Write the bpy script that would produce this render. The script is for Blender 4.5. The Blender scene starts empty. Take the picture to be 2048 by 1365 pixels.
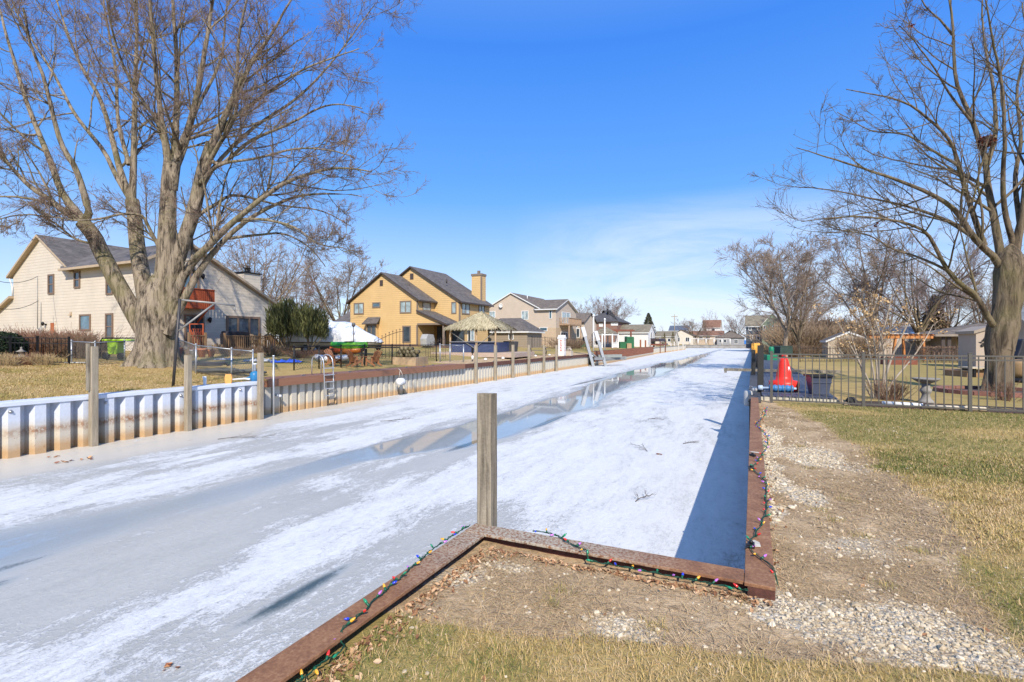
import bpy, math, random
import numpy as np
from mathutils import Vector, Matrix

random.seed(7)
RNG = np.random.default_rng(11)
sc = bpy.context.scene
COL = sc.collection

# ------------------------------------------------------------------ frames
# The canal runs 25 degrees to the right of the view.  u = metres along the canal,
# v = metres to the right across it, z up.  z = 0 is the top of the near seawall cap.
H = 1.5
F = 1024.0
CX, CY = 1024.0, 682.5
TH = math.radians(25.2)
S, C = math.sin(TH), math.cos(TH)
ICE = -1.39

def W(u, v, z=0.0):
    return Vector((u * S + v * C, u * C - v * S, z))
def xy2uv(X, Y):
    return X * S + Y * C, X * C - Y * S
def on_u(px, py, u):
    r = (px - CX) / F
    v = (r * u * C - u * S) / (C + r * S)
    Y = u * C - v * S
    return v, H - (py - CY) * Y / F
def on_v(px, py, v):
    r = (px - CX) / F
    u = (-r * v * S - v * C) / (S - r * C)
    Y = u * C - v * S
    return u, H - (py - CY) * Y / F
def on_z(px, py, z):
    Y = (H - z) * F / (py - CY)
    return xy2uv((px - CX) / F * Y, Y)
def at_Y(px, py, Y):
    return Vector(((px - CX) / F * Y, Y, H - (py - CY) * Y / F))
def uv_at_Y(px, Y):
    return xy2uv((px - CX) / F * Y, Y)

def vL(u):
    return float(np.interp(u, [-80, 62, 70, 112, 118, 178, 220, 700], [-16.7, -16.7, -17.2, -19.3, -19.9, -20.6, -25, -25]))

def gz(u, v):
    """height of the banks"""
    e = vL(u)
    if v < e:
        s = e - v
        z = float(np.interp(s, [0, 2, 6, 11, 17, 30], [-0.03, 0.08, 0.34, 0.52, 0.86, 0.9]))
        k = float(np.interp(u, [60, 110], [1.0, 0.75]))
        z = z * k
        z += 0.16 * math.exp(-(((u - 13.2) / 1.9) ** 2 + ((v + 22.9) / 1.9) ** 2))
        return z
    return -0.08 - 0.07 * min(1, max(0, (u - 12) / 3.5))

# ------------------------------------------------------------------ numpy noise
def _hash(ix, iy, seed):
    n = (ix.astype(np.int64) * 374761393 + iy.astype(np.int64) * 668265263 + seed * 1442695041) & 0x7fffffff
    n = ((n ^ (n >> 13)) * 1274126177) & 0x7fffffff
    return ((n ^ (n >> 16)) & 0xffff) / 65535.0
def vnoise(x, y, seed=0):
    x = np.asarray(x, float); y = np.asarray(y, float)
    ix = np.floor(x); iy = np.floor(y)
    fx = x - ix; fy = y - iy
    fx = fx * fx * (3 - 2 * fx); fy = fy * fy * (3 - 2 * fy)
    a = _hash(ix, iy, seed); b = _hash(ix + 1, iy, seed)
    c = _hash(ix, iy + 1, seed); d = _hash(ix + 1, iy + 1, seed)
    return (a * (1 - fx) + b * fx) * (1 - fy) + (c * (1 - fx) + d * fx) * fy
def fbm(x, y, seed=0, o=4):
    t = 0; a = 0.5; n = 0
    for k in range(o):
        t = t + a * vnoise(x * 2 ** k + 17.3 * k, y * 2 ** k - 9.1 * k, seed + k); n += a; a *= 0.5
    return t / n
def sstep(a, b, x):
    t = np.clip((x - a) / (b - a), 0, 1)
    return t * t * (3 - 2 * t)

# ------------------------------------------------------------------ materials
def hexc(r, g, b):
    f = lambda c: ((c / 255 + 0.055) / 1.055) ** 2.4 if c > 10 else c / 255 / 12.92
    return (f(r), f(g), f(b))

class NT:
    def __init__(s, name):
        s.m = bpy.data.materials.new(name); s.m.use_nodes = True
        s.t = s.m.node_tree; s.t.nodes.clear()
        s.out = s.n('ShaderNodeOutputMaterial')
        s.p = s.n('ShaderNodeBsdfPrincipled')
        s.l(s.p.outputs[0], s.out.inputs[0])
    def n(s, typ, **kw):
        nd = s.t.nodes.new(typ)
        for k, v in kw.items(): setattr(nd, k, v)
        return nd
    def l(s, a, b): s.t.links.new(a, b)
    def coord(s, kind='Object'):
        return s.n('ShaderNodeTexCoord').outputs[kind]
    def mapping(s, vec, scale=(1, 1, 1), rot=(0, 0, 0)):
        m = s.n('ShaderNodeMapping'); s.l(vec, m.inputs[0])
        m.inputs['Scale'].default_value = scale; m.inputs['Rotation'].default_value = rot
        return m.outputs[0]
    def noise(s, vec, scale, detail=4, rough=0.55, dist=0.0):
        n = s.n('ShaderNodeTexNoise'); s.l(vec, n.inputs['Vector'])
        n.inputs['Scale'].default_value = scale; n.inputs['Detail'].default_value = detail
        n.inputs['Roughness'].default_value = rough; n.inputs['Distortion'].default_value = dist
        return n.outputs[0]
    def vor(s, vec, scale, feature='F1', out=0):
        n = s.n('ShaderNodeTexVoronoi', feature=feature); s.l(vec, n.inputs['Vector'])
        n.inputs['Scale'].default_value = scale
        return n.outputs[out]
    def ramp(s, f, stops):
        r = s.n('ShaderNodeValToRGB'); s.l(f, r.inputs[0])
        el = r.color_ramp.elements
        while len(el) < len(stops): el.new(0.5)
        for e, (p, c) in zip(el, stops):
            e.position = p; e.color = (c, c, c, 1) if isinstance(c, (int, float)) else (*c, 1)
        return r.outputs[0]
    def mix(s, f, a, b, mode='MIX'):
        m = s.n('ShaderNodeMix', data_type='RGBA', blend_type=mode)
        for sock, val in ((m.inputs[0], f), (m.inputs[6], a), (m.inputs[7], b)):
            if isinstance(val, (int, float)): sock.default_value = val
            elif isinstance(val, tuple): sock.default_value = (*val, 1)
            else: s.l(val, sock)
        return m.outputs[2]
    def math(s, op, a, b=0.0, clamp=False):
        m = s.n('ShaderNodeMath', operation=op, use_clamp=clamp)
        for sock, val in ((m.inputs[0], a), (m.inputs[1], b)):
            if isinstance(val, (int, float)): sock.default_value = val
            else: s.l(val, sock)
        return m.outputs[0]
    def sep(s, vec):
        x = s.n('ShaderNodeSeparateXYZ'); s.l(vec, x.inputs[0]); return x.outputs
    def attr(s, name):
        return s.n('ShaderNodeAttribute', attribute_name=name).outputs['Fac']
    def bump(s, h, strength=0.5, dist=0.02, prev=None):
        b = s.n('ShaderNodeBump'); s.l(h, b.inputs['Height'])
        b.inputs['Strength'].default_value = strength; b.inputs['Distance'].default_value = dist
        if prev is not None: s.l(prev, b.inputs['Normal'])
        s.l(b.outputs[0], s.p.inputs['Normal']); return b.outputs[0]
    def set(s, **kw):
        for k, v in kw.items():
            i = s.p.inputs[k.replace('_', ' ')]
            if isinstance(v, tuple): i.default_value = (*v, 1)
            elif isinstance(v, (int, float)): i.default_value = v
            else: s.l(v, i)
        return s

_mc = {}
def mat(name, col, rough=0.7, var=0.18, scale=3.0, bump=0.15, metal=0.0, stretch=(1, 1, 1), spec=0.4):
    if name in _mc: return _mc[name]
    t = NT(name)
    v = t.mapping(t.coord(), stretch)
    n = t.noise(v, scale, 5, 0.6)
    n2 = t.noise(v, scale * 7, 3, 0.6)
    m = t.math('ADD', t.math('MULTIPLY', n, 0.65), t.math('MULTIPLY', n2, 0.35))
    lo = tuple(max(0, c * (1 - var * 1.6)) for c in col); hi = tuple(min(1, c * (1 + var * 1.3)) for c in col)
    t.set(Base_Color=t.ramp(m, [(0.3, lo), (0.7, hi)]), Roughness=rough, Metallic=metal)
    t.p.inputs['Specular IOR Level'].default_value = spec
    if bump: t.bump(m, bump, 0.02)
    _mc[name] = t.m
    return t.m

def mat_siding(name, col, pitch=0.2, rough=0.6):
    if name in _mc: return _mc[name]
    t = NT(name)
    co = t.coord()
    z = t.sep(co)[2]
    fr = t.math('FRACT', t.math('DIVIDE', z, pitch))
    h = t.math('SUBTRACT', 1.0, fr)
    n = t.noise(co, 0.7, 5, 0.6); n2 = t.noise(co, 9, 3)
    m = t.math('ADD', t.math('MULTIPLY', n, 0.7), t.math('MULTIPLY', n2, 0.3))
    lo = tuple(c * 0.88 for c in col); hi = tuple(min(1, c * 1.08) for c in col)
    base = t.ramp(m, [(0.3, lo), (0.7, hi)])
    gap = t.ramp(fr, [(0.0, 0.0), (0.08, 1.0)])          # shade under each lap, painted into the colour as a dark line
    base = t.mix(gap, tuple(c * 0.55 for c in col), base)
    t.set(Base_Color=base, Roughness=rough)
    t.bump(h, 0.55, 0.03)
    _mc[name] = t.m
    return t.m

def mat_shingle(name, col):
    if name in _mc: return _mc[name]
    t = NT(name)
    co = t.coord()
    n = t.noise(co, 0.5, 4); n2 = t.noise(co, 6, 5, 0.75)
    vo = t.vor(t.mapping(co, (2.6, 2.6, 6.5)), 1.0, out=1)
    cell = t.sep(vo)[0]
    m = t.math('ADD', t.math('ADD', t.math('MULTIPLY', n, 0.3), t.math('MULTIPLY', n2, 0.35)), t.math('MULTIPLY', cell, 0.35))
    t.set(Base_Color=t.ramp(m, [(0.25, tuple(c * 0.6 for c in col)), (0.75, tuple(c * 1.4 for c in col))]), Roughness=0.9)
    t.bump(m, 0.4, 0.03)
    _mc[name] = t.m
    return t.m

def mat_glass(name='window_glass', tint=(0.03, 0.04, 0.05)):
    if name in _mc: return _mc[name]
    t = NT(name)
    co = t.coord()
    n = t.noise(co, 1.2, 3)
    t.set(Base_Color=t.ramp(n, [(0.35, tint), (0.7, tuple(c * 2.4 for c in tint))]), Roughness=0.06)
    t.p.inputs['Specular IOR Level'].default_value = 0.7
    w = t.noise(co, 0.6, 1); t.bump(w, 0.08, 0.05)
    _mc[name] = t.m
    return t.m

def mat_bark(name, lo, hi, scale=6.0, moss=None):
    t = NT(name)
    co = t.coord()
    v = t.mapping(co, (1, 1, 0.16))
    n = t.noise(v, scale, 7, 0.68, 0.4)
    big = t.noise(co, 0.9, 4)
    fur = t.noise(t.mapping(co, (1, 1, .20)), scale * 1.35, 7, .72, .9)
    n = t.math('ADD', t.math('MULTIPLY', n, .35), t.math('MULTIPLY', fur, .65))
    f = t.ramp(n, [(0.42, 0.0), (0.54, 1.0)])
    c = t.mix(f, lo, hi)
    if moss: c = t.mix(t.math('MULTIPLY', t.ramp(big, [(0.48, 0.0), (0.66, 1.0)]), 0.55), c, moss)
    t.set(Base_Color=c, Roughness=0.95)
    t.p.inputs['Specular IOR Level'].default_value = 0.2
    t.bump(n, 1.0, 0.10)
    return t.m

# ------------------------------------------------------------------ mesh builder
class MB:
    def __init__(s): s.v = []; s.f = []; s.m = []; s.sm = []
    def add(s, vs, fs, mi=0, smooth=False):
        o = len(s.v); s.v += [tuple(p) for p in vs]
        for k, f in enumerate(fs):
            s.f.append(tuple(i + o for i in f)); s.m.append(mi[k] if isinstance(mi, (list, tuple)) else mi); s.sm.append(smooth)
        return s
    def box(s, x0, x1, y0, y1, z0, z1, mi=0):
        return s.add([(x0, y0, z0), (x1, y0, z0), (x1, y1, z0), (x0, y1, z0), (x0, y0, z1), (x1, y0, z1), (x1, y1, z1), (x0, y1, z1)],
                     [(0, 3, 2, 1), (4, 5, 6, 7), (0, 1, 5, 4), (1, 2, 6, 5), (2, 3, 7, 6), (3, 0, 4, 7)], mi)
    def prism(s, poly, ax, a, b, mi=0):
        """poly: 2D points, extruded along axis ax from a to b. ax='y' -> (x,z); 'x' -> (y,z); 'z' -> (x,y)"""
        def P(p, t):
            return (p[0], t, p[1]) if ax == 'y' else ((t, p[0], p[1]) if ax == 'x' else (p[0], p[1], t))
        n = len(poly)
        vs = [P(p, a) for p in poly] + [P(p, b) for p in poly]
        fs = [tuple(range(n))[::-1], tuple(range(n, 2 * n))] + [(i, (i + 1) % n, n + (i + 1) % n, n + i) for i in range(n)]
        return s.add(vs, fs, mi)
    def beam(s, p, q, w, h=None, mi=0, up=(0, 0, 1)):
        """square bar from p to q"""
        h = h or w; p = Vector(p); q = Vector(q); d = (q - p).normalized(); u = Vector(up)
        if abs(d.dot(u)) > 0.98: u = Vector((0, 1, 0))
        a = d.cross(u).normalized() * (w / 2); b = a.cross(d).normalized() * (h / 2)
        vs = [p - a - b, p + a - b, p + a + b, p - a + b, q - a - b, q + a - b, q + a + b, q - a + b]
        return s.add(vs, [(0, 3, 2, 1), (4, 5, 6, 7), (0, 1, 5, 4), (1, 2, 6, 5), (2, 3, 7, 6), (3, 0, 4, 7)], mi)
    def tube(s, pts, r, k=8, mi=0, cap=True):
        pts = [Vector(p) for p in pts]; n = len(pts)
        rs = r if isinstance(r, (list, tuple)) else [r] * n
        vs = []; prev = None
        for i, p in enumerate(pts):
            d = (pts[min(i + 1, n - 1)] - pts[max(i - 1, 0)]).normalized()
            if prev is None:
                a = d.orthogonal().normalized()
            else:
                a = (prev - d * prev.dot(d))
                a = a.normalized() if a.length > 1e-6 else d.orthogonal().normalized()
            prev = a; b = d.cross(a)
            vs += [p + (a * math.cos(2 * math.pi * j / k) + b * math.sin(2 * math.pi * j / k)) * rs[i] for j in range(k)]
        fs = [(i * k + j, i * k + (j + 1) % k, (i + 1) * k + (j + 1) % k, (i + 1) * k + j) for i in range(n - 1) for j in range(k)]
        if cap: fs += [tuple(range(k))[::-1], tuple(range((n - 1) * k, n * k))]
        return s.add(vs, fs, mi, True)
    def lathe(s, prof, c=(0, 0, 0), k=20, mi=0, ax='z', sx=1.0):
        vs = []
        for r, z in prof:
            for j in range(k):
                a = 2 * math.pi * j / k; x, y = r * math.cos(a), r * math.sin(a) * sx
                p = (x, y, z) if ax == 'z' else ((z, x, y) if ax == 'x' else (x, z, y))
                vs.append((p[0] + c[0], p[1] + c[1], p[2] + c[2]))
        n = len(prof)
        fs = [(i * k + j, i * k + (j + 1) % k, (i + 1) * k + (j + 1) % k, (i + 1) * k + j) for i in range(n - 1) for j in range(k)]
        fs += [tuple(range(k))[::-1], tuple(range((n - 1) * k, n * k))]
        return s.add(vs, fs, mi, True)
    def ball(s, c, r, k=12, mi=0, n=8):
        r = r if isinstance(r, (tuple, list)) else (r, r, r)
        vs = [];
        for i in range(n + 1):
            t = math.pi * i / n
            for j in range(k):
                a = 2 * math.pi * j / k
                vs.append((c[0] + r[0] * math.sin(t) * math.cos(a), c[1] + r[1] * math.sin(t) * math.sin(a), c[2] - r[2] * math.cos(t)))
        fs = [(i * k + j, i * k + (j + 1) % k, (i + 1) * k + (j + 1) % k, (i + 1) * k + j) for i in range(n) for j in range(k)]
        return s.add(vs, fs, mi, True)
    def build(s, name, mats, parent=None, loc=None, rotz=None, bevel=0.0):
        me = bpy.data.meshes.new(name); me.from_pydata(s.v, [], s.f); me.validate(); me.update()
        for m in (mats if isinstance(mats, (list, tuple)) else [mats]): me.materials.append(m)
        if len(me.polygons) == len(s.m):
            me.polygons.foreach_set('material_index', s.m)
            me.polygons.foreach_set('use_smooth', s.sm)
        o = bpy.data.objects.new(name, me); COL.objects.link(o)
        if parent is not None: o.parent = parent
        if loc is not None: o.location = loc
        if rotz is not None: o.rotation_euler.z = rotz
        if bevel:
            b = o.modifiers.new('bevel', 'BEVEL'); b.width = bevel; b.segments = 2; b.limit_method = 'ANGLE'
        return o

def np_obj(name, V, Q, mats, parent=None, smooth=True, attrs=None):
    V = np.ascontiguousarray(V, dtype=np.float32); Q = np.ascontiguousarray(Q, dtype=np.int32)
    me = bpy.data.meshes.new(name); k = Q.shape[1]
    me.vertices.add(len(V)); me.vertices.foreach_set('co', V.ravel())
    me.loops.add(Q.size); me.loops.foreach_set('vertex_index', Q.ravel())
    me.polygons.add(len(Q)); me.polygons.foreach_set('loop_start', np.arange(len(Q), dtype=np.int32) * k)
    me.update(calc_edges=True)
    me.polygons.foreach_set('use_smooth', np.full(len(Q), smooth, dtype=bool))
    for a, d in (attrs or {}).items():
        at = me.attributes.new(a, 'FLOAT', 'POINT'); at.data.foreach_set('value', np.asarray(d, dtype=np.float32).ravel())
    for m in (mats if isinstance(mats, (list, tuple)) else [mats]): me.materials.append(m)
    o = bpy.data.objects.new(name, me); COL.objects.link(o)
    if parent is not None: o.parent = parent
    return o

def tag(o, label=None, cat=None, group=None, kind=None):
    if label: o['label'] = label
    if cat: o['category'] = cat
    if group: o['group'] = group
    if kind: o['kind'] = kind
    return o
def thing(name, label, cat, u=0, v=0, z=None, rot=0.0, group=None, scale=None):
    """an Empty at the thing's base; local x runs across the canal (+v), local y along it (+u)"""
    o = bpy.data.objects.new(name, None); COL.objects.link(o)
    o.empty_display_size = 0.3
    o.location = W(u, v, gz(u, v) if z is None else z); o.rotation_euler.z = -TH + rot
    if scale: o.scale = scale
    return tag(o, label, cat, group)
def place(o, u, v, z=None, rot=0.0):
    o.location = W(u, v, gz(u, v) if z is None else z); o.rotation_euler.z = -TH + rot
    return o
def dup(root, u, v, z=None, rot=0.0, label=None, scale=None):
    r = root.copy(); COL.objects.link(r); place(r, u, v, z, rot)
    if label: r['label'] = label
    if scale: r.scale = scale
    for ch in list(root.children):
        c = ch.copy(); COL.objects.link(c); c.parent = r
        for g in list(ch.children):
            d = g.copy(); COL.objects.link(d); d.parent = c
    return r
# ------------------------------------------------------------------ camera, sun, sky
cd = bpy.data.cameras.new('camera'); cam = bpy.data.objects.new('camera', cd); COL.objects.link(cam)
cd.sensor_width = 36; cd.lens = 18.0; cd.clip_start = 0.05; cd.clip_end = 3000
cam.location = (0, 0, H); cam.rotation_euler = (math.radians(90), 0, 0)
sc.camera = cam

SUN_EL = math.radians(38.5)
L = Vector((-0.10, 1.0, -1.005 * math.tan(SUN_EL))).normalized()
sd = bpy.data.lights.new('sun', 'SUN'); sun = bpy.data.objects.new('sun', sd); COL.objects.link(sun)
sd.energy = 4.3; sd.angle = math.radians(0.5); sd.color = (1.0, 0.915, 0.785)
sun.rotation_euler = L.to_track_quat('-Z', 'Y').to_euler()

w = bpy.data.worlds.new('World'); sc.world = w; w.use_nodes = True
nt = w.node_tree; bg = nt.nodes['Background']
sky = nt.nodes.new('ShaderNodeTexSky'); sky.sky_type = 'NISHITA'; sky.sun_disc = False
sky.sun_elevation = SUN_EL; sky.sun_rotation = math.radians(174)
sky.air_density = 1.0; sky.dust_density = 0.0; sky.ozone_density = 2.0; sky.altitude = 100
def wn(t, **k):
    n = nt.nodes.new(t)
    for a, b in k.items(): setattr(n, a, b)
    return n
def wm(op, a, b):
    m = wn('ShaderNodeMath', operation=op)
    for s_, v_ in ((m.inputs[0], a), (m.inputs[1], b)):
        if isinstance(v_, (int, float)): s_.default_value = v_
        else: nt.links.new(v_, s_)
    return m.outputs[0]
hs = wn('ShaderNodeHueSaturation'); hs.inputs['Saturation'].default_value = 1.42; hs.inputs['Hue'].default_value = 0.510
nt.links.new(sky.outputs[0], hs.inputs['Color'])
tc = wn('ShaderNodeTexCoord'); sx = wn('ShaderNodeSeparateXYZ'); nt.links.new(tc.outputs['Generated'], sx.inputs[0])
# thin cirrus: stretched noise, gathered low in the sky to the right of the canal's end
mp = wn('ShaderNodeMapping'); nt.links.new(tc.outputs['Generated'], mp.inputs[0]); mp.inputs['Scale'].default_value = (1.3, 1.3, 7.0); mp.inputs['Rotation'].default_value = (0, 0.12, 0)
nz = wn('ShaderNodeTexNoise'); nt.links.new(mp.outputs[0], nz.inputs['Vector']); nz.inputs['Scale'].default_value = 1.9; nz.inputs['Detail'].default_value = 7; nz.inputs['Roughness'].default_value = 0.66; nz.inputs['Distortion'].default_value = 0.5
def wramp(f, stops):
    r = wn('ShaderNodeValToRGB'); nt.links.new(f, r.inputs[0]); el = r.color_ramp.elements
    while len(el) < len(stops): el.new(0.5)
    for e, (p, c) in zip(el, stops): e.position = p; e.color = (c, c, c, 1)
    return r.outputs[0]
el_m = wramp(sx.outputs[2], [(0.0, 1.0), (0.10, 0.9), (0.19, 0.55), (0.27, 0.0)])
az_m = wramp(sx.outputs[0], [(0.0, 0.0), (0.04, 0.3), (0.28, 1.0), (0.8, 0.7)])
cl = wm('MULTIPLY', wm('MULTIPLY', wramp(nz.outputs[0], [(0.36, 0.0), (0.62, 1.0)]), el_m), wm('MULTIPLY', az_m, 0.95))
hz = wm('ADD', cl, wramp(sx.outputs[2], [(0.0, 0.30), (0.10, 0.10), (0.3, 0.0)]))
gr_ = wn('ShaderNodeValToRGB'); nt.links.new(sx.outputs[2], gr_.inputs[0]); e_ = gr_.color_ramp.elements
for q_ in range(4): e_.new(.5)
for e1, (p1, c1) in zip(e_, ((0.0, (.62, .72, .93)), (.10, (.43, .60, .92)), (.26, (.15, .40, .92)), (.50, (.066, .26, .88)), (.68, (.20, .40, .86)), (1.0, (.40, .60, .98)))): e1.position = p1; e1.color = (*c1, 1)  # overhead stops lie out of view, made paler to lift the shadow fill
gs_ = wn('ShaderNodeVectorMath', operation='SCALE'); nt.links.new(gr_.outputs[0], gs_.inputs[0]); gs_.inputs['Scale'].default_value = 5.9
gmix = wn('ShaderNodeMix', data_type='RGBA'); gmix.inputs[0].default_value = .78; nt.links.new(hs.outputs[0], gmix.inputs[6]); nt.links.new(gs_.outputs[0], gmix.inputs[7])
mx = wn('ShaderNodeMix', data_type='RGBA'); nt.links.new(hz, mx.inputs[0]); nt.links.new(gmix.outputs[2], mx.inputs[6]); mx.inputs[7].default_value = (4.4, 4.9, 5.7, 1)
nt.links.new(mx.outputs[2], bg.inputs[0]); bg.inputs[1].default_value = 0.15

sc.view_settings.view_transform = 'Standard'; sc.view_settings.look = 'None'
sc.view_settings.exposure = 0.4; sc.view_settings.gamma = 1.0
sc.cycles.max_bounces = 5; sc.cycles.diffuse_bounces = 2; sc.cycles.glossy_bounces = 3; sc.cycles.transmission_bounces = 3; sc.cycles.transparent_max_bounces = 6
sc.cycles.caustics_reflective = False; sc.cycles.caustics_refractive = False

# ------------------------------------------------------------------ ground
def axis(segs):
    out = []
    for a, b, st, gr in segs:
        x = a; s_ = st
        while x < b - 1e-6: out.append(x); x += s_; s_ *= gr
    out.append(segs[-1][1]); return np.array(out)

def near_masks(u, v):
    """gravel / grass / green amounts of the near bank"""
    n1 = fbm(u * 0.9, v * 0.9, 3, 4); n2 = fbm(u * 2.6, v * 2.6, 8, 4); n3 = fbm(u * 0.35, v * 0.35, 21, 3)
    nn = (n1 - 0.5) * 0.9 + (n2 - 0.5) * 0.6
    gl = np.interp(u, [-5, 2.2, 3.2, 4.8, 6.9, 9, 11.5, 13.4, 15, 17, 60], [-6, -2.5, 1.25, 1.3, 1.45, 1.3, 1.15, .75, .55, .3, .3])
    grass = sstep(-0.12, 0.25, v - gl + nn * 0.55)
    low = sstep(0.10, -0.35, u - np.interp(v, [-2, -1.2, -.4, .3, .9, 1.4], [1.5, 2.0, 2.35, 2.45, 2.5, 2.6]) + nn * 0.6)
    grass = np.maximum(grass, low * (v < 1.6))
    def blob(u0, v0, ru, rv): return np.exp(-(((u - u0) / ru) ** 2 + ((v - v0) / rv) ** 2))
    g = 0.95 * 1.35 * sstep(0.50, 0.22, v - 0.02 - (n1 - .5) * .8) * (v > 0.0) * sstep(3.0, 3.4, u) * sstep(13.5, 8.5, u)
    g = np.maximum(g, 1.2 * blob(3.38, .6, .36, .85)); g = np.maximum(g, 1.1 * blob(3.15, 1.0, .22, .55))
    for b in ((2.85, -.65, .2, .28, .9), (2.75, -1.2, .16, .25, .8), (3.0, -1.75, .25, .12, .8), (3.25, -1.5, .12, .3, .7), (8.3, .75, 1.0, .45, 1.1), (6.0, .5, .5, .35, .9), (11.2, .65, .9, .3, .55), (2.6, -.2, .16, .25, .7), (2.3, -1.6, .15, .3, .7)):
        g = np.maximum(g, b[4] * blob(*b[:4]))
    g = np.maximum(g, .42 * sstep(.47, .62, fbm(u * 1.7, v * 1.7, 77, 4)))
    grav = np.clip((g - 0.32 + nn * 0.85) * 2.0, 0, 1)
    grav = grav * (1 - grass * 0.85)
    green = np.clip(sstep(0.36, 0.60, n3 * 0.6 + n1 * 0.4) * grass, 0, 1) * np.where((u < 4) & (v < 1.3), .35 + .3 * (n1 > .52), .9)
    return grav, grass, green
def bank_grid(us, vs, zf, mf, keep=None):
    U, V_ = np.meshgrid(us, vs, indexing='ij'); nu, nv = U.shape
    Z = zf(U, V_)
    X = U * S + V_ * C; Y = U * C - V_ * S
    P = np.stack([X, Y, Z], -1).reshape(-1, 3)
    idx = np.arange(nu * nv).reshape(nu, nv)
    q = np.stack([idx[:-1, :-1], idx[:-1, 1:], idx[1:, 1:], idx[1:, :-1]], -1)[:, :, ::-1]
    if keep is not None:
        cu = (U[:-1, :-1] + U[1:, 1:]) / 2; cv = (V_[:-1, :-1] + V_[1:, 1:]) / 2
        q = q[keep(cu, cv)]
    q = q.reshape(-1, 4)
    a = mf(U, V_)
    return P, q, {k: x.reshape(-1) for k, x in a.items()}

def ground_mat():
    t = NT('bank_ground'); co = t.coord()
    gr, ga, gn = t.attr('gravel'), t.attr('grass'), t.attr('green')
    n1 = t.noise(co, 2.2, 6, 0.65); n2 = t.noise(co, 22, 5, 0.7); n3 = t.noise(t.mapping(co, (1, 1, 1), (0, 0, .5)), 90, 3, 0.7)
    soil = t.ramp(t.math('ADD', t.math('MULTIPLY', n1, .5), t.math('MULTIPLY', n2, .5)), [(0.32, (.17, .12, .08)), (0.48, (.46, .325, .19)), (0.64, (.66, .49, .305))])
    vo = t.vor(co, 42, out=1); cell = t.sep(vo)[0]; vd = t.vor(co, 42)
    stone = t.mix(t.ramp(vd, [(0.35, 0.0), (0.85, 0.5)]), t.ramp(cell, [(0.0, (.48, .40, .29)), (0.5, (.62, .53, .40)), (1.0, (.72, .63, .50))]), (.24, .19, .14))
    hay = t.ramp(t.math('ADD', t.math('MULTIPLY', n1, .35), t.math('ADD', t.math('MULTIPLY', n2, .35), t.math('MULTIPLY', n3, .3))), [(0.35, (.27, .19, .08)), (0.5, (.41, .29, .115)), (0.66, (.53, .385, .175))])
    grn = t.ramp(n2, [(0.3, (.13, .13, .03)), (0.7, (.28, .25, .085))])
    turf = t.mix(t.math('MULTIPLY', gn, t.ramp(n2, [(0.35, 0.35), (0.6, 0.95)])), hay, grn)
    fine = t.ramp(n2, [(0.3, 0.7), (0.7, 1.25)])
    gsel = t.math('MULTIPLY', gr, 1.0, True)
    c = t.mix(t.ramp(t.math('ADD', gsel, t.math('MULTIPLY', t.math('SUBTRACT', n2, .5), .8)), [(0.35, 0.0), (0.6, 1.0)]), soil, stone)
    c = t.mix(t.ramp(t.math('ADD', ga, t.math('MULTIPLY', t.math('SUBTRACT', n2, .5), .7)), [(0.35, 0.0), (0.65, 1.0)]), c, turf)
    t.set(Base_Color=c, Roughness=1.0); t.p.inputs['Specular IOR Level'].default_value = 0.1
    hgt = t.math('ADD', t.math('MULTIPLY', n2, .7), t.math('ADD', t.math('MULTIPLY', n3, .35), t.math('MULTIPLY', t.math('SUBTRACT', 1.0, vd), t.math('MULTIPLY', gsel, .8))))
    t.bump(hgt, 0.8, 0.03)
    return t.m
GM = ground_mat()

def z_right(U, V_):
    z = -0.085 + 0.03 * (fbm(U * 1.3, V_ * 1.3, 5, 3) - .5) + 0.02 * (fbm(U * 6, V_ * 6, 6, 2) - .5)
    z = z + 0.03 * sstep(0.9, 2.0, V_) * (U < 15)
    z = np.where((V_ < 0.2) | ((U < 3.6) & (U > 3.2)) , np.minimum(z, -0.062), z)
    return z - 0.065 * sstep(12, 15.5, U)
def m_right(U, V_):
    a, b, c = near_masks(U, V_)
    far = (U > 17) | (V_ > 9) | (U < -2)
    n = fbm(U * .12, V_ * .12, 31, 4)
    return dict(gravel=np.where(far, 0, a), grass=np.where(far, 1, b), green=np.where(far, sstep(.45, .68, n) * .55, c * np.where(U > 5, .75, 1)))
us = axis([(-90, -3, 6, 1.0), (-3, 17, 0.06, 1.0), (17, 900, 0.12, 1.13)])
vs = axis([(-1.96, 9, 0.055, 1.0), (9, 700, 0.12, 1.16)])
g = bank_grid(us, vs, z_right, m_right, lambda u, v: ~((u > 3.62) & (v < 0.02)))
ground = np_obj('ground', g[0], g[1], GM, attrs=g[2]); tag(ground, kind='structure')

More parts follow.
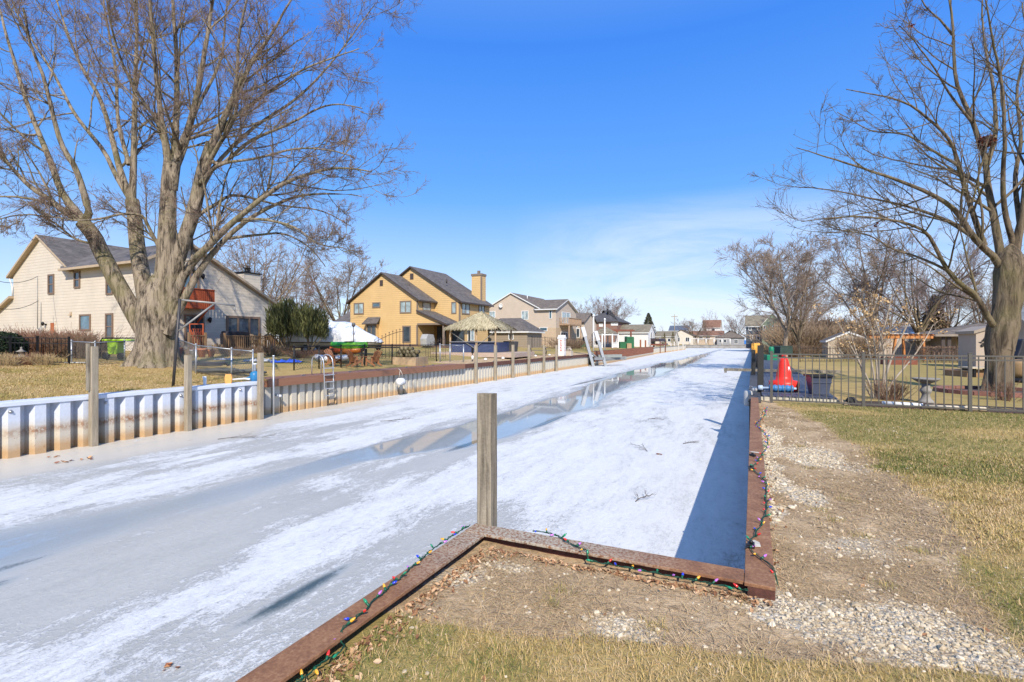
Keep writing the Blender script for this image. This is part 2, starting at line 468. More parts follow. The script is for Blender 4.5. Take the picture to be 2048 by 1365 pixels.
ss = axis([(0, 30, 0.12, 1.035), (30, 700, 2.0, 1.2)])
us2 = axis([(-90, 0, 4, 1.0), (0, 40, 0.3, 1.0), (40, 900, 0.35, 1.06)])
def left_grid():
    U, S_ = np.meshgrid(us2, ss, indexing='ij')
    E = np.interp(U, [-80, 62, 70, 112, 118, 178, 220, 700], [-16.7, -16.7, -17.2, -19.3, -19.9, -20.6, -25, -25])
    E = np.where((U > 13.4) & (U < 58), -17.3, E) - 0.12
    V_ = E - S_
    z = np.interp(S_, [0, 2, 6, 11, 17, 30], [-0.03, 0.08, 0.34, 0.52, 0.86, 0.9]) * np.interp(U, [60, 110], [1.0, .75])
    z = z + 0.16 * np.exp(-(((U - 13.2) / 1.9) ** 2 + ((V_ + 22.9) / 1.9) ** 2)) + 0.05 * (fbm(U * .8, V_ * .8, 44, 3) - .5) * sstep(.3, 1.5, S_)
    P = np.stack([U * S + V_ * C, U * C - V_ * S, z], -1).reshape(-1, 3)
    n = np.arange(U.size).reshape(U.shape)
    q = np.stack([n[:-1, :-1], n[1:, :-1], n[1:, 1:], n[:-1, 1:]], -1)[:, :, ::-1].reshape(-1, 4)
    ng = fbm(U * .35, V_ * .35, 51, 4)
    gy = np.exp(-(((V_ + 29) / 3.0) ** 2)) * 0
    gravel = np.where((U > 28.8) & (U < 60) & (S_ < 2.2), 0.25, 0)
    grass = np.where((U > 28.8) & (U < 60) & (S_ < 2.2), .1, 1.0)
    green = sstep(.44, .64, ng) * .6 + np.where((U > 26), .25, 0)
    return P, q, dict(gravel=gravel.reshape(-1), grass=grass.reshape(-1), green=np.clip(green, 0, 1).reshape(-1))
g = left_grid(); lawn = np_obj('lawn', g[0], g[1], GM, attrs=g[2]); tag(lawn, kind='structure')
# the land that closes the far end of the canal
us3 = axis([(217.2, 900, 3, 1.15)]); vs3 = axis([(-26, 3, 2, 1.0)])
g = bank_grid(us3, vs3, lambda U, V_: -0.2 + 0 * U, lambda U, V_: dict(gravel=0 * U, grass=1 + 0 * U, green=0 * U + .2))
tag(np_obj('far_ground', g[0], g[1], GM, attrs=g[2]), kind='structure')

# ------------------------------------------------------------------ ice
def ice_attrs(U, V_):
    n1 = fbm(U * .22, V_ * .9, 61, 5); n2 = fbm(U * .9, V_ * 2.4, 66, 4); n3 = fbm(U * .1, V_ * .3, 71, 3)
    q = (n1 - .5)
    vc = np.interp(U, [-10, 3, 8, 12, 16, 25, 33, 41, 60, 85, 130, 200], [-10, -9.5, -9.0, -8.3, -8.0, -7.9, -8.4, -8.8, -8.9, -8.8, -9.5, -10])
    hw = np.interp(U, [-10, 3, 5.5, 8, 10, 13, 16, 25, 32, 41, 60, 80, 120, 200], [.9, .9, .55, .45, .7, 1.0, 1.25, 1.2, 1.1, 1.7, 1.9, 1.6, .7, .3])
    st = np.interp(U, [-10, 3, 5.5, 8, 9.5, 11, 70, 120, 160], [.75, .75, .6, .55, .7, 1, 1, .75, .3])
    d = np.abs(V_ - vc + q * 1.6) / hw
    nr = sstep(10.5, 7.5, U)
    wet = st * (sstep(1.35, .75, d) * (1 - nr) + nr * sstep(2.6, .2, d))
    # a second, dark strip of open water on the near side of the wet lane
    def streak(u0, v0, lu, lv, amp=1.0, sl=0.0):
        return amp * np.exp(-np.abs((U - u0) / lu) ** 3 - ((V_ - v0 - sl * (U - u0) + q * .25) / lv) ** 2)
    dark = streak(4.3, -4.72, .95, .13, .8) + streak(3.0, -8.6, 1.0, .10, .7) + streak(2.4, -8.1, .8, .13, .8) + streak(12.6, -7.25, 1.5, .14, .8) + streak(17.3, -6.62, 2.2, .16, .9) + streak(8.2, -12.2, .9, .08, .6) + streak(36, -10.6, 5, .2, .9) + streak(48, -7.2, 6, .25, .8) + streak(66, -9.6, 9, .3, .9)
    dark = np.clip(dark, 0, 1)
    q3 = fbm(U * .5, V_ * .55, 83, 4) - .5
    def band(c0, w_, p=2): return np.exp(-np.abs((V_ - c0 + q * 1.1 + q3 * 2.6) / w_) ** p)
    nearS = .40 + .62 * band(-10.7, .75) + .55 * band(-12.6, .45) * (n3 > .45) - .12 * band(-8.2, 1.6, 4) - .10 * band(-7.0, .8) + .44 * band(-5.55, .75, 2) + .18 * band(-3.9, .45) + .48 * sstep(-3.3, -1.6, V_ + q * 2 + (U - 4) * .35) 
    nearS = nearS + .45 * sstep(7.0, 10.0, U) * sstep(-7.3, -6.2, V_ + q)
    nearS = nearS - .34 * sstep(-13.9, -14.8, V_ + q * 1.3) + (n2 - .5) * .8 + q * 1.0 + q3 * .55
    farS = .86 + q * .8 + (n2 - .5) * .35 - .45 * sstep(2.4, .9, d)
    farS = farS - .5 * sstep(-14.0, -15.2, V_ + q * 1.5) * sstep(26, 16, U)
    k_ = sstep(9, 17, U + q * 8)
    snow = nearS * (1 - k_) + farS * k_
    snow = np.clip(snow, 0, 1) * (1 - wet) * (1 - dark)
    dirt = sstep(-13.3, -15.6, V_ + q) * sstep(40, 22, U)
    dirt = np.maximum(dirt, .6 * sstep(-16.0, -17.3, V_) )
    return dict(wet=np.clip(np.maximum(wet, dark), 0, 1), snow=snow, dirt=dirt, deep=dark)
def ice_mat():
    t = NT('canal_ice'); co = t.coord()
    wet, snow, dirt, deep = (t.attr(k) for k in ('wet', 'snow', 'dirt', 'deep'))
    uvc = t.mapping(co, (1, 1, 1), (0, 0, TH))
    st1 = t.noise(t.mapping(uvc, (2.2, .5, 1)), 1.3, 7, .66, .5)
    fine = t.noise(t.mapping(uvc, (1.5, .8, 1)), 9, 6, .72, .8)
    gran = t.noise(t.mapping(uvc, (1.3, .9, 1)), 34, 4, .75)
    mixn = t.math('ADD', t.math('MULTIPLY', st1, .36), t.math('ADD', t.math('MULTIPLY', fine, .38), t.math('MULTIPLY', gran, .26)))
    sf = t.math('ADD', snow, t.math('MULTIPLY', t.math('SUBTRACT', mixn, .5), 4.3))
    sm = t.ramp(sf, [(0.34, 0.0), (0.50, .45), (0.60, .8), (0.9, 1.0)])
    icec = t.ramp(mixn, [(0.3, (.355, .355, .335)), (0.7, (.53, .52, .485))])
    icec = t.mix(t.math('MULTIPLY', dirt, .85), icec, (.62, .565, .48))
    snowc = t.ramp(mixn, [(0.3, (.50, .51, .515)), (0.6, (.685, .685, .675))])
    c = t.mix(sm, icec, snowc)
    dn = t.noise(t.mapping(uvc, (2.5, .8, 1)), 2.6, 5, .6)
    c = t.mix(t.math('MULTIPLY', dirt, t.ramp(dn, [(.66, 0.0), (.74, .8)])), c, (.30, .17, .09))
    wf = t.ramp(t.math('ADD', wet, t.math('MULTIPLY', t.math('SUBTRACT', mixn, .5), .9)), [(0.26, 0.0), (0.72, 1.0)])
    wc = t.mix(t.ramp(t.math('ADD', deep, t.math('MULTIPLY', t.math('SUBTRACT', mixn, .5), 2.2)), [(.35, 0.0), (.6, 1.0)]), t.ramp(mixn, [(0.3, (.22, .26, .29)), (0.7, (.36, .40, .42))]), (.07, .10, .11))
    c = t.mix(wf, c, wc)
    r = t.mix(wf, t.mix(sm, (.34,) * 3, (.85,) * 3), t.mix(t.ramp(wet, [(.5, 0.0), (.95, 1.0)]), (.22,) * 3, (.035,) * 3))
    t.set(Base_Color=c, Roughness=r)
    t.p.inputs['IOR'].default_value = 1.33
    t.l(t.math('ADD', t.math('MULTIPLY', t.math('SUBTRACT', 1.0, sm), t.ramp(wet, [(.2, .16), (.6, .45)])), .05), t.p.inputs['Specular IOR Level'])
    hb = t.math('MULTIPLY', t.math('SUBTRACT', 1.0, wf), t.math('ADD', t.math('MULTIPLY', fine, .6), t.math('ADD', t.math('MULTIPLY', gran, .2), t.math('MULTIPLY', sm, .5))))
    t.bump(hb, .55, .04)
    return t.m
iu = axis([(-60, 0, 2.5, 1.0), (0, 60, .16, 1.0), (60, 219, .3, 1.04)]); iv = axis([(-27, -17.6, 1.0, 1), (-17.6, .25, .11, 1)])
g = bank_grid(iu, iv, lambda U, V_: ICE + 0 * U, ice_attrs)
ice = np_obj('canal_ice', g[0], g[1], ice_mat(), attrs=g[2]); tag(ice, kind='structure')

# ------------------------------------------------------------------ seawalls
def stained(name, top, mid, low, zs, rustz, rough=.5, amount=1.0):
    t = NT(name); co = t.coord(); z = t.sep(co)[2]
    n = t.noise(t.mapping(co, (1, 1, .5)), 2.6, 5, .65); n2 = t.noise(co, 13, 5, .72)
    zz = t.math('ADD', z, t.math('MULTIPLY', t.math('SUBTRACT', n, .5), .22)); lf = t.noise(t.mapping(co, (1, 1, .15)), 1.1, 3)
    f = t.math('DIVIDE', t.math('SUBTRACT', zz, -1.4), 1.4)
    c = t.ramp(f, [((zs[0] + 1.4) / 1.4, low), ((zs[1] + 1.4) / 1.4, mid), ((zs[2] + 1.4) / 1.4, mid), ((zs[3] + 1.4) / 1.4, top)])
    d = t.math('ABSOLUTE', t.math('SUBTRACT', zz, rustz))
    band = t.math('MULTIPLY', t.math('MULTIPLY', t.ramp(d, [(0.0, 1.0), (0.04, .9), (0.15, 0.0)]), t.ramp(n2, [(.40, 0.0), (.54, 1.0)])), t.ramp(lf, [(.30, .25), (.55, 1.0)]))
    sp = t.math('MULTIPLY', t.ramp(n2, [(.60, 0.0), (.68, .8)]), t.ramp(z, [(0.0, 1.0), (0.0, 1.0)]))
    lowm = t.ramp(f, [(.42, 1.0), (.72, 0.0)])
    c = t.mix(t.math('MULTIPLY', t.math('MAXIMUM', band, t.math('MULTIPLY', sp, lowm)), .95 * amount), c, (.27, .115, .05))
    c = t.mix(.35, c, t.ramp(n2, [(.3, .55), (.7, 1.0)]), 'MULTIPLY')
    t.set(Base_Color=c, Roughness=rough); t.bump(n2, .25, .01)
    return t.m
def sheet_pile(mb, u0, u1, v0, per, dep, prof, zb, zt, vfun=None):
    pts = []
    u = u0
    while u < u1:
        for fu, fd in prof: 
            if u + fu * per <= u1: pts.append((u + fu * per, fd * dep))
        u += per
    o = len(mb.v); th = .012
    for (uu, d) in pts:
        vv = (vfun(uu) if vfun else v0) + d
        mb.v += [(vv, uu, zb), (vv, uu, zt)]
    for i in range(len(pts) - 1):
        mb.f.append((o + 2 * i, o + 2 * i + 1, o + 2 * i + 3, o + 2 * i + 2)); mb.m.append(0); mb.sm.append(False)
    return mb
PROF = [(0.0, 0.0), (0.30, 0.0), (0.52, 1.0), (0.965, 1.0), (0.97, 0.0)]
vinyl = stained('white_vinyl_sheet', (.62, .66, .74), (.60, .54, .44), (.52, .34, .18), (-1.25, -1.02, -.74, -.46), -.78)
t_white = mat('white_cap', (.64, .68, .76), .45, .06, 2, .05)
r = thing('sheet_pile_seawall', 'white corrugated sheet pile seawall with tan waterline stains under a flat white cap', 'seawall', 0, 0, 0)
mb = sheet_pile(MB(), 3.24, 13.36, -16.80, .52, .24, PROF, -1.6, -.11); mb.build('sheet', vinyl, r)
MB().box(-17.1, -16.53, 2.0, 13.36, -.115, -.005).build('cap', t_white, r, bevel=.012)
mb = MB().box(-17.42, -16.56, 13.362, 13.385, -1.6, -.005); mb.build('return_panel', t_white, r)
for uu in (5.75, 7.8, 9.9, 12.0):
    MB().lathe([(.045, 0), (.045, .02), (.02, .03), (.02, .05)], k=10, ax='x').build('tie_bolt', mat('zinc', (.45, .46, .47), .4, .1, 4, .05, .7), r, loc=(-16.56, uu + .4, -.24))

tan_sheet = stained('tan_steel_sheet', (.56, .52, .44), (.58, .53, .43), (.55, .36, .19), (-1.2, -1.03, -.92, -.6), -1.6, .6, .6)
r = thing('steel_seawall', 'tan stained steel sheet pile seawall running behind the brown dock and the leaning posts', 'seawall', 0, 0, 0)
sheet_pile(MB(), 13.4, 57.5, -17.42, .42, .22, [(0, 0), (.12, 0), (.36, 1), (.955, 1), (.96, 0)], -1.6, -.2).build('sheet', tan_sheet, r)
rust = mat('rust_steel', (.17, .065, .04), .75, .35, 5, .3)
MB().box(-17.6, -17.12, 28.95, 57.5, -.30, -.03).build('cap', mat('rust_dark', (.12, .05, .035), .8, .3, 4, .2), r)

deckbrown = mat('composite_brown', (.255, .12, .068), .55, .12, 3, .06, 0, (1, .1, 1))
r = thing('dock_walkway', 'brown composite dock walkway with deep fascia along the tan seawall', 'dock', 0, 0, 0)
mb = MB()
for k in range(15): mb.box(-19.35 + k * .155, -19.35 + k * .155 + .148, 13.9, 28.9, -.03, .012)
mb.build('deck_board', deckbrown, r)
MB().box(-17.02, -16.97, 13.9, 28.9, -.29, .014).box(-19.4, -17.02, 13.87, 13.9, -.29, .012).build('fascia', deckbrown, r)
MB().box(-19.36, -17.03, 13.95, 28.86, -.2, -.031).build('joist', mat('treated_dark', (.10, .07, .045), .8), r)
cleat = MB().box(-.02, .02, -.05, .05, 0, .03).tube([(0, -.12, .05), (0, -.05, .045), (0, .05, .045), (0, .12, .05)], .012)
for k, (px, vv) in enumerate(((607, -17.3), (700, -17.35), (813, -17.4), (848, -17.2), (866, -17.6))):
    uu = on_v(px, 740, vv)[0]
    if k == 0: cl0 = cleat.build('dock_cleat', mat('cleat_steel', (.25, .26, .28), .4, .1, 3, .05, .6)); c = cl0
    else: c = cl0.copy(); COL.objects.link(c)
    place(c, uu, vv, .012); tag(c, ['small steel cleat on the brown dock left of the ladder', 'small steel cleat on the brown dock between ladder and hanging fender', 'small steel cleat on the brown dock just right of the hanging fender', 'small steel cleat on the brown dock below the wooden bed', 'small steel cleat near the far end of the brown dock'][k], 'cleat', 'cleats on the brown dock')

# timber wall beyond the boat lift, then tan sheet again
ow = mat('orange_timber', (.30, .105, .045), .75, .25, 3, .25, 0, (1, .15, 3))
r = thing('timber_seawall', 'reddish brown timber plank seawall to the right of the boat lift', 'seawall', 0, 0, 0)
mb = MB(); tan2 = MB()
for a, b in ((58, 70), (70, 84), (84, 98), (98, 112)):
    va, vb = vL(a) + .02, vL(b) + .02
    for k in range(4):
        z0 = -.92 + k * .29; tan = .012 * (k % 2)
        mb.beam((va + tan, a, z0 + .14), (vb + tan, b, z0 + .14), .1, .284)
    tan2.beam((va, a, -1.26), (vb, b, -1.26), .09, .66)
mb.build('plank', ow, r); tan2.build('lower_sheet', tan_sheet, r)
mb = MB()
for a, b in ((58, 70), (70, 84), (84, 98), (98, 112)): mb.beam((vL(a) - .2, a, .275), (vL(b) - .2, b, .275), .55, .06)
mb.build('cap', mat('timber_cap', (.20, .09, .05), .8), r)
r = thing('far_seawall', 'pale tan sheet pile seawall far down the left bank where the canal bends', 'seawall', 0, 0, 0)
sheet_pile(MB(), 112, 217, 0, .9, .25, PROF, -1.6, .1, lambda u: vL(u) - .1).build('sheet', tan_sheet, r)
mb = MB(); pts = [112, 118, 140, 178, 200, 218]
for a, b in zip(pts, pts[1:]): mb.beam((vL(a), a, .12), (vL(b), b, .12), .5, .12)
mb.build('cap', mat('cap_tan', (.45, .38, .28), .8), r)
r = thing('end_seawall', 'grey seawall closing the far end of the frozen canal', 'seawall', 0, 0, 0)
MB().box(-26, .2, 217, 217.3, -1.6, -.15).build('sheet', mat('grey_wall', (.30, .28, .25), .8, .3, .6), r)
MB().box(-26, .2, 216.85, 217.4, -.14, -.03).build('cap', mat('cap_grey', (.35, .32, .28), .8), r)

# near cap: rusty steel channel with an overhanging top flange, over sheet piles
def rusty():
    t = NT('rusty_channel'); co = t.coord()
    n = t.noise(co, 5, 6, .65); n2 = t.noise(co, 45, 4, .7); n3 = t.noise(co, 1.4, 3)
    m = t.math('ADD', t.math('MULTIPLY', n, .5), t.math('MULTIPLY', n2, .5))
    c = t.ramp(m, [(.3, (.105, .045, .022)), (.5, (.24, .11, .052)), (.68, (.39, .215, .11))])
    pch = t.ramp(t.math('ADD', t.math('MULTIPLY', n2, .5), t.math('MULTIPLY', n3, .5)), [(.56, 0.0), (.63, 1.0)])
    x = t.sep(t.mapping(co, (1, 1, 1)))
    dd = t.n('ShaderNodeVectorMath', operation='DISTANCE'); t.l(co, dd.inputs[0]); dd.inputs[1].default_value = (-1.55, 3.6, 0)
    near = t.ramp(t.math('DIVIDE', dd.outputs['Value'], 2.0), [(.15, 1.0), (.6, 0.0)])
    c = t.mix(t.math('MULTIPLY', near, t.ramp(n2, [(.42, 0.0), (.55, .9)])), c, (.42, .38, .30))
    c = t.mix(t.math('MULTIPLY', pch, .25), c, (.30, .22, .16))
    t.set(Base_Color=c, Roughness=.82); t.bump(m, .55, .012)
    return t.m
RU = rusty()
r = thing('rusty_seawall', 'rusty steel channel cap of the near seawall turning two corners around the ice', 'seawall', 0, 0, 0)
mb = MB()
mb.box(-2.065, -1.885, -14, 3.5, -.022, 0)            # run toward the camera
mb.box(-2.065, -.052, 3.503, 3.69, -.020, .002)       # run across
mb.box(-.049, .125, 3.485, 15.0, -.018, .005)         # run along the canal
mb.build('top_flange', RU, r, bevel=.004)
mb = MB()
mb.box(-2.062, -2.04, -14, 3.69, -.30, -.022).box(-2.0, -1.975, -14, 3.46, -.30, -.022)
mb.box(-2.04, -.03, 3.665, 3.687, -.30, -.02).box(-1.975, .04, 3.57, 3.59, -.30, -.02)
mb.box(-.045, -.025, 3.69, 15.0, -.30, -.018).box(.04, .06, 3.50, 15.0, -.30, -.018).box(-.03, .123, 3.488, 3.505, -.14, -.018)
mb.build('web', mat('rust_web', (.11, .042, .03), .85, .4, 8, .3), r)
mb = MB()
sheet_pile(mb, 3.7, 15.0, -.02, .5, .09, PROF, -1.6, -.25)
o = len(mb.v); sheet_pile(mb, -14, 3.7, -1.98, .5, -.1, PROF, -1.6, -.25)
mb.box(-2.0, -.06, 3.60, 3.64, -1.6, -.25)
mb.build('sheet', mat('rust_sheet', (.13, .05, .03), .9, .4, 3, .3), r)

# wall of the next yard on the right bank
r = thing('plank_seawall', 'dark steel seawall under the grey deck beyond the fence', 'seawall', 0, 0, 0)
sheet_pile(MB(), 15.05, 217, -.09, .6, .1, PROF, -1.6, -.06).build('sheet', mat('dark_sheet', (.055, .05, .048), .8, .3, 2), r)
MB().box(-.11, .2, 15.05, 217, -.13, -.045).build('cap', mat('dark_cap', (.075, .07, .068), .7), r)
# ------------------------------------------------------------------ buildings (coordinates: x = v, y = u)
class House:
    def __init__(s, name, label, u0, v0, z0, cat='house', group=None):
        s.o = (v0, u0, z0); s.r = thing(name, label, cat, u0, v0, z0, 0, group); s.zb = z0
    def part(s, name, mb, mats, parent=None, bevel=0.0):
        ox, oy, oz = s.o; mb.v = [(x - ox, y - oy, z - oz) for x, y, z in mb.v]
        return mb.build(name, mats, parent or s.r, bevel=bevel)
    def win(s, ax, c, a0, a1, z0, z1, frame, pane, nm=1, t=.10, sgn=-1, name='window', nh=0, inset=.02, lab=None):
        """window proud of a wall face.  ax='y': wall at u=c looking along sgn*u;  ax='x': wall at v=c looking along sgn*v"""
        def B(m, p0, p1, q0, q1, d0, d1, mi=0):
            lo, hi = sorted((c + sgn * d0, c + sgn * d1))
            return m.box(p0, p1, lo, hi, q0, q1, mi) if ax == 'y' else m.box(lo, hi, p0, p1, q0, q1, mi)
        if a1 < a0: a0, a1 = a1, a0
        if z1 < z0: z0, z1 = z1, z0
        m = MB(); d = .07
        B(m, a0, a0 + t, z0, z1, -.02, d); B(m, a1 - t, a1, z0, z1, -.02, d)
        B(m, a0 + t, a1 - t, z1 - t, z1, -.02, d - .003); B(m, a0 + t, a1 - t, z0, z0 + t, -.02, d - .003)
        for k in range(1, nm + 1 if nm else 1):
            if nm and k < nm:
                x = a0 + (a1 - a0) * k / nm; B(m, x - t * .4, x + t * .4, z0 + t, z1 - t, -.02, d - .006)
        for k in range(1, nh):
            z = z0 + (z1 - z0) * k / nh; B(m, a0 + t, a1 - t, z - t * .3, z + t * .3, -.02, d - .012)
        f = s.part(name, m, frame)
        if lab: f['label'] = lab
        m = MB(); B(m, a0 + t * .9, a1 - t * .9, z0 + t * .9, z1 - t * .9, -.015, inset)
        s.part('pane', m, pane, f)
        return f
    def winp(s, ax, c, x0, x1, y0, y1, *a, **k):
        """the same, with the bounds measured off the photograph"""
        f = (lambda px, py: on_u(px, py, c)) if ax == 'y' else (lambda px, py: on_v(px, py, c))
        ym = (y0 + y1) / 2
        a0 = f(x0, ym)[0]; a1 = f(x1, ym)[0]; xm = (x0 + x1) / 2
        return s.win(ax, c, a0, a1, f(xm, y1)[1], f(xm, y0)[1], *a, **k)

def slab(mb, a, b, c, d, t=.18):
    """roof slab: a-b the upper edge, d-c the lower one; top face material 0, edges 1"""
    P = [Vector(p) for p in (a, b, c, d)]
    vs = P + [p - Vector((0, 0, t)) for p in P]
    n = (P[1] - P[0]).cross(P[3] - P[0])
    f = [(0, 1, 2, 3), (7, 6, 5, 4), (0, 4, 5, 1), (1, 5, 6, 2), (2, 6, 7, 3), (3, 7, 4, 0)]
    if n.z < 0: f = [x[::-1] for x in f]
    mb.add(vs, f, [0, 1, 1, 1, 1, 1]); return mb
def gable(h, x0, x1, y0, y1, zb, ze, zr, ax, wall, roofm, ov=.45, ro=.4, rp=None, ze2=None, back=True, wn='wall', lift=.20):
    """ax='y': ridge runs along u, gables face -u/+u.  ax='x': ridge along v, gables face -v/+v"""
    a0, a1 = (x0, x1) if ax == 'y' else (y0, y1)
    b0, b1 = (y0, y1) if ax == 'y' else (x0, x1)
    rp = (a0 + a1) / 2 if rp is None else rp; ze2 = ze if ze2 is None else ze2
    m = MB().prism([(a0, zb), (a1, zb), (a1, ze2), (rp, zr), (a0, ze)], ax, b0, b1)
    h.part(wn, m, wall)
    m = MB()
    P = (lambda a, b, z: (a, b, z)) if ax == 'y' else (lambda a, b, z: (b, a, z))
    k0 = (zr - ze) / (rp - a0); k1 = (zr - ze2) / (a1 - rp)
    e0, e1 = a0 - ov, a1 + ov
    bb0, bb1 = b0 - ro, (b1 + ro if back else b1)
    slab(m, P(rp, bb0, zr + lift), P(rp, bb1, zr + lift), P(e0, bb1, ze - k0 * ov + lift), P(e0, bb0, ze - k0 * ov + lift))
    slab(m, P(rp + .004, bb0, zr + lift - .002), P(rp + .004, bb1, zr + lift - .002), P(e1, bb1, ze2 - k1 * ov + lift), P(e1, bb0, ze2 - k1 * ov + lift))
    return h.part('roof', m, roofm)
def hip(h, x0, x1, y0, y1, zb, ze, zr, wall, roofm, ov=.45, ax='y', inset=None):
    h.part('wall', MB().box(x0, x1, y0, y1, zb, ze), wall)
    m = MB(); x0 -= ov; x1 += ov; y0 -= ov; y1 += ov; z = ze + .02
    if ax == 'y':
        i = inset or (x1 - x0) / 2; c = (x0 + x1) / 2; A, B_ = (c, y0 + i, zr), (c, y1 - i, zr)
        q = [(x0, y0, z), (x1, y0, z), (x1, y1, z), (x0, y1, z), A, B_]
        fs = [(0, 1, 4), (1, 2, 5, 4), (2, 3, 5), (3, 0, 4, 5)]
    else:
        i = inset or (y1 - y0) / 2; c = (y0 + y1) / 2; A, B_ = (x0 + i, c, zr), (x1 - i, c, zr)
        q = [(x0, y0, z), (x1, y0, z), (x1, y1, z), (x0, y1, z), A, B_]
        fs = [(0, 1, 5, 4), (1, 2, 5), (2, 3, 4, 5), (3, 0, 4)]
    m.add(q, fs, 0); m.box(x0, x1, y0, y1, z - .2, z - .01, 1)
    return h.part('roof', m, roofm)

G = mat_glass(); GB = mat_glass('blue_glass', (.05, .09, .12)); GC = mat_glass('curtain_glass', (.20, .25, .26))
G.node_tree.nodes  # keep
grey_sh = mat_shingle('grey_shingle', (.115, .10, .092)); brown_sh = mat_shingle('brown_shingle', (.15, .12, .095)); dark_sh = mat_shingle('dark_shingle', (.075, .07, .07)); tan_sh = mat_shingle('tan_shingle', (.20, .17, .12)); rust_sh = mat_shingle('rust_shingle', (.23, .12, .075))
beige_trim = mat('beige_trim', (.44, .34, .23), .6, .08); brown_frame = mat('brown_frame', (.20, .135, .095), .6, .1); white_trim = mat('white_trim', (.72, .72, .70), .5, .06)
dark_trim = mat('dark_brown_trim', (.065, .05, .045), .6, .12)
dark_in = mat('dark_interior', (.012, .011, .012), .6, .2, 2, 0)
metal_pipe = mat('vent_pipe', (.35, .37, .40), .4, .1, 3, .05, .6)
blackm = mat('black_metal', (.018, .018, .02), .45, .15, 4, .05, .3)

# ---- the beige house behind the big maple
cream = mat_siding('cream_siding', (.60, .525, .42), .21)
U1, V1 = 19.3, -34.3
z0 = .80
h = House('beige_house', 'two storey beige clapboard house with a red balcony behind the big bare maple', U1, V1, z0)
gable(h, -51.5, -43.2, U1 + .004, 28, z0 - .3, 6.5, 9.1, 'y', cream, [grey_sh, beige_trim], .35, .3, wn='wall')
m = MB().prism([(U1, z0 - .3), (28.7, z0 - .3), (28.7, 4.30), (21.66, 7.95), (U1, 6.62)], 'x', -51.3, V1); h.part('wall', m, cream)
m = MB(); k0 = (7.95 - 6.62) / 2.36; k1 = (7.95 - 4.3) / 7.04
slab(m, (-50, 21.66, 8.15), (V1 + .4, 21.66, 8.15), (V1 + .4, U1 - .5, 6.82 - k0 * .5), (-43.5, U1 - .5, 6.82 - k0 * .5))
slab(m, (-51.5, 21.664, 8.148), (V1 + .4, 21.664, 8.148), (V1 + .4, 29.1, 4.5 - k1 * .4), (-51.5, 29.1, 4.5 - k1 * .4))
h.part('roof', m, [grey_sh, beige_trim])
MBg = MB().beam((-43.6, U1 - .55, 6.42), (V1 + .4, U1 - .55, 6.42), .11, .13); h.part('gutter', MBg, beige_trim)
# low side wing with a lean-to roof at the far left
m = MB().prism([(-54.6, z0 - .3), (-51.5, z0 - .3), (-51.5, 4.75), (-54.6, 3.45)], 'y', U1 + .01, 27); h.part('side_wing', m, cream)
m = MB(); slab(m, (-51.4, U1 - .3, 4.95), (-51.4, 27.3, 4.95), (-55.1, 27.3, 3.4), (-55.1, U1 - .3, 3.4)); h.part('roof', m, [grey_sh, beige_trim])
h.part('downspout', MB().tube([(-51.75, U1 - .12, 6.3), (-51.6, U1 - .08, 5.95), (-51.42, U1 - .08, 5.6), (-51.42, U1 - .08, 4.95)], .045, 6), white_trim)
h.part('downspout', MB().tube([(-55, U1 - .2, 3.2), (-54.7, U1 - .08, 2.8), (-54.55, U1 - .08, 2.5), (-54.55, U1 - .08, z0)], .045, 6), white_trim)
for (a, b, c, d, nm, nh, pn) in ((97, 109, 549, 589, 1, 2, G), (149, 161, 543, 577, 1, 2, G), (213, 226, 547, 590, 1, 2, G), (160, 182, 629, 662, 1, 0, GB), (212, 227, 627, 680, 1, 2, G)):
    h.winp('y', U1, a, b, c, d, brown_frame, pn, nm, .11, -1, nh=nh)
v0_, zz = on_u(100, 643, U1); v1_, _ = on_u(112, 643, U1)
d = h.part('door', MB().box(v0_ + .14, v1_ - .14, U1 - .03, U1 + .01, z0 - .1, zz - .12), mat('orange_door', (.42, .12, .035), .5)); d['label'] = 'orange brown narrow side door'
h.part('door_frame', MB().box(v0_, v0_ + .13, U1 - .05, U1 + .01, z0 - .1, zz).box(v1_ - .13, v1_, U1 - .05, U1 + .01, z0 - .1, zz).box(v0_ + .13, v1_ - .13, U1 - .047, U1 + .01, zz - .12, zz), cream)
v_, zz = on_u(93, 648, U1); m = MB().box(v_ - .05, v_ + .05, U1 - .1, U1, zz - .1, zz).lathe([(.05, -.15), (.1, -.02), (.11, .05), (.03, .14)], (v_ - .05, U1 - .2, zz), 8); h.part('wall_lamp', m, blackm)
v_, zz = on_u(84, 665, U1); h.part('meter_box', MB().box(v_ - .22, v_ + .22, U1 - .16, U1, zz - .35, zz + .35), mat('meter_grey', (.42, .42, .40), .5), bevel=.02)
v_, zz = on_u(142, 628, U1); h.part('vent_hood', MB().prism([(U1 - .14, zz - .14), (U1, zz - .14), (U1, zz + .16)], 'x', v_ - .12, v_ + .12), beige_trim)
for px in (76, 83):
    v_, zt = on_u(px, 555 if px == 76 else 605, U1); h.part('conduit', MB().tube([(v_, U1 - .04, zt), (v_, U1 - .04, z0 + 1.6)], .022, 6), mat('conduit_grey', (.35, .34, .31), .5))
v_, zz = on_u(134, 500, 20.6); h.part('vent_pipe', MB().tube([(v_ - .3, 20.9, 7.0), (v_ - .3, 20.9, 8.75)], .1, 10).tube([(v_ - .3, 20.9, 8.68), (v_ - .3, 20.9, 8.8)], .13, 10), metal_pipe)
h.part('vent_pipe', MB().tube([(-41.9, 20.8, 7.2), (-41.9, 20.8, 7.95)], .07, 8).tube([(-41.9, 20.8, 7.9), (-41.9, 20.8, 7.97)], .12, 8), metal_pipe)
uc, zc = on_v(494, 549, -37.2)
c_ = h.part('chimney', MB().box(-37.9, -36.5, uc - .8, uc + .7, 4.0, zc), cream)
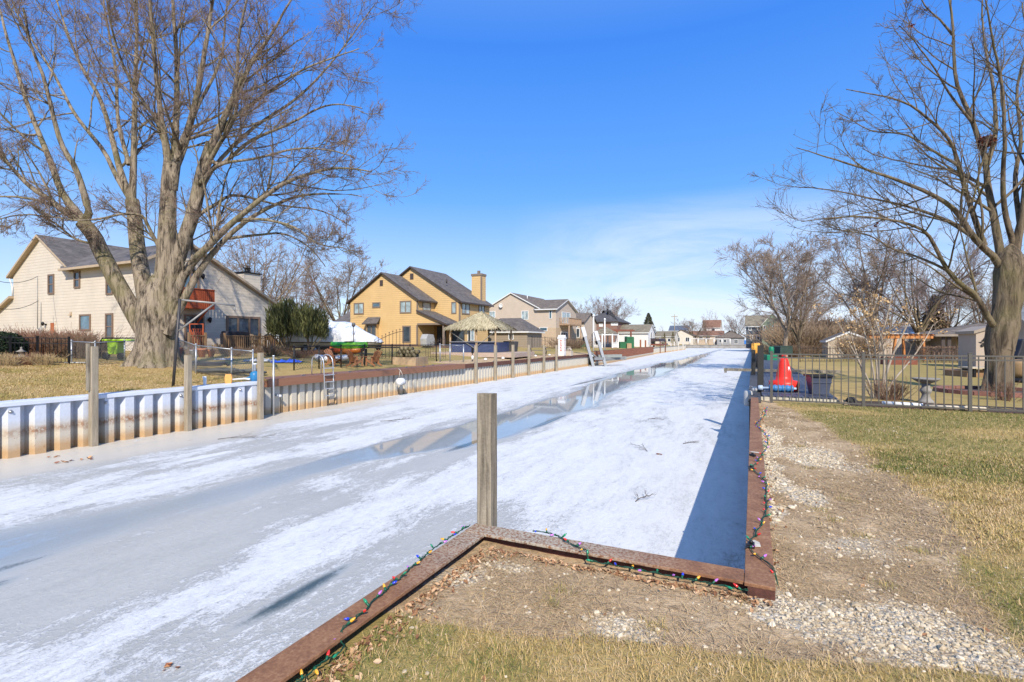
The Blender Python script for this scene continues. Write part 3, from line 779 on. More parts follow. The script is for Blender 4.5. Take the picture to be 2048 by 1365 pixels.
h.part('chimney_cap', MB().box(-38.0, -36.4, uc - .9, uc + .8, zc, zc + .09).lathe([(.2, 0), (.2, .3)], (-37.2, uc, zc + .09), 10).lathe([(.3, .36), (.3, .42)], (-37.2, uc, zc + .09), 10), blackm, c_)
# canal side: picture window, sliding doors, balcony
f = h.winp('x', V1, 452, 520, 633, 682, brown_frame, G, 3, .16, 1)
h.winp('x', V1, 362, 398, 543, 602, brown_frame, GB, 2, .13, 1, name='balcony_door')
h.winp('x', V1, 368, 408, 630, 690, brown_frame, G, 2, .12, 1, name='patio_door')
for px, py in ((403, 553), (417, 640)):
    u_, zz = on_v(px, py, V1); h.part('wall_lamp', MB().box(V1, V1 + .08, u_ - .06, u_ + .06, zz - .08, zz + .08).lathe([(.05, -.22), (.11, -.05), (.12, .1), (.03, .18)], (V1 + .17, u_, zz), 8), blackm)
redw = mat('red_stained_wood', (.40, .085, .03), .6, .2, 3, .15, 0, (1, 1, .2))
Vb = V1 + 1.25
ua, zt = on_v(362, 580, Vb); ub, zl = on_v(428, 615, Vb)
zt = (zt + on_v(428, 578, Vb)[1]) / 2
m = MB()
m.box(V1, Vb, ua, ub, zl - .1, zl); b_ = h.part('balcony', m, redw)
m = MB()
nb = 17
for k in range(nb + 1):
    uu = ua + (ub - ua) * k / nb; m.box(Vb - .05, Vb + .01, uu - .045, uu + .045, zl - .16, zt)
for k in range(1, 9):
    for e, s_ in ((ub, -1), (ua, 1)): vv = V1 + (Vb - V1) * k / 9; m.box(vv - .04, vv + .04, e - (.05 if s_ < 0 else -.0), e + (.0 if s_ < 0 else .05), zl - .16, zt - .01)
m.box(V1, Vb + .03, ub - .03, ub + .06, zt, zt + .05).box(V1, Vb + .03, ua - .06, ua + .03, zt, zt + .05).box(Vb - .06, Vb + .06, ua + .03, ub - .03, zt + .002, zt + .053)
h.part('railing', m, redw, b_)
for k in (.15, .85): h.part('bracket', MB().beam((V1, ua + (ub - ua) * k, zl - 1.0), (Vb - .1, ua + (ub - ua) * k, zl - .1), .1), redw, b_)

# ---- yellow house
yel = mat_siding('yellow_siding', (.63, .425, .19), .24); ychim = yel
ZY = .93; UA, UB = 49.6, 53.2
h = House('yellow_house', 'two storey yellow house with dark trim, twin gables and tall chimney behind the tiki hut', UA, -36, ZY)
gable(h, -45.8, -35.6, UA, 60, ZY - .3, 6.4, 9.65, 'y', yel, [grey_sh, dark_trim], .45, .35)
gable(h, -46.2, -32.0, UB, 60.9, ZY - .3, 6.35, 10.75, 'y', yel, [grey_sh, dark_trim], .5, .35)
UY = UA - .0
for (a, b, c_, d, nm, pn) in ((708, 728, 606, 629, 2, GC), (745, 761, 605, 616, 1, GB), (800, 823, 602, 627, 2, GC), (805, 822, 652, 686, 1, G)):
    h.winp('y', UA, a, b, c_, d, mat('taupe_frame', (.22, .17, .13), .6, .1), pn, nm, .14, -1)
fr = mat('taupe_frame', None)
for (a, b, c_, d) in ((760, 766, 561, 572),): 
    va, zt = on_u(a, c_, UA); vb, zl = on_u(b, d, UA); m = MB()
    m.box(va, vb, UA - .06, UA, zl, zt); vt = h.part('gable_vent', m, dark_trim)
va, zt = on_u(820.5, 548, UB); vb, zl = on_u(827, 559, UB); h.part('gable_vent', MB().box(va, vb, UB - .06, UB, zl, zt), dark_trim)
# bay window with its own little roof
va, zt = on_u(739, 650, UA); vb, zl = on_u(757, 678, UA)
h.win('y', UA - .45, va, vb, zl, zt, fr, G, 2, .12, -1)
h.part('bay', MB().box(va - .1, vb + .1, UA - .45, UA, zl - .5, zt + .02), yel)
m = MB(); slab(m, (va - .25, UA + .02, zt + .95), (vb + .3, UA + .02, zt + .95), (vb + .5, UA - .9, zt + .12), (va - .45, UA - .9, zt + .12), .12); h.part('bay_roof', m, [grey_sh, dark_trim])
# canal side windows of the tall block
h.winp('y', UB, 903, 913, 604, 628, fr, GC, 1, .12, -1)
h.winp('x', -32.0, 923, 939, 606, 629, fr, GC, 2, .13, 1); h.winp('x', -32.0, 957, 969, 608, 630, fr, GC, 2, .13, 1)
h.win('x', -35.6, 50.6, 52.3, 5.1, 6.2, fr, GC, 1, .12, 1)
h.part('corner_board', MB().box(-32.14, -31.97, UB - .03, UB + .14, ZY, 6.2), fr)
h.part('corner_board', MB().box(-35.72, -35.57, UA - .03, UA + .12, 4.9, 6.2), fr)
# shed-roofed porch
zr_ = on_u(833, 622, UA)[1]; ve, zee = on_u(888, 646, UA)
m = MB().prism([(-35.6, 3.55), (ve, 3.55), (ve, zee - .1), (-35.6, zr_ - .1)], 'y', UA, UA + .18); h.part('porch_gable', m, yel)
m = MB(); slab(m, (-35.58, UA - .3, zr_ + .1), (-35.58, UB, zr_ + .1), (ve + .55, UB + 1.2, zee - .12), (ve + .55, UA - .3, zee - .12), .2); h.part('porch_roof', m, [grey_sh, dark_trim])
h.part('porch_beam', MB().box(-35.6, ve, UA - .06, UA + .02, 3.37, 3.58), fr)
for q in ((ve - .18, ve + .02, UA - .05, UA + .13, ZY, 3.37), (-35.75, -35.57, UA - .05, UA + .1, ZY, 3.37), (ve - .16, ve, UB + .2, UB + .36, ZY, 3.9)): h.part('porch_post', MB().box(*q), fr)
h.part('porch_floor', MB().box(-35.6, ve + .4, UA - .2, UB, ZY - .35, ZY + .02), mat('porch_brown', (.15, .09, .07), .8))
h.part('porch_wall', MB().box(-35.59, ve, UB - .05, UB - .003, ZY, 3.6), mat_siding('ochre_siding', (.45, .26, .08), .24))
h.win('y', UB - .055, -35.2, -33.9, ZY + .1, 3.3, dark_trim, G, 2, .08, -1, name='patio_door'); h.win('y', UB - .055, -33.0, -31.3, ZY + .1, 3.4, dark_trim, G, 2, .08, -1, name='patio_door')
h.winp('x', -32.0, 935, 948, 652, 682, white_trim, GC, 2, .1, 1, name='window')
# chimney
uc = 59.6; vc_ = -33.2; zt = on_u(953, 548, uc)[1]
c_ = h.part('chimney', MB().box(vc_ - .75, vc_ + .75, uc - .1, uc + 1.1, 5.5, zt), yel)
h.part('chimney_trim', MB().box(vc_ + .6, vc_ + .78, uc - .13, uc + .05, 5.5, zt - .1).box(vc_ - .82, vc_ + .82, uc - .18, uc + 1.18, zt - .28, zt).box(vc_ - .12, vc_ + .2, uc + .3, uc + .6, zt, zt + .45), fr, c_)
h.part('vent_pipe', MB().tube([(-35.0, 55, 8.8), (-35.0, 55, 9.35)], .09, 8), dark_trim); h.part('vent_pipe', MB().tube([(-38.2, 51.6, 7.8), (-38.2, 51.6, 8.5)], .07, 8), dark_trim)
h.part('foundation', MB().box(-45.85, -35.55, UA - .03, UA + .1, ZY - .3, ZY + .18), mat('plinth_brown', (.16, .10, .08), .8))
h = House('garage', 'low grey roofed garage beside the yellow house, behind the white wrapped boat', 55, -47, .9, 'garage')
gable(h, -54, -46.3, 54, 64, .6, 3.4, 5.9, 'x', yel, [grey_sh, dark_trim], .4, .3)

# ---- third house: beige over brick
ptan = mat('tan_stucco', (.52, .43, .34), .8, .05, 1.2, .05); brk = mat('pale_brick', (.50, .38, .26), .85, .14, 6, .2)
U3, V3, Z3 = 81.1, -30.0, .66
h = House('tan_house', 'tan two storey house with pale brick ground floor and small balcony beyond the tiki hut', U3, V3, Z3)
h.part('brick_base', MB().box(-43.62, V3 + .03, U3 - .03, 92.02, Z3 - .3, 3.72), brk)
gable(h, -43.6, -33.0, U3, 96, 3.72, 7.0, 9.8, 'y', ptan, [brown_sh, white_trim], .4, .3)
m = MB().prism([(U3 + .01, 3.72), (92, 3.72), (92, 6.9), (86.5, 8.75), (U3 + .01, 6.9)], 'x', -42, V3); h.part('wall', m, ptan)
m = MB(); k0 = 1.85 / 5.49
slab(m, (-40, 86.5, 8.95), (V3 + .4, 86.5, 8.95), (V3 + .4, U3 - .5, 7.1 - k0 * .5), (-33.6, U3 - .5, 7.1 - k0 * .5)); slab(m, (-42, 86.504, 8.948), (V3 + .4, 86.504, 8.948), (V3 + .4, 92.5, 7.1 - k0 * .5), (-42, 92.5, 7.1 - k0 * .5)); h.part('roof', m, [brown_sh, white_trim])
for (a, b, c_, d, nm) in ((978, 991, 623, 636, 2), (1043, 1057, 622, 640, 2), (1098, 1104, 621, 638, 1), (1079, 1095, 655, 663, 1)): h.winp('y', U3 - (.03 if c_ > 650 else 0), a, b, c_, d, white_trim, GC if nm == 2 else GB, nm, .1, -1)
h.win('x', V3, 84, 88.5, 4.6, 6.6, white_trim, GC, 2, .12, 1, name='balcony_door'); h.win('x', V3 + .03, 83.3, 87, Z3 + .1, 3.1, white_trim, G, 3, .12, 1, name='patio_door')
b_ = h.part('balcony', MB().box(V3, V3 + 1.8, 82.8, 89.6, 4.2, 4.42), mat('pale_wood', (.42, .29, .19), .7))
m = MB()
for k in range(24): m.box(V3 + 1.74, V3 + 1.8, 82.8 + k * .29, 82.92 + k * .29, 4.3, 5.4)
m.box(V3, V3 + 1.84, 82.74, 82.8, 5.4, 5.48).box(V3 + 1.7, V3 + 1.85, 82.8, 89.7, 5.4, 5.48)
for k in range(6): m.box(V3 + .1 + k * .29, V3 + .22 + k * .29, 82.74, 82.8, 4.3, 5.4)
m.box(V3 + 1.6, V3 + 1.8, 82.9, 83.1, Z3, 4.2).box(V3 + 1.6, V3 + 1.8, 89.3, 89.5, Z3, 4.2); h.part('railing', m, mat('pale_wood', None), b_)
v_, z_ = on_u(1003, 612, U3); h.part('satellite_dish', MB().lathe([(.03, .2), (.35, .05), (.4, 0), (.3, .06), (.02, .16)], (v_, U3 - .35, z_), 12, 0, 'y').tube([(v_, U3 - .2, z_), (v_, U3, z_ - .25)], .03, 6), white_trim)
v_, z_ = on_v(1052, 594, -37)[0], 9.4; h.part('vent_pipe', MB().tube([(-36.5, 84, 8.9), (-36.5, 84, 9.6)], .08, 6), white_trim)

h = House('garage', 'small grey brown garage with hipped roof beside the thatched hut', 69, -31.4, .72, 'garage')
hip(h, -36.5, -28.7, 66.0, 71.5, .5, 2.85, 4.9, mat_siding('taupe_siding', (.30, .245, .185), .25), [grey_sh, white_trim], .4, 'x', 2.6)
h.win('y', 66.0, -31.6, -30.8, 1.7, 2.6, white_trim, G, 1, .1, -1)
m = MB().beam((-41.5, 65.3, 4.3), (-37.0, 65.2, 2.9), .25, .2); 

# ---- farther houses on the left bank
def fhouse(name, label, px0, px1, Y, yb, ye, yr, ax, wall, roofm, depth=9, kind='gable', ov=.4, cat='house', wins=(), ro=.3, frame=None, pane=None, d2=None):
    """a house whose -u face spans px0..px1 at distance Y; yb / ye / yr are the picture heights of base, eave and ridge"""
    ua, va = uv_at_Y((px0 + px1) / 2, Y); v0 = on_u(px0, 680, ua)[0]; v1 = on_u(px1, 680, ua)[0]
    zz = lambda y: H - (y - CY) * Y / F
    hh = House(name, label, ua, (v0 + v1) / 2, zz(yb), cat)
    if kind == 'gable':
        gable(hh, v0, v1, ua, ua + depth, zz(yb) - .6, zz(ye), zz(yr) if ax == 'y' else zz(yr) * 1.02, ax, wall, roofm, ov, ro)
    else:
        hip(hh, v0, v1, ua, ua + depth, zz(yb) - .6, zz(ye), zz(yr) * (1.03), wall, roofm, ov, kind[-1], d2)
    for wv in wins: hh.win('y', ua, on_u(wv[0], 680, ua)[0], on_u(wv[1], 680, ua)[0], zz(wv[3]), zz(wv[2]), frame or white_trim, pane or G, wv[4] if len(wv) > 4 else 1, .14, -1)
    hh.ua, hh.v0, hh.v1, hh.zz = ua, v0, v1, zz
    return hh
redbrick = mat('red_brick', (.25, .145, .11), .85, .15, 5, .2); offw = mat_siding('offwhite_siding', (.66, .60, .50), .25); whs = mat_siding('white_siding', (.72, .70, .66), .25)
hh = fhouse('brown_roofed_house', 'beige house with brown lean roof and dark windows left of the brick house', 1128, 1168, 104, 694, 645, 628, 'x', mat('tan_stucco', None), [brown_sh, dark_trim], 9, wins=((1146, 1156, 645.5, 656, 1), (1144, 1151, 657, 676, 2), (1152, 1160, 657, 676, 1)))
hh = fhouse('brick_house', 'red brick house with large dark grey hipped roof in front of round bare trees', 1166, 1234, 122, 692, 644, 620, 'x', redbrick, [dark_sh, dark_trim], 13, 'hip_x', wins=((1198, 1206, 648, 654, 1), (1222, 1236, 645.5, 652, 2)), d2=5.5, pane=mat('white_trim', None))
v_ = (hh.v0 + hh.v1) / 2; hh.part('vent_pipe', MB().tube([(v_ + 1, hh.ua + 3.5, 8), (v_ + 1, hh.ua + 3.5, 9.3)], .2, 8), blackm); hh.part('satellite_dish', MB().lathe([(.05, .3), (.7, 0), (.75, .05), (.05, .4)], (hh.v0 - .3, hh.ua - .3, 7.6), 12, 0, 'y'), metal_pipe)
hh = fhouse('white_house', 'long low white house with brown roof behind the white gazebo', 1221, 1296, 120, 698, 666, 651, 'x', whs, [tan_sh, white_trim], 9, wins=((1231, 1239, 672, 684, 1), (1248, 1256, 672, 684, 1)))
hh.win('x', hh.v1, hh.ua + 3, hh.ua + 5, 2.2, 3.6, white_trim, G, 1, .12, 1); hh.win('x', hh.v1, hh.ua + 6.5, hh.ua + 7.8, 2.2, 3.6, white_trim, G, 1, .12, 1)
fhouse('small_house', 'low grey roofed cottage just right of the tall spruce', 1311, 1349, 170, 692, 674, 664, 'x', offw, [tan_sh, white_trim], 9, wins=((1318, 1324, 677, 684, 1), (1335, 1342, 677, 684, 1)))
fhouse('gabled_house', 'grey gabled bungalow near the end of the left bank', 1340, 1386, 226, 694, 672, 660.5, 'y', offw, [brown_sh, dark_trim], 14, wins=((1352, 1360, 675, 684, 2), (1371, 1379, 675, 684, 2)))
fhouse('blue_roofed_house', 'distant house with dark blue grey roof over the bungalow gable', 1338, 1376, 245, 690, 662, 652.5, 'x', whs, [mat_shingle('blue_shingle', (.09, .11, .15)), white_trim], 10, wins=((1345, 1350, 665, 671, 1),))
fhouse('long_house', 'long low house with white windows at the end of the canal', 1380, 1446, 240, 694, 672, 663, 'x', mat('tan_stucco', None), [rust_sh, white_trim], 12, wins=((1384, 1392, 673.5, 680, 2), (1398, 1406, 673.5, 680, 2), (1412, 1420, 673.5, 680, 2), (1430, 1438, 673.5, 680, 2)))
hh = fhouse('cream_gabled_house', 'cream two storey house with rust and green roof above the canal end', 1405, 1440, 255, 692, 656, 641, 'x', whs, [rust_sh, white_trim], 16, wins=((1408, 1413, 657, 664, 1), (1423, 1430, 657, 664, 1)))
fhouse('low_house', 'low brown roofed house with dark porch at the canal end', 1434, 1488, 224, 694, 676, 662, 'hip', mat('grey_wall2', (.30, .31, .33), .8), [brown_sh, dark_trim], 12, 'hip_x', wins=((1438, 1443, 679, 686, 1), (1447, 1453, 679, 686, 1), (1468, 1476, 679, 688, 2)))
# ---- right bank
green = mat_siding('sage_siding', (.22, .27, .19), .3); slate = mat('slate_siding', (.085, .10, .12), .7, .1, 2, .1)
hh = fhouse('green_house', 'sage green two storey house with white windows behind the forked tree', 1524, 1566, 138, 694, 650, 627, 'y', green, [tan_sh, white_trim], 16, wins=((1526, 1531, 651, 661, 1), (1545, 1555, 651, 661, 2), (1531, 1543, 670, 680, 2)))
zz = hh.zz; va = on_u(1492, 680, hh.ua + 2.5)[0]
m = MB().prism([(hh.ua + 2.5, -.5), (hh.ua + 14, -.5), (hh.ua + 14, zz(652)), (hh.ua + 8, zz(629)), (hh.ua + 2.5, zz(652))], 'x', va, hh.v0 + .02); hh.part('wing', m, slate)
m = MB(); slab(m, (va - .3, hh.ua + 8, zz(628)), (hh.v0 + 2.5, hh.ua + 8, zz(628)), (hh.v0 + .3, hh.ua + 2, zz(652.5)), (va - .3, hh.ua + 2, zz(652.5))); slab(m, (va - .3, hh.ua + 8.01, zz(628)), (hh.v0 + 2.5, hh.ua + 8.01, zz(628)), (hh.v0 + .3, hh.ua + 14.5, zz(652.5)), (va - .3, hh.ua + 14.5, zz(652.5))); hh.part('roof', m, [tan_sh, white_trim])
for a, b, c_, d in ((1497, 1503, 651, 661), (1515, 1521, 651, 661), (1500, 1506, 670, 681), (1513, 1520, 669, 681)): hh.win('y', hh.ua + 2.5, on_u(a, 680, hh.ua + 2.5)[0], on_u(b, 680, hh.ua + 2.5)[0], zz(d), zz(c_), white_trim, G, 1, .14, -1)
hh.part('awning', MB().box(hh.v0 - 5, hh.v0 - .5, hh.ua - 2, hh.ua - .2, zz(671), zz(670)), beige_trim)

shed_w = mat('shed_beige', (.50, .42, .32), .7, .06, 2, .05)
hh = fhouse('garden_shed', 'beige garden shed with low gable and wide grey door behind the brown shrub', 1656, 1742, 50, 715, 684, 667, 'y', shed_w, [grey_sh, white_trim], 5, ov=.2, ro=.15, cat='shed')
hh.part('door', MB().box(on_u(1675, 680, hh.ua)[0], on_u(1718, 680, hh.ua)[0], hh.ua - .05, hh.ua, -.1, hh.zz(678)), mat('shed_door', (.33, .29, .24), .7))
bt = mat('porch_taupe', (.36, .29, .22), .7, .08)
hh = fhouse('brown_porch_house', 'low house with broad brown roof and porch posts left of the near tree', 1912, 2070, 43, 712, 669, 646, 'hip', mat_siding('taupe2', (.40, .32, .24), .25), [brown_sh, mat('soffit', (.30, .25, .20), .7)], 7, 'hip_x', wins=((1921, 1946, 674, 690, 2),), ov=1.9, d2=4.5)
for px in (1886, 1898): v_, z_ = on_u(px, 670, hh.ua - 1.5); hh.part('porch_post', MB().box(v_ - .12, v_ + .12, hh.ua - 1.6, hh.ua - 1.36, -.15, hh.zz(671)), dark_trim)
v_, z_ = on_u(1935, 668, hh.ua - 1.95); hh.part('sign_plate', MB().box(v_ - .16, v_ + .16, hh.ua - 1.99, hh.ua - 1.94, z_ - .08, z_ + .08), white_trim)
m = MB(); a_ = hh.ua - .9; slab(m, (on_u(1922, 0, a_)[0], hh.ua, hh.zz(676)), (on_u(1950, 0, a_)[0], hh.ua, hh.zz(676)), (on_u(1950, 0, a_)[0], a_, hh.zz(685)), (on_u(1919, 0, a_)[0], a_, hh.zz(685)), .06); hh.part('awning', m, [mat('awning_teal', (.12, .18, .20), .7), mat('awning_teal', None)])
hh = fhouse('playhouse_shed', 'pale tan shed with a dark leaf silhouette on its wall behind the near tree', 1952, 2014, 31, 732, 667, 658, 'y', mat('pale_shed', (.46, .37, .29), .7, .05, 2, .03), [bt, bt], 3, ov=.12, ro=.1, cat='shed')
m = MB(); rg = random.Random(5)
for k in range(14):
    v_, z_ = on_u(rg.uniform(1961, 1972), rg.uniform(679, 693), hh.ua); a = rg.uniform(0, 6.28); l_ = .11; w_ = .035
    dx, dz = math.cos(a) * l_, math.sin(a) * l_
    m.prism([(v_ - dx, z_ - dz), (v_ - dz * w_ / l_, z_ + dx * w_ / l_), (v_ + dx, z_ + dz), (v_ + dz * w_ / l_, z_ - dx * w_ / l_)], 'y', hh.ua - .03 - k * .0007, hh.ua)
hh.part('leaf_ornament', m, blackm)
hh = fhouse('right_edge_house', 'tan house wall with a grey roof edge cut by the frame behind the tree trunk', 2076, 2170, 24, 740, 645, 622, 'x', mat('pale_shed', None), [mat_shingle('bluegrey_shingle', (.14, .155, .17)), bt], 2.5, ov=.6, ro=.6)
# neighbour beyond the beige house
hh = House('grey_neighbour_house', 'grey house with white chimney cut by the frame left of the beige house', 30, -66, .9)
gable(hh, -75, -60.5, 30, 42, .5, 4.6, 7.4, 'x', mat_siding('greyblue', (.24, .25, .28), .25), [dark_sh, white_trim], .5, .3)
hh.part('chimney', MB().box(-64.4, -62.6, 33, 34.4, 6, 8.7).box(-63.8, -63.2, 33.4, 34, 8.7, 9.3), whs)
# ------------------------------------------------------------------ trees
def nrm(a): return a / np.maximum(np.linalg.norm(a, axis=-1, keepdims=True), 1e-9)
def tubes(P, R, K):
    """P (N,S,3), R (N,S) -> verts, quads"""
    N, S_, _ = P.shape
    T = np.empty_like(P); T[:, 1:-1] = P[:, 2:] - P[:, :-2]; T[:, 0] = P[:, 1] - P[:, 0]; T[:, -1] = P[:, -1] - P[:, -2]; T = nrm(T)
    ref = np.where(np.abs(T[:, :1, 2:3]) > .8, np.array([1.0, 0.2, 0]), np.array([0.1, 0, 1.0])) + 0 * T
    A = nrm(np.cross(T, ref)); B = np.cross(T, A)
    ang = np.arange(K) * 2 * np.pi / K
    V = P[:, :, None] + (A[:, :, None] * np.cos(ang)[None, None, :, None] + B[:, :, None] * np.sin(ang)[None, None, :, None]) * R[:, :, None, None]
    i = np.arange(N * S_ * K).reshape(N, S_, K); j = np.roll(i, -1, 2)
    Q = np.stack([i[:, :-1], j[:, :-1], j[:, 1:], i[:, 1:]], -1).reshape(-1, 4)
    return V.reshape(-1, 3), Q
def merge(parts):
    Vs, Qs, o = [], [], 0
    for V, Q in parts: Vs.append(V); Qs.append(Q + o); o += len(V)
    return np.concatenate(Vs), np.concatenate(Qs)
def resample(pts, n):
    pts = np.asarray(pts, float); d = np.r_[0, np.cumsum(np.linalg.norm(np.diff(pts, axis=0), axis=1))]
    # Catmull-Rom for smooth limbs
    p = np.vstack([2 * pts[0] - pts[1], pts, 2 * pts[-1] - pts[-2]]); out = []
    for t in np.linspace(0, d[-1], n):
        k = min(np.searchsorted(d, t, 'right') - 1, len(pts) - 2); s = (t - d[k]) / max(d[k + 1] - d[k], 1e-9)
        a, b, c, e = p[k:k + 4]
        out.append(.5 * ((2 * b) + (-a + c) * s + (2 * a - 5 * b + 4 * c - e) * s * s + (-a + 3 * b - 3 * c + e) * s ** 3))
    return np.array(out)
def grow(P, R, n, rng, t0=.25, t1=1.0, ang=(50, 14), length=(.45, .15), taper=.75, segs=6, wander=.16, up=.05, rmin=.004, rscale=.55, lmax=99, bias=None, absl=None, droop=0.0, planar=0.0):
    """children of every polyline in P"""
    N, S_, _ = P.shape
    n_i = rng.poisson(n, N) if not np.isscalar(n) or n < 30 else np.full(N, n)
    par = np.repeat(np.arange(N), n_i); M = len(par)
    t = t0 + (t1 - t0) * rng.random(M) ** .85
    f = t * (S_ - 1); k = np.minimum(f.astype(int), S_ - 2); fr = (f - k)[:, None]
    pos = P[par, k] * (1 - fr) + P[par, k + 1] * fr
    tan = nrm(P[par, k + 1] - P[par, k]); rad = R[par, k] * (1 - fr[:, 0]) + R[par, k + 1] * fr[:, 0]
    plen = np.linalg.norm(np.diff(P, axis=1), axis=2).sum(1)[par]
    rv = rng.normal(size=(M, 3))
    if planar: rv[:, 2] *= (1 - planar)
    if bias is not None: rv += np.asarray(bias)
    perp = nrm(rv - tan * (rv * tan).sum(1, keepdims=True))
    a = np.radians(rng.normal(ang[0], ang[1], M))[:, None]
    d = tan * np.cos(a) + perp * np.sin(a)
    ln = (absl if absl else plen) * np.clip(rng.normal(length[0], length[1], M), .12, 2) * (1.15 - taper * t); ln = np.minimum(ln, lmax)
    out = np.empty((M, segs + 1, 3)); out[:, 0] = pos
    st = (ln / segs)[:, None]
    for s in range(segs):
        d = nrm(d + rng.normal(size=(M, 3)) * wander + np.array([0, 0, up - droop * s / segs])); out[:, s + 1] = out[:, s] + d * st
    r0 = np.maximum(np.minimum(rad * rscale, ln * .022 + .002), rmin * 1.3)
    Rr = r0[:, None] * np.linspace(1, .3, segs + 1)[None] ; Rr = np.maximum(Rr, rmin)
    return out, Rr
def rsz(P, R, n):
    return resample(P, n), np.interp(np.linspace(0, 1, n), np.linspace(0, 1, len(R)), R)

def twig_mat(name, lo, hi):
    t = NT(name); co = t.coord(); n = t.noise(co, 1.3, 4)
    t.set(Base_Color=t.ramp(n, [(.35, lo), (.65, hi)]), Roughness=.9); t.p.inputs['Specular IOR Level'].default_value = .2
    return t.m
BARK1 = mat_bark('maple_bark', (.045, .035, .027), (.32, .26, .19), 5.0, (.19, .17, .075)); TW1 = twig_mat('maple_twig', (.17, .115, .09), (.28, .20, .15))
BARK2 = mat_bark('smooth_bark', (.06, .046, .032), (.20, .155, .105), 4.0, (.18, .16, .07)); TW2 = twig_mat('grey_twig', (.13, .105, .09), (.24, .20, .165))

# ---- the big silver maple on the left bank: its limbs are laid along the ones in the photograph, at their own depths
def px_limb(pts, Y0, d0, d1, n=22):
    m = len(pts); out = []
    for k, (x, y) in enumerate(pts):
        s = k / (m - 1); out.append(at_Y(x, y, Y0 + d0 + (d1 - d0) * s ** 1.3))
    return resample(np.array([tuple(p) for p in out]), n)
def traced_tree(name, label, root_px, Y0, limbs, bark, twig, levels, seed, trunk_extra=None, cat='tree', group=None):
    rng = np.random.default_rng(seed)
    base = at_Y(root_px[0], root_px[1], Y0)
    o = bpy.data.objects.new(name, None); COL.objects.link(o); o.location = base; tag(o, label, cat, group)
    b = np.array(tuple(base)); parts = []; LP, LR = [], []
    for pts, d0, d1, r0, r1, sub in limbs:
        if sub: r0 = r0 * .82
        P = px_limb(pts, Y0, d0, d1); ws = np.linspace(0, 1, len(P)); R = r0 + (r1 - r0) * ws ** .68
        P = P + np.cumsum(rng.normal(size=P.shape) * .012, axis=0) * (ws[:, None])
        parts.append(tubes(P[None] - b, R[None], 12 if r0 > .12 else 8))
        if sub: LP.append(P - b); LR.append(R)
    if trunk_extra: parts += [(V - b, Q) for V, Q in trunk_extra(b)]
    V, Q = merge(parts); np_obj('trunk', V, Q, bark, o)
    P = np.array(LP); R = np.array(LR); br = []; tw = []
    for i, kw in enumerate(levels):
        kw = dict(kw); k = kw.pop('k', 4); keep = kw.pop('both', True)
        P2, R2 = grow(P, R, rng=rng, **kw)
        (br if i < 2 else tw).append(tubes(P2, R2, k))
        if keep and i > 0 and P2.shape[1] == P.shape[1]: P, R = np.concatenate([P, P2]), np.concatenate([R, R2])
        else: P, R = P2, R2
    V, Q = merge(br); np_obj('branches', V, Q, bark, o)
    V, Q = merge(tw); np_obj('crown', V, Q, twig, o)
    return o
def flare_trunk(px_l, Y0, seed, zamp=.22):
    """trunk from measured outline: rows of (y, xl, xr); buttressed at the foot"""
    rg = np.random.default_rng(seed)
    def f(b):
        K = 40; rows = []
        ys = np.array([r[0] for r in px_l], float); xl = np.array([r[1] for r in px_l], float); xr = np.array([r[2] for r in px_l], float)
        q = np.argsort(ys); y0_ = ys[0]; yt_ = ys[-1]; ys, xl, xr = ys[q], xl[q], xr[q]
        yy = np.linspace(y0_, yt_, 34); a = np.arange(K) * 2 * np.pi / K
        V = []
        for y in yy:
            l, r = np.interp(y, ys, xl), np.interp(y, ys, xr); c = at_Y((l + r) / 2, y, Y0); rad = (r - l) / 2 / F * Y0
            s = np.clip((y - (y0_ - 75)) / 75, 0, 1)
            k = 1 + .16 * s * np.sin(a * 5 + 1.0) + .09 * s * np.sin(a * 9 + 2) + .035 * np.sin(a * 7 + y * .05) + .02 * np.sin(a * 13 - y * .08)
            V.append(np.stack([c.x + rad * k * np.cos(a), c.y + rad * .92 * k * np.sin(a), np.full(K, c.z)], -1))
        V = np.array(V); n = len(yy); i = np.arange(n * K).reshape(n, K); j = np.roll(i, -1, 1)
        Q = np.stack([i[:-1], j[:-1], j[1:], i[1:]], -1).reshape(-1, 4)
        return [(V.reshape(-1, 3), Q)]
    return f
YM = 21.7
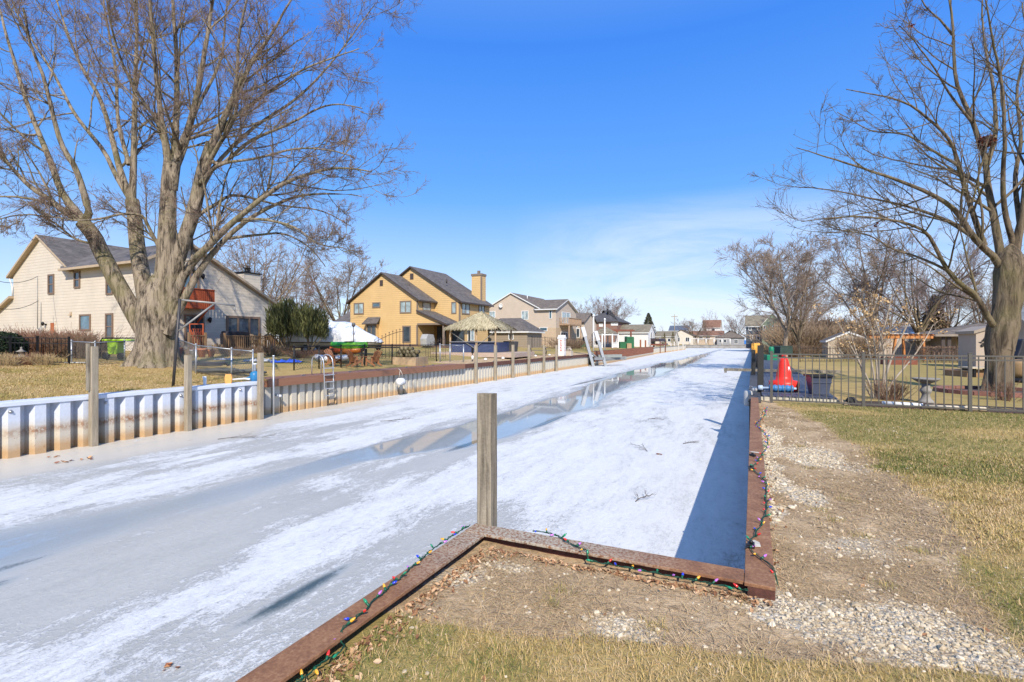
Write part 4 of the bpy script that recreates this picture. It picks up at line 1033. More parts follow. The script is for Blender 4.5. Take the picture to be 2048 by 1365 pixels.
maple = [
 # points, depth at start, depth at end, radius at start, at end, carries branches
 ([(318, 680), (330, 560), (336, 470), (341, 385), (345, 308)], 0, .0, .54, .25, 0),
 ([(312, 700), (272, 632), (235, 562), (206, 505), (186, 464), (166, 440)], -.1, -.6, .40, .27, 0),
 ([(166, 440), (133, 427), (98, 400), (60, 375), (20, 334), (-10, 296), (-60, 250)], -.6, -1.8, .19, .03, 1),
 ([(168, 442), (125, 387), (100, 322), (76, 266), (48, 193), (20, 100), (-6, 10)], -.6, .6, .20, .04, 1),
 ([(172, 440), (177, 423), (153, 342), (121, 282), (93, 169), (68, 97), (52, 20)], -.6, -2.2, .19, .035, 1),
 ([(160, 436), (110, 412), (55, 396), (0, 392), (-50, 396)], -.6, -1.4, .10, .025, 1),
 ([(305, 665), (285, 560), (272, 480), (263, 405)], .1, 1.0, .38, .27, 0),
 ([(263, 405), (240, 340), (222, 270), (200, 200), (165, 140), (132, 62), (108, -20)], 1.0, 2.8, .20, .03, 1),
 ([(264, 405), (268, 300), (270, 200), (275, 100), (278, 0), (280, -60)], 1.0, 1.6, .20, .04, 1),
 ([(262, 402), (232, 352), (206, 300), (150, 230), (100, 140), (40, 50), (10, -20)], 1.0, 4.2, .15, .03, 1),
 ([(258, 330), (236, 240), (232, 140), (214, 40), (200, -50)], 1.2, 3.2, .13, .03, 1),
 ([(341, 370), (334, 300), (324, 250), (312, 160), (302, 60), (296, -50)], 0, -1.6, .20, .04, 1),
 ([(345, 360), (350, 290), (352, 230), (352, 130), (345, 20), (342, -60)], 0, .8, .21, .05, 1),
 ([(345, 380), (358, 305), (378, 255), (397, 180), (415, 70), (432, -50)], 0, -.8, .24, .05, 1),
 ([(340, 400), (322, 262), (290, 212), (258, 160), (228, 90), (210, 0)], 0, -3.2, .14, .03, 1),
 ([(325, 660), (352, 530), (384, 432), (402, 352), (424, 290)], -.2, -.9, .36, .22, 0),
 ([(424, 290), (460, 210), (500, 130), (545, 62), (584, -10)], -.9, -1.6, .19, .03, 1),
 ([(415, 310), (440, 330), (500, 282), (570, 250), (640, 214), (680, 207), (722, 214)], -.9, -2.4, .12, .02, 1),
 ([(424, 292), (452, 250), (520, 196), (600, 142), (670, 114), (716, 98)], -.9, .8, .14, .02, 1),
 ([(404, 350), (432, 300), (470, 230), (474, 150), (480, 60), (500, -30)], -.8, -3.6, .13, .03, 1),
 ([(390, 420), (424, 340), (500, 262), (590, 200), (660, 130), (720, 50), (750, 10)], -.7, 2.8, .13, .02, 1),
 ([(398, 368), (440, 330), (510, 318), (590, 300), (660, 304), (704, 316)], -.8, -3.4, .10, .02, 1),
 ([(330, 660), (368, 550), (428, 482), (482, 432), (562, 372), (650, 342), (700, 340), (742, 346)], -.3, -1.6, .30, .025, 1),
 ([(334, 668), (400, 542), (460, 470), (524, 424), (600, 392), (680, 388), (728, 394)], -.3, .8, .26, .02, 1),
 ([(470, 440), (530, 440), (590, 456), (640, 490), (690, 500)], -.6, -2.2, .10, .02, 1),
 ([(450, 478), (520, 470), (570, 470), (620, 500), (650, 540)], 0, 1.6, .09, .02, 1),
 ([(330, 520), (300, 460), (282, 430), (240, 428), (200, 436), (150, 440), (80, 430)], -.1, -2.6, .12, .02, 1),
 ([(200, 490), (150, 478), (100, 440), (50, 430), (0, 440)], -.3, -2.6, .07, .02, 1),
 ([(380, 440), (430, 410), (470, 390), (560, 410), (640, 420), (700, 450)], -.6, 3.4, .11, .02, 1),
 ([(345, 360), (372, 290), (392, 220), (440, 120), (452, 20), (470, -40)], .1, 3.6, .14, .03, 1),
]
big = traced_tree('maple_tree', 'huge many limbed bare maple with thick buttressed trunk behind the white seawall', (308, 736), YM, maple, BARK1, TW1,
    [dict(n=10, t0=.10, ang=(46, 13), length=(.40, .12), segs=9, wander=.085, up=.055, rmin=.011, rscale=.5, k=5, both=False, lmax=4.1),
     dict(n=8, t0=.08, t1=.97, ang=(44, 13), length=(.44, .15), segs=6, wander=.10, up=.035, rmin=.0075, rscale=.6, k=4, both=False, lmax=2.3, taper=.6),
     dict(n=6.5, t0=.08, t1=.97, ang=(44, 14), length=(.52, .17), segs=4, wander=.11, up=.03, rmin=.0044, k=3, both=False, lmax=1.25, taper=.55),
     dict(n=4.2, t0=.12, ang=(42, 14), length=(.55, .2), segs=2, wander=.12, up=.05, rmin=.0035, k=3, both=False, lmax=.6, taper=.5)], 5,
    flare_trunk([(746, 246, 374), (735, 254, 362), (722, 264, 355), (700, 274, 351), (670, 278, 350), (640, 274, 348), (612, 277, 350), (585, 288, 350), (568, 296, 346), (554, 304, 340), (545, 314, 332), (541, 321, 325)], YM, 3))

# ---- the tree in the next yard on the right
YR = 16.6
rt = [
 ([(2000, 700), (2012, 640), (2022, 575), (2022, 528)], 0, .1, .36, .27, 0),
 ([(2000, 662), (1982, 645), (1952, 592), (1918, 566), (1893, 537), (1860, 476), (1838, 456), (1788, 442), (1700, 432), (1602, 442)], 0, -1.6, .13, .012, 1),
 ([(1900, 545), (1868, 528), (1830, 512), (1790, 500), (1740, 470), (1690, 460), (1640, 448)], -.5, .8, .06, .012, 1),
 ([(2014, 585), (1996, 525), (1963, 492), (1942, 466), (1910, 420), (1862, 390), (1782, 358), (1700, 330), (1604, 300)], .1, -1.0, .17, .012, 1),
 ([(1946, 474), (1890, 440), (1830, 418), (1750, 400), (1660, 380), (1580, 372)], 0, 1.6, .09, .012, 1),
 ([(1968, 492), (1936, 398), (1914, 328), (1900, 287), (1860, 246), (1800, 208), (1690, 188)], 0, -1.4, .12, .012, 1),
 ([(1915, 330), (1872, 306), (1810, 270), (1740, 262), (1670, 228)], -.8, .6, .06, .012, 1),
 ([(2012, 575), (2002, 515), (1988, 432), (1976, 370), (1971, 320), (1945, 240), (1912, 165), (1902, 60), (1890, -30)], .1, .6, .18, .025, 1),
 ([(1948, 250), (1900, 190), (1862, 130), (1826, 80), (1800, 50)], .4, -.8, .06, .012, 1),
 ([(1974, 330), (1992, 260), (1984, 170), (1966, 90), (1960, -20)], .4, 1.6, .10, .02, 1),
 ([(2024, 575), (2032, 500), (2038, 462), (2048, 420), (2062, 300), (2070, 180), (2080, 60)], .1, -.4, .19, .03, 1),
 ([(2030, 500), (2010, 420), (2008, 340), (2012, 280), (2006, 180), (1988, 80), (1976, -10)], .1, -1.6, .12, .02, 1),
 ([(2040, 450), (2030, 360), (2040, 280), (2030, 180), (2048, 80), (2040, 0)], 0, 2.2, .10, .02, 1),
 ([(2050, 400), (2100, 300), (2140, 200), (2160, 100)], 0, 1.0, .14, .02, 1),
 ([(1978, 380), (1930, 350), (1900, 340), (1840, 330), (1760, 310), (1720, 290)], .3, 2.4, .07, .012, 1),
 ([(1905, 70), (1880, 40), (1850, 10), (1840, -40)], .6, .4, .05, .012, 1),
]
rtree = traced_tree('yard_tree', 'bare smooth barked tree with spreading limbs inside a brick ring on the right lawn', (1993, 790), YR, rt, BARK2, TW2,
    [dict(n=11, t0=.10, ang=(42, 12), length=(.38, .12), segs=8, wander=.08, up=.06, rmin=.007, rscale=.5, k=5, both=False, lmax=3.0, planar=.2),
     dict(n=8, t0=.1, ang=(46, 14), length=(.47, .15), segs=5, wander=.11, up=.06, rmin=.005, rscale=.6, k=4, both=False, lmax=1.3, taper=.6),
     dict(n=5.5, t0=.15, ang=(46, 14), length=(.52, .18), segs=3, wander=.15, up=.08, rmin=.004, k=3, both=False, lmax=.5, taper=.55)], 8,
    flare_trunk([(797, 1962, 2030), (788, 1968, 2024), (776, 1973, 2019), (750, 1975, 2018), (715, 1977, 2020), (680, 1976, 2026), (655, 1980, 2032), (620, 1990, 2034), (580, 1994, 2040), (545, 1994, 2044), (520, 1998, 2041), (505, 2004, 2037), (494, 2012, 2030), (488, 2019, 2023)], YR, 4))

# ---- template trees for the middle and far distance
def free_tree(seed, h=10, spread=.5, trunk=.28, nl=9, fork=.22, upness=.1, dens=1.0, k4=True, lean=0.0):
    rng = np.random.default_rng(seed)
    base = np.array([[0, 0, -.15], [0, 0, h * fork * .5], [lean * h * fork, 0, h * fork]]); tr = resample(base, 8); trR = np.linspace(trunk * .5, trunk * .36, 8); trR[0] *= 1.35
    trunk *= .8; trR = trR * .8
    parts = [tubes(tr[None], trR[None], 8)]; LP, LR = [], []
    for i in range(nl):
        az = i * 2.399 + rng.normal() * .3; sp = spread * rng.uniform(.35, 1.15); d = np.array([math.cos(az) * sp, math.sin(az) * sp, 1.0]); d /= np.linalg.norm(d)
        p = tr[-1 - (i % 3)].copy(); pts = [p.copy()]; ln = h * (1 - fork) * rng.uniform(.78, 1.05) / max(d[2], .55) * (.95 if i else 1.0)
        for s in range(7): d = nrm(d + rng.normal(size=3) * .09 + np.array([0, 0, upness * (s < 4) - .03])); p = p + d * ln / 7; pts.append(p.copy())
        P = resample(np.array(pts), 12); R = np.linspace(trunk * .25, .016, 12); LP.append(P); LR.append(R); parts.append(tubes(P[None], R[None], 6))
    P, R = np.array(LP), np.array(LR); tw = []
    P, R = grow(P, R, 9 * dens, rng, t0=.15, ang=(42, 13), length=(.38, .12), segs=5, wander=.10, up=.06, rmin=.012, lmax=h * .34); tw.append(tubes(P, R, 4))
    P, R = grow(P, R, 7.5 * dens, rng, t0=.1, ang=(42, 14), length=(.48, .15), segs=4, wander=.12, up=.04, rmin=.0095, lmax=h * .17, taper=.55); tw.append(tubes(P, R, 3))
    if k4: P, R = grow(P, R, 5 * dens, rng, t0=.15, ang=(42, 14), length=(.58, .2), segs=2, wander=.14, up=.04, rmin=.0085, lmax=h * .085, taper=.5); tw.append(tubes(P, R, 3))
    return merge(parts), merge(tw)
def mk_template(name, tw, bark, **kw):
    a, b = free_tree(**kw); o = bpy.data.objects.new(name, None)
    COL.objects.link(o)
    np_obj('trunk', a[0], a[1], bark, o); np_obj('crown', b[0], b[1], tw, o); return o
BARK3 = mat_bark('pale_bark', (.15, .115, .085), (.34, .27, .20), 5.0); TW3 = twig_mat('tan_twig', (.22, .165, .13), (.34, .265, .21)); TW4 = twig_mat('mauve_twig', (.21, .16, .15), (.31, .245, .225)); TW5 = twig_mat('redbud_twig', (.22, .105, .085), (.30, .17, .13))
temps = {
 'vase': mk_template('bare_tree', TW3, BARK3, seed=21, h=10, spread=.62, trunk=.42, nl=10, fork=.24, upness=.1),
 'round': mk_template('bare_tree', TW4, BARK2, seed=22, h=10, spread=.95, trunk=.5, nl=13, fork=.2, upness=.06, dens=1.1),
 'tall': mk_template('bare_tree', TW3, BARK2, seed=23, h=10, spread=.42, trunk=.4, nl=9, fork=.16, upness=.08),
 'small': mk_template('bare_tree', TW5, BARK3, seed=24, h=10, spread=.5, trunk=.3, nl=8, fork=.15, upness=.1, dens=1.1, k4=False),
 'birch': mk_template('bare_tree', TW3, BARK3, seed=27, h=10, spread=.55, trunk=.42, nl=8, fork=.25, upness=.1, dens=1.25, lean=.04),
}
used_t = set()
def tree(kind, px, Y, ytop, label, ybase=None, sx=1.0, rot=0.0, group=None, z=None):
    u, v = uv_at_Y(px, Y); zb = gz(u, v) if z is None else z; ht = (H - (ytop - CY) * Y / F - zb) / 10.0
    if kind not in used_t: o = place(temps[kind], u, v, zb, rot); used_t.add(kind); o['label'] = label
    else: o = dup(temps[kind], u, v, zb, rot, label)
    o.scale = (ht * sx, ht * sx, ht); o['category'] = 'tree'
    if group: o['group'] = group
    return o
T = 'bare trees behind the left bank houses'
tree('vase', 520, 52, 462, 'bare tree with arching limbs behind the chimney of the beige house', sx=1.25, rot=1.0, group=T)
tree('small', 566, 62, 545, 'reddish twigged young tree behind the beige house chimney', rot=2, group=T, sx=1.2)
tree('tall', 680, 84, 508, 'tall bare tree rising left of the yellow house roof', rot=.6, sx=1.35, group=T)
tree('round', 610, 88, 560, 'low bare tree between the junipers and the yellow house', rot=2.2, group=T)
tree('round', 1205, 190, 598, 'wide round bare tree above the brick house roof', rot=.3, group=T, sx=.95)
tree('round', 1232, 205, 598, 'second round bare tree, right of the brick house chimney pipe', rot=2.9, group=T, sx=.8)
tree('vase', 1150, 190, 609, 'small bare tree between the tan house and the brick house', rot=2.9, group=T, sx=1.0)
tree('tall', 1386, 232, 636, 'thin dark bare tree at the far end of the left bank', rot=2.9, group=T, sx=1.6)
tree('small', 1417, 238, 625, 'slim reddish bare tree over the cream gabled house', rot=1.1, group=T, sx=.7)
tree('round', 1475, 230, 630, 'bare tree right of the cream gabled house', rot=4.1, group=T, sx=.8)
T = 'bare trees beyond the right lawn'
tree('birch', 1571, 47, 478, 'forked pale barked tree at the canal edge beyond the red buoy', rot=.4, sx=1.15, group=T)
tree('tall', 1600, 48.5, 500, 'leaning slender tree close behind the forked pale tree', rot=3.4, sx=.9, group=T).rotation_euler.x = .22
tree('vase', 1745, 62, 474, 'wide bare tree behind the beige garden shed', rot=2.0, sx=1.25, group=T)
tree('round', 1838, 58, 470, 'dark limbed bare tree behind the orange pergola', rot=1.4, sx=.9, group=T)
tree('round', 1895, 80, 545, 'bushy bare tree left of the porch house roof', rot=3.4, sx=1.0, group=T)
tree('vase', 1962, 72, 560, 'bare tree behind the porch house ridge', rot=5.0, sx=1.4, group=T)
tree('round', 2040, 70, 560, 'bare tree behind the near trunk at the frame edge', rot=.2, sx=1.0, group=T)
tree('round', 1780, 105, 560, 'far bare tree over the tan privacy fence', rot=5.3, sx=1.1, group=T)
tree('round', 1610, 130, 570, 'distant bare tree right of the green house', rot=1.9, sx=1.0, group=T)
for k, o in temps.items():
    if k not in used_t: print('unused', k)
# ------------------------------------------------------------------ near bank: posts, lights, turf, stones
def onG(px, py):
    """where the ray through a pixel of the photograph meets the banks"""
    Y = 2.0; kx, kz = (px - CX) / F, (py - CY) / F
    while Y < 400:
        u, v = xy2uv(kx * Y, Y); z = H - kz * Y
        if (v < vL(u) - .1 or v > 0) and z <= gz(u, v): return u, v, gz(u, v)
        Y *= 1.002
    return u, v, gz(u, v)
def wood_mat(name, lo, hi, scale=3.0, axis=2, knots=True, rough=.9):
    t = NT(name); co = t.coord()
    sc_ = [9, 9, 9]; sc_[axis] = .55
    g = t.noise(t.mapping(co, tuple(sc_)), scale, 7, .65, .5); n = t.noise(co, 2.0, 4); f = t.noise(co, 55, 3, .7)
    m = t.math('ADD', t.math('MULTIPLY', g, .62), t.math('ADD', t.math('MULTIPLY', n, .2), t.math('MULTIPLY', f, .18)))
    c = t.ramp(m, [(.34, lo), (.66, hi)])
    t.set(Base_Color=c, Roughness=rough); t.p.inputs['Specular IOR Level'].default_value = .2
    t.bump(m, .8, .015)
    return t.m
WW = wood_mat('weathered_wood', (.085, .07, .05), (.42, .36, .27)); WT = wood_mat('tan_post_wood', (.19, .155, .11), (.46, .39, .29))
def split_post(w, h, name_mat, seed=0):
    rg = random.Random(seed); m = MB(); n = 6; k = 12; hw = w / 2; rows = []
    prof = []
    for (x, y) in ((-1, -1), (1, -1), (1, 1), (-1, 1)):
        c = .86; prof += [(x * hw * c, y * hw) if False else (x * hw, y * hw * c), (x * hw * c, y * hw)] if x * y > 0 else [(x * hw * c, y * hw), (x * hw, y * hw * c)]
    N = len(prof); vs = []
    for i in range(n + 1):
        z = h * i / n; dx, dy = rg.uniform(-.002, .002), rg.uniform(-.002, .002)
        vs += [(p[0] + dx, p[1] + dy, z + (rg.uniform(-.006, .004) if i == n else 0)) for p in prof]
    fs = [(i * N + j, i * N + (j + 1) % N, (i + 1) * N + (j + 1) % N, (i + 1) * N + j) for i in range(n) for j in range(N)]
    fs += [tuple(range(N))[::-1]]
    vs.append((0, 0, h - .012)); fs += [(n * N + j, n * N + (j + 1) % N, (n + 1) * N) for j in range(N)]
    m.add(vs, fs); return m
u_, v_ = on_z(961, 1052, 0.0)
np_ = split_post(.128, 1.07 + .9, WW, 2).build('mooring_post', WW); place(np_, 3.66 + .075, -1.985, -.9, .0)
tag(np_, 'square weathered wooden mooring post standing at the near corner of the rusty seawall', 'post')

# ---- strings of coloured bulbs
bulbs = {}
sock = mat('socket_green', (.012, .11, .055), .4, .1, 5, .05); wire_g = mat('wire_green', (.008, .06, .035), .5, .1, 5, .05)
for nme, c_ in (('red', (.72, .03, .02)), ('blue', (.02, .05, .62)), ('green', (.01, .26, .12)), ('orange', (.85, .42, .03)), ('purple', (.50, .16, .58))):
    t = NT('bulb_' + nme); t.set(Base_Color=c_, Roughness=.18); t.p.inputs['Coat Weight'].default_value = .6; t.p.inputs['Subsurface Weight'].default_value = .25; t.p.inputs['Subsurface Radius'].default_value = (.01, .01, .01)
    me = MB().lathe([(.006, .022), (.0088, .027), (.0095, .034), (.0075, .045), (.004, .054), (.0008, .058)], k=8); o = me.build('bulb', t.m); bulbs[nme] = o.data; bpy.data.objects.remove(o)
so = MB().lathe([(.0055, 0), (.0075, .004), (.0075, .02), (.0065, .024)], k=8).build('socket', sock); SOCK = so.data; bpy.data.objects.remove(so)
def light_string(label, pts, step, seed, group='strings of coloured outdoor bulbs'):
    rg = random.Random(seed); P = []
    for x, y, z in pts:
        u, v = on_z(x, y, z)
        if z < -.02: u, v, z = (min(u, 3.475) if v < .1 else u), (max(v, -1.86) if v < .1 else max(v, .14)), -.05
        P.append((v, u, z + .009))
    n = 140; Q = resample(np.array(P), n); Q += np.array([[rg.gauss(0, .004), rg.gauss(0, .004), abs(rg.gauss(0, .002))] for _ in range(n)])
    u0, v0 = Q[n // 2][1], Q[n // 2][0]
    r = thing('light_string', label, 'string lights', u0, v0, 0, 0, group)
    o0 = np.array([v0, u0, 0]); Q = Q - o0
    Q2 = Q + np.array([[.006 * math.sin(k * .9), .006 * math.cos(k * .9), .004 + .004 * math.sin(k * .7)] for k in range(n)])
    MB().tube([tuple(p) for p in Q], .0032, 5).tube([tuple(p) for p in Q2], .0028, 5).build('cable', wire_g, r)
    d = np.r_[0, np.cumsum(np.linalg.norm(np.diff(Q, axis=0), axis=1))]; cyc = ['red', 'blue', 'orange', 'purple', 'green']; i = seed
    s = step * .4
    while s < d[-1]:
        k = min(int(np.searchsorted(d, s)), n - 2); p = Vector(Q[k]); t_ = (Vector(Q[k + 1]) - p).normalized()
        side = t_.cross(Vector((0, 0, 1))).normalized() * (1 if i % 2 else -1)
        dr = (side * rg.uniform(.4, 1.0) + t_ * rg.uniform(-.9, .9) + Vector((0, 0, rg.uniform(.02, .75)))).normalized()
        c_ = cyc[i % 5] if rg.random() > .15 else rg.choice(cyc)
        b = bpy.data.objects.new('bulb', bulbs[c_]); COL.objects.link(b); b.parent = r; b.location = p + Vector((0, 0, .004)); b.rotation_euler = dr.to_track_quat('Z', 'Y').to_euler(); b['label'] = c_ + ' pointed bulb'
        k_ = rg.uniform(.74, .95); b.scale = (k_,) * 3
        g_ = bpy.data.objects.new('socket', SOCK); COL.objects.link(g_); g_.parent = b
        i += 1; s += step * rg.uniform(.75, 1.25)
    return r
Z8 = lambda L_, ox, oy, k, zf: [(ox + x / k, oy + y / k, zf(i)) for i, (x, y) in enumerate(L_)]
light_string('string of coloured bulbs along the rusty cap from the post to the lower frame edge', Z8([(1820, 200), (1570, 365), (1480, 440), (1420, 490), (1380, 520), (1310, 590), (1240, 640), (1190, 700), (1130, 740), (1090, 780), (1040, 840), (980, 885), (915, 945), (860, 1000), (770, 1085), (690, 1170), (600, 1225), (530, 1310), (480, 1370)], 450, 1000, 3.724, lambda i: .002 if i < 13 else (-.01 if i == 13 else -.05)), .088, 3)
light_string('string of coloured bulbs trailing off the cross run of rusty cap onto the straw', Z8([(187, 190), (265, 200), (320, 215), (375, 240), (440, 280), (510, 310), (530, 340), (600, 345), (690, 380), (800, 400), (890, 410), (960, 430), (1030, 425), (1100, 450), (1180, 460), (1250, 455), (1330, 468), (1410, 490), (1460, 497)], 1000, 1000, 2.926, lambda i: .004 if i < 6 else -.05), .088, 1)
light_string('string of coloured bulbs zigzagging along the rusty cap up to the fence', Z8([(972, 1275), (955, 1165), (900, 1120), (840, 1070), (800, 1020), (840, 960), (880, 890), (910, 830), (922, 760), (916, 690), (920, 620), (880, 570), (832, 520), (860, 470), (900, 410), (930, 350), (910, 290), (870, 250), (853, 225), (900, 180), (918, 120)], 1250, 780, 3.249, lambda i: .006 if i else -.05), .128, 0)
for k, (px, py, lb) in enumerate(((1502, 1093, 'small black plug box on the rusty cap nearest the corner'), (1502, 938, 'small black plug box halfway along the rusty cap'), (1505, 912, 'small black clip on the rusty cap farthest along'))):
    u, v = on_z(px, py, .01); o = MB().box(-.03, .03, -.045, .045, 0, .035).tube([(-.01, -.05, .02), (-.03, -.1, .03), (-.05, -.13, .02)], .006, 6).lathe([(.016, .035), (.02, .05), (.012, .06)], k=8).build('plug_box', blackm, bevel=.004); place(o, u, v - .0, .005, .3 * k); o.scale = (.8,) * 3; tag(o, lb, 'plug', 'plug boxes on the seawall cap')
for k, (px, py) in enumerate(((1512, 1088), (1510, 905))):
    u, v = on_z(px, py, .01); o = MB().prism([(-.018, -.06), (.022, -.05), (.03, .03), (.0, .075), (-.025, .04)], 'z', 0, .004).build('paint_flake', mat('pale_flake', (.55, .50, .42), .8)); place(o, u, v, .0085 + .0 * k, .2 + k); tag(o, ['pale scrap on the rusty cap beside the nearest plug box', 'pale scrap on the rusty cap by the farthest black clip'][k], 'scrap', 'pale scraps on the cap')

# ---- turf, straw, stones, leaves on the near bank
def zsurf(u, v): return z_right(np.asarray(u), np.asarray(v))
def tomesh(name, U, V_, P3, mat_, attrs, label, cat):
    pass
def blades(name, u, v, L_, w_, lean, mat_, tone, rng, zf=None):
    n = len(u); z = (zf or zsurf)(u, v) - .004; base = np.stack([u * S + v * C, u * C - v * S, z], -1)
    az = rng.uniform(0, 2 * np.pi, n); d = np.stack([np.cos(az) * np.sin(lean), np.sin(az) * np.sin(lean), np.cos(lean)], -1)
    sd_ = np.stack([-np.sin(az), np.cos(az), 0 * az], -1) * (w_ / 2)[:, None]; mid = base + d * (L_ * .55)[:, None]
    d2 = nrm(d + np.stack([np.cos(az) * .35, np.sin(az) * .35, -.25 + 0 * az], -1)); tip = mid + d2 * (L_ * .45)[:, None]
    tip[:, 2] = np.maximum(tip[:, 2], z + .006); mid[:, 2] = np.maximum(mid[:, 2], z + .006)
    V3 = np.stack([base - sd_, base + sd_, mid + sd_ * .8, tip, mid - sd_ * .8], 1)
    i = np.arange(n)[:, None] * 5
    Q = np.concatenate([i + [[0, 1, 2, 4]], ], 0); T3 = i + [[4, 2, 3, 3]]
    me_v = V3.reshape(-1, 3); q = np.concatenate([Q, T3])
    # close the tips as narrow quads
    tipq = q[n:]; 
    extra = V3[:, 3] + sd_ * .08
    me_v = np.concatenate([me_v, extra]); tipq = np.stack([tipq[:, 0], tipq[:, 1], 5 * n + np.arange(n), tipq[:, 2]], -1)
    at = np.concatenate([np.repeat(tone, 5), tone])
    return np_obj(name, me_v, np.concatenate([q[:n], tipq]), mat_, smooth=False, attrs=dict(tone=at))
def blade_mat():
    t = NT('grass_blade'); a = t.attr('tone')
    t.set(Base_Color=t.ramp(a, [(0.0, (.26, .175, .105)), (.2, (.53, .375, .215)), (.34, (.61, .435, .235)), (.48, (.50, .35, .135)), (.64, (.33, .265, .08)), (.84, (.175, .18, .045)), (1.0, (.105, .13, .03))]), Roughness=.8)
    t.p.inputs['Specular IOR Level'].default_value = .25
    return t.m
BM = blade_mat()
rng = np.random.default_rng(40)
def scatter(n, u0, u1, v0, v1, dens):
    """keep points where dens(u,v) beats a die and which the land carries"""
    u = rng.uniform(u0, u1, n); v = rng.uniform(v0, v1, n)
    ok = ~((u > 3.46) & (v < .14)) & ~(v < -1.86)
    a, b, c = near_masks(u, v); k = ok & (rng.random(n) < dens(u, v, a, b, c))
    return u[k], v[k], a[k], b[k], c[k]
U_, V_, A_, B_, C_ = [np.concatenate(x) for x in zip(scatter(150000, 1.2, 4.2, -1.9, 5, lambda u, v, a, b, c: b), scatter(170000, 4.2, 9, .6, 8.5, lambda u, v, a, b, c: b), scatter(90000, 9, 15.2, .4, 9.5, lambda u, v, a, b, c: b * .9))]
n = len(U_); cl = fbm(U_ * 5, V_ * 5, 90, 3)
tone = np.clip(rng.normal(.43, .12, n) + (C_ * .55 + .05) * (rng.random(n) < .25 + .55 * C_) + (cl - .5) * .35, .12, 1)
g_ = blades('grass', U_, V_, (rng.uniform(.022, .058, n) * (.7 + .7 * cl)) , rng.uniform(.0022, .0042, n) * np.where(U_ > 5, 1.7, 1), np.radians(rng.uniform(12, 72, n)), BM, tone, rng); tag(g_, 'short half dormant grass of the near lawn', 'grass', kind='stuff')
U_, V_, A_, B_, C_ = [np.concatenate(x) for x in zip(scatter(190000, 1.4, 4.6, -1.9, 3, lambda u, v, a, b, c: (1 - b) * (1 - a * .88) * (.25 + .9 * sstep(.40, .6, fbm(u * 2.2, v * 2.2, 95, 3)))), scatter(170000, 4.6, 14.8, .13, 3, lambda u, v, a, b, c: (1 - b) * (1 - a * .9) * (.2 + .8 * sstep(.42, .6, fbm(u * 1.5, v * 2.2, 96, 3)))))]
n = len(U_)
st_ = blades('straw', U_, V_, rng.uniform(.035, .14, n), rng.uniform(.0018, .0042, n) * np.where(U_ > 5, 1.6, 1), np.radians(rng.uniform(70, 89, n)), BM, np.clip(rng.normal(.20, .13, n), 0, .5), rng); tag(st_, 'flattened dead straw on the bare soil', 'straw', kind='stuff')
def zleft(u, v):
    s = -16.82 - v; z = np.interp(s, [0, 2, 6, 11, 17, 30], [-0.03, 0.08, 0.34, 0.52, 0.86, 0.9])
    return z + 0.16 * np.exp(-(((u - 13.2) / 1.9) ** 2 + ((v + 22.9) / 1.9) ** 2)) + 0.05 * (fbm(u * .8, v * .8, 44, 3) - .5) * sstep(.3, 1.5, s)
n = 90000; U_ = rng.uniform(2.5, 14.2, n); V_ = -16.95 - rng.random(n) ** 1.2 * 12.5; cl = fbm(U_ * 1.1, V_ * 1.1, 91, 4); k = rng.random(n) < .35 + cl * .8; U_, V_, cl = U_[k], V_[k], cl[k]; n = len(U_)
lg = blades('grass', U_, V_, rng.uniform(.04, .10, n), rng.uniform(.007, .014, n), np.radians(rng.uniform(25, 78, n)), BM, np.clip(rng.normal(.40, .12, n) + (cl - .5) * .9 + .1 * (rng.random(n) < .2), .1, .9), rng, zleft); tag(lg, 'tan winter turf of the left lawn behind the white seawall', 'grass', kind='stuff')
# a few greener tufts standing out of the soil
tu, tv = [], []
for (px, py) in ((1668, 1050), (1720, 1085), (1640, 1030), (1690, 1010), (1120, 1200), (1840, 1120), (1100, 1225), (1310, 1270), (1000, 1330), (1780, 1190), (1620, 945), (1600, 900)):
    u, v = on_z(px, py, -.13); m_ = 90; tu.append(rng.normal(u, .035, m_)); tv.append(rng.normal(v, .05, m_))
U_, V_ = np.concatenate(tu), np.concatenate(tv); n = len(U_)
tf = blades('grass_tuft', U_, V_, rng.uniform(.03, .08, n), rng.uniform(.002, .004, n), np.radians(rng.uniform(15, 70, n)), BM, np.clip(rng.normal(.6, .18, n), .2, 1), rng); tag(tf, 'greenish tufts of grass poking out of the bare strip', 'grass', kind='stuff')

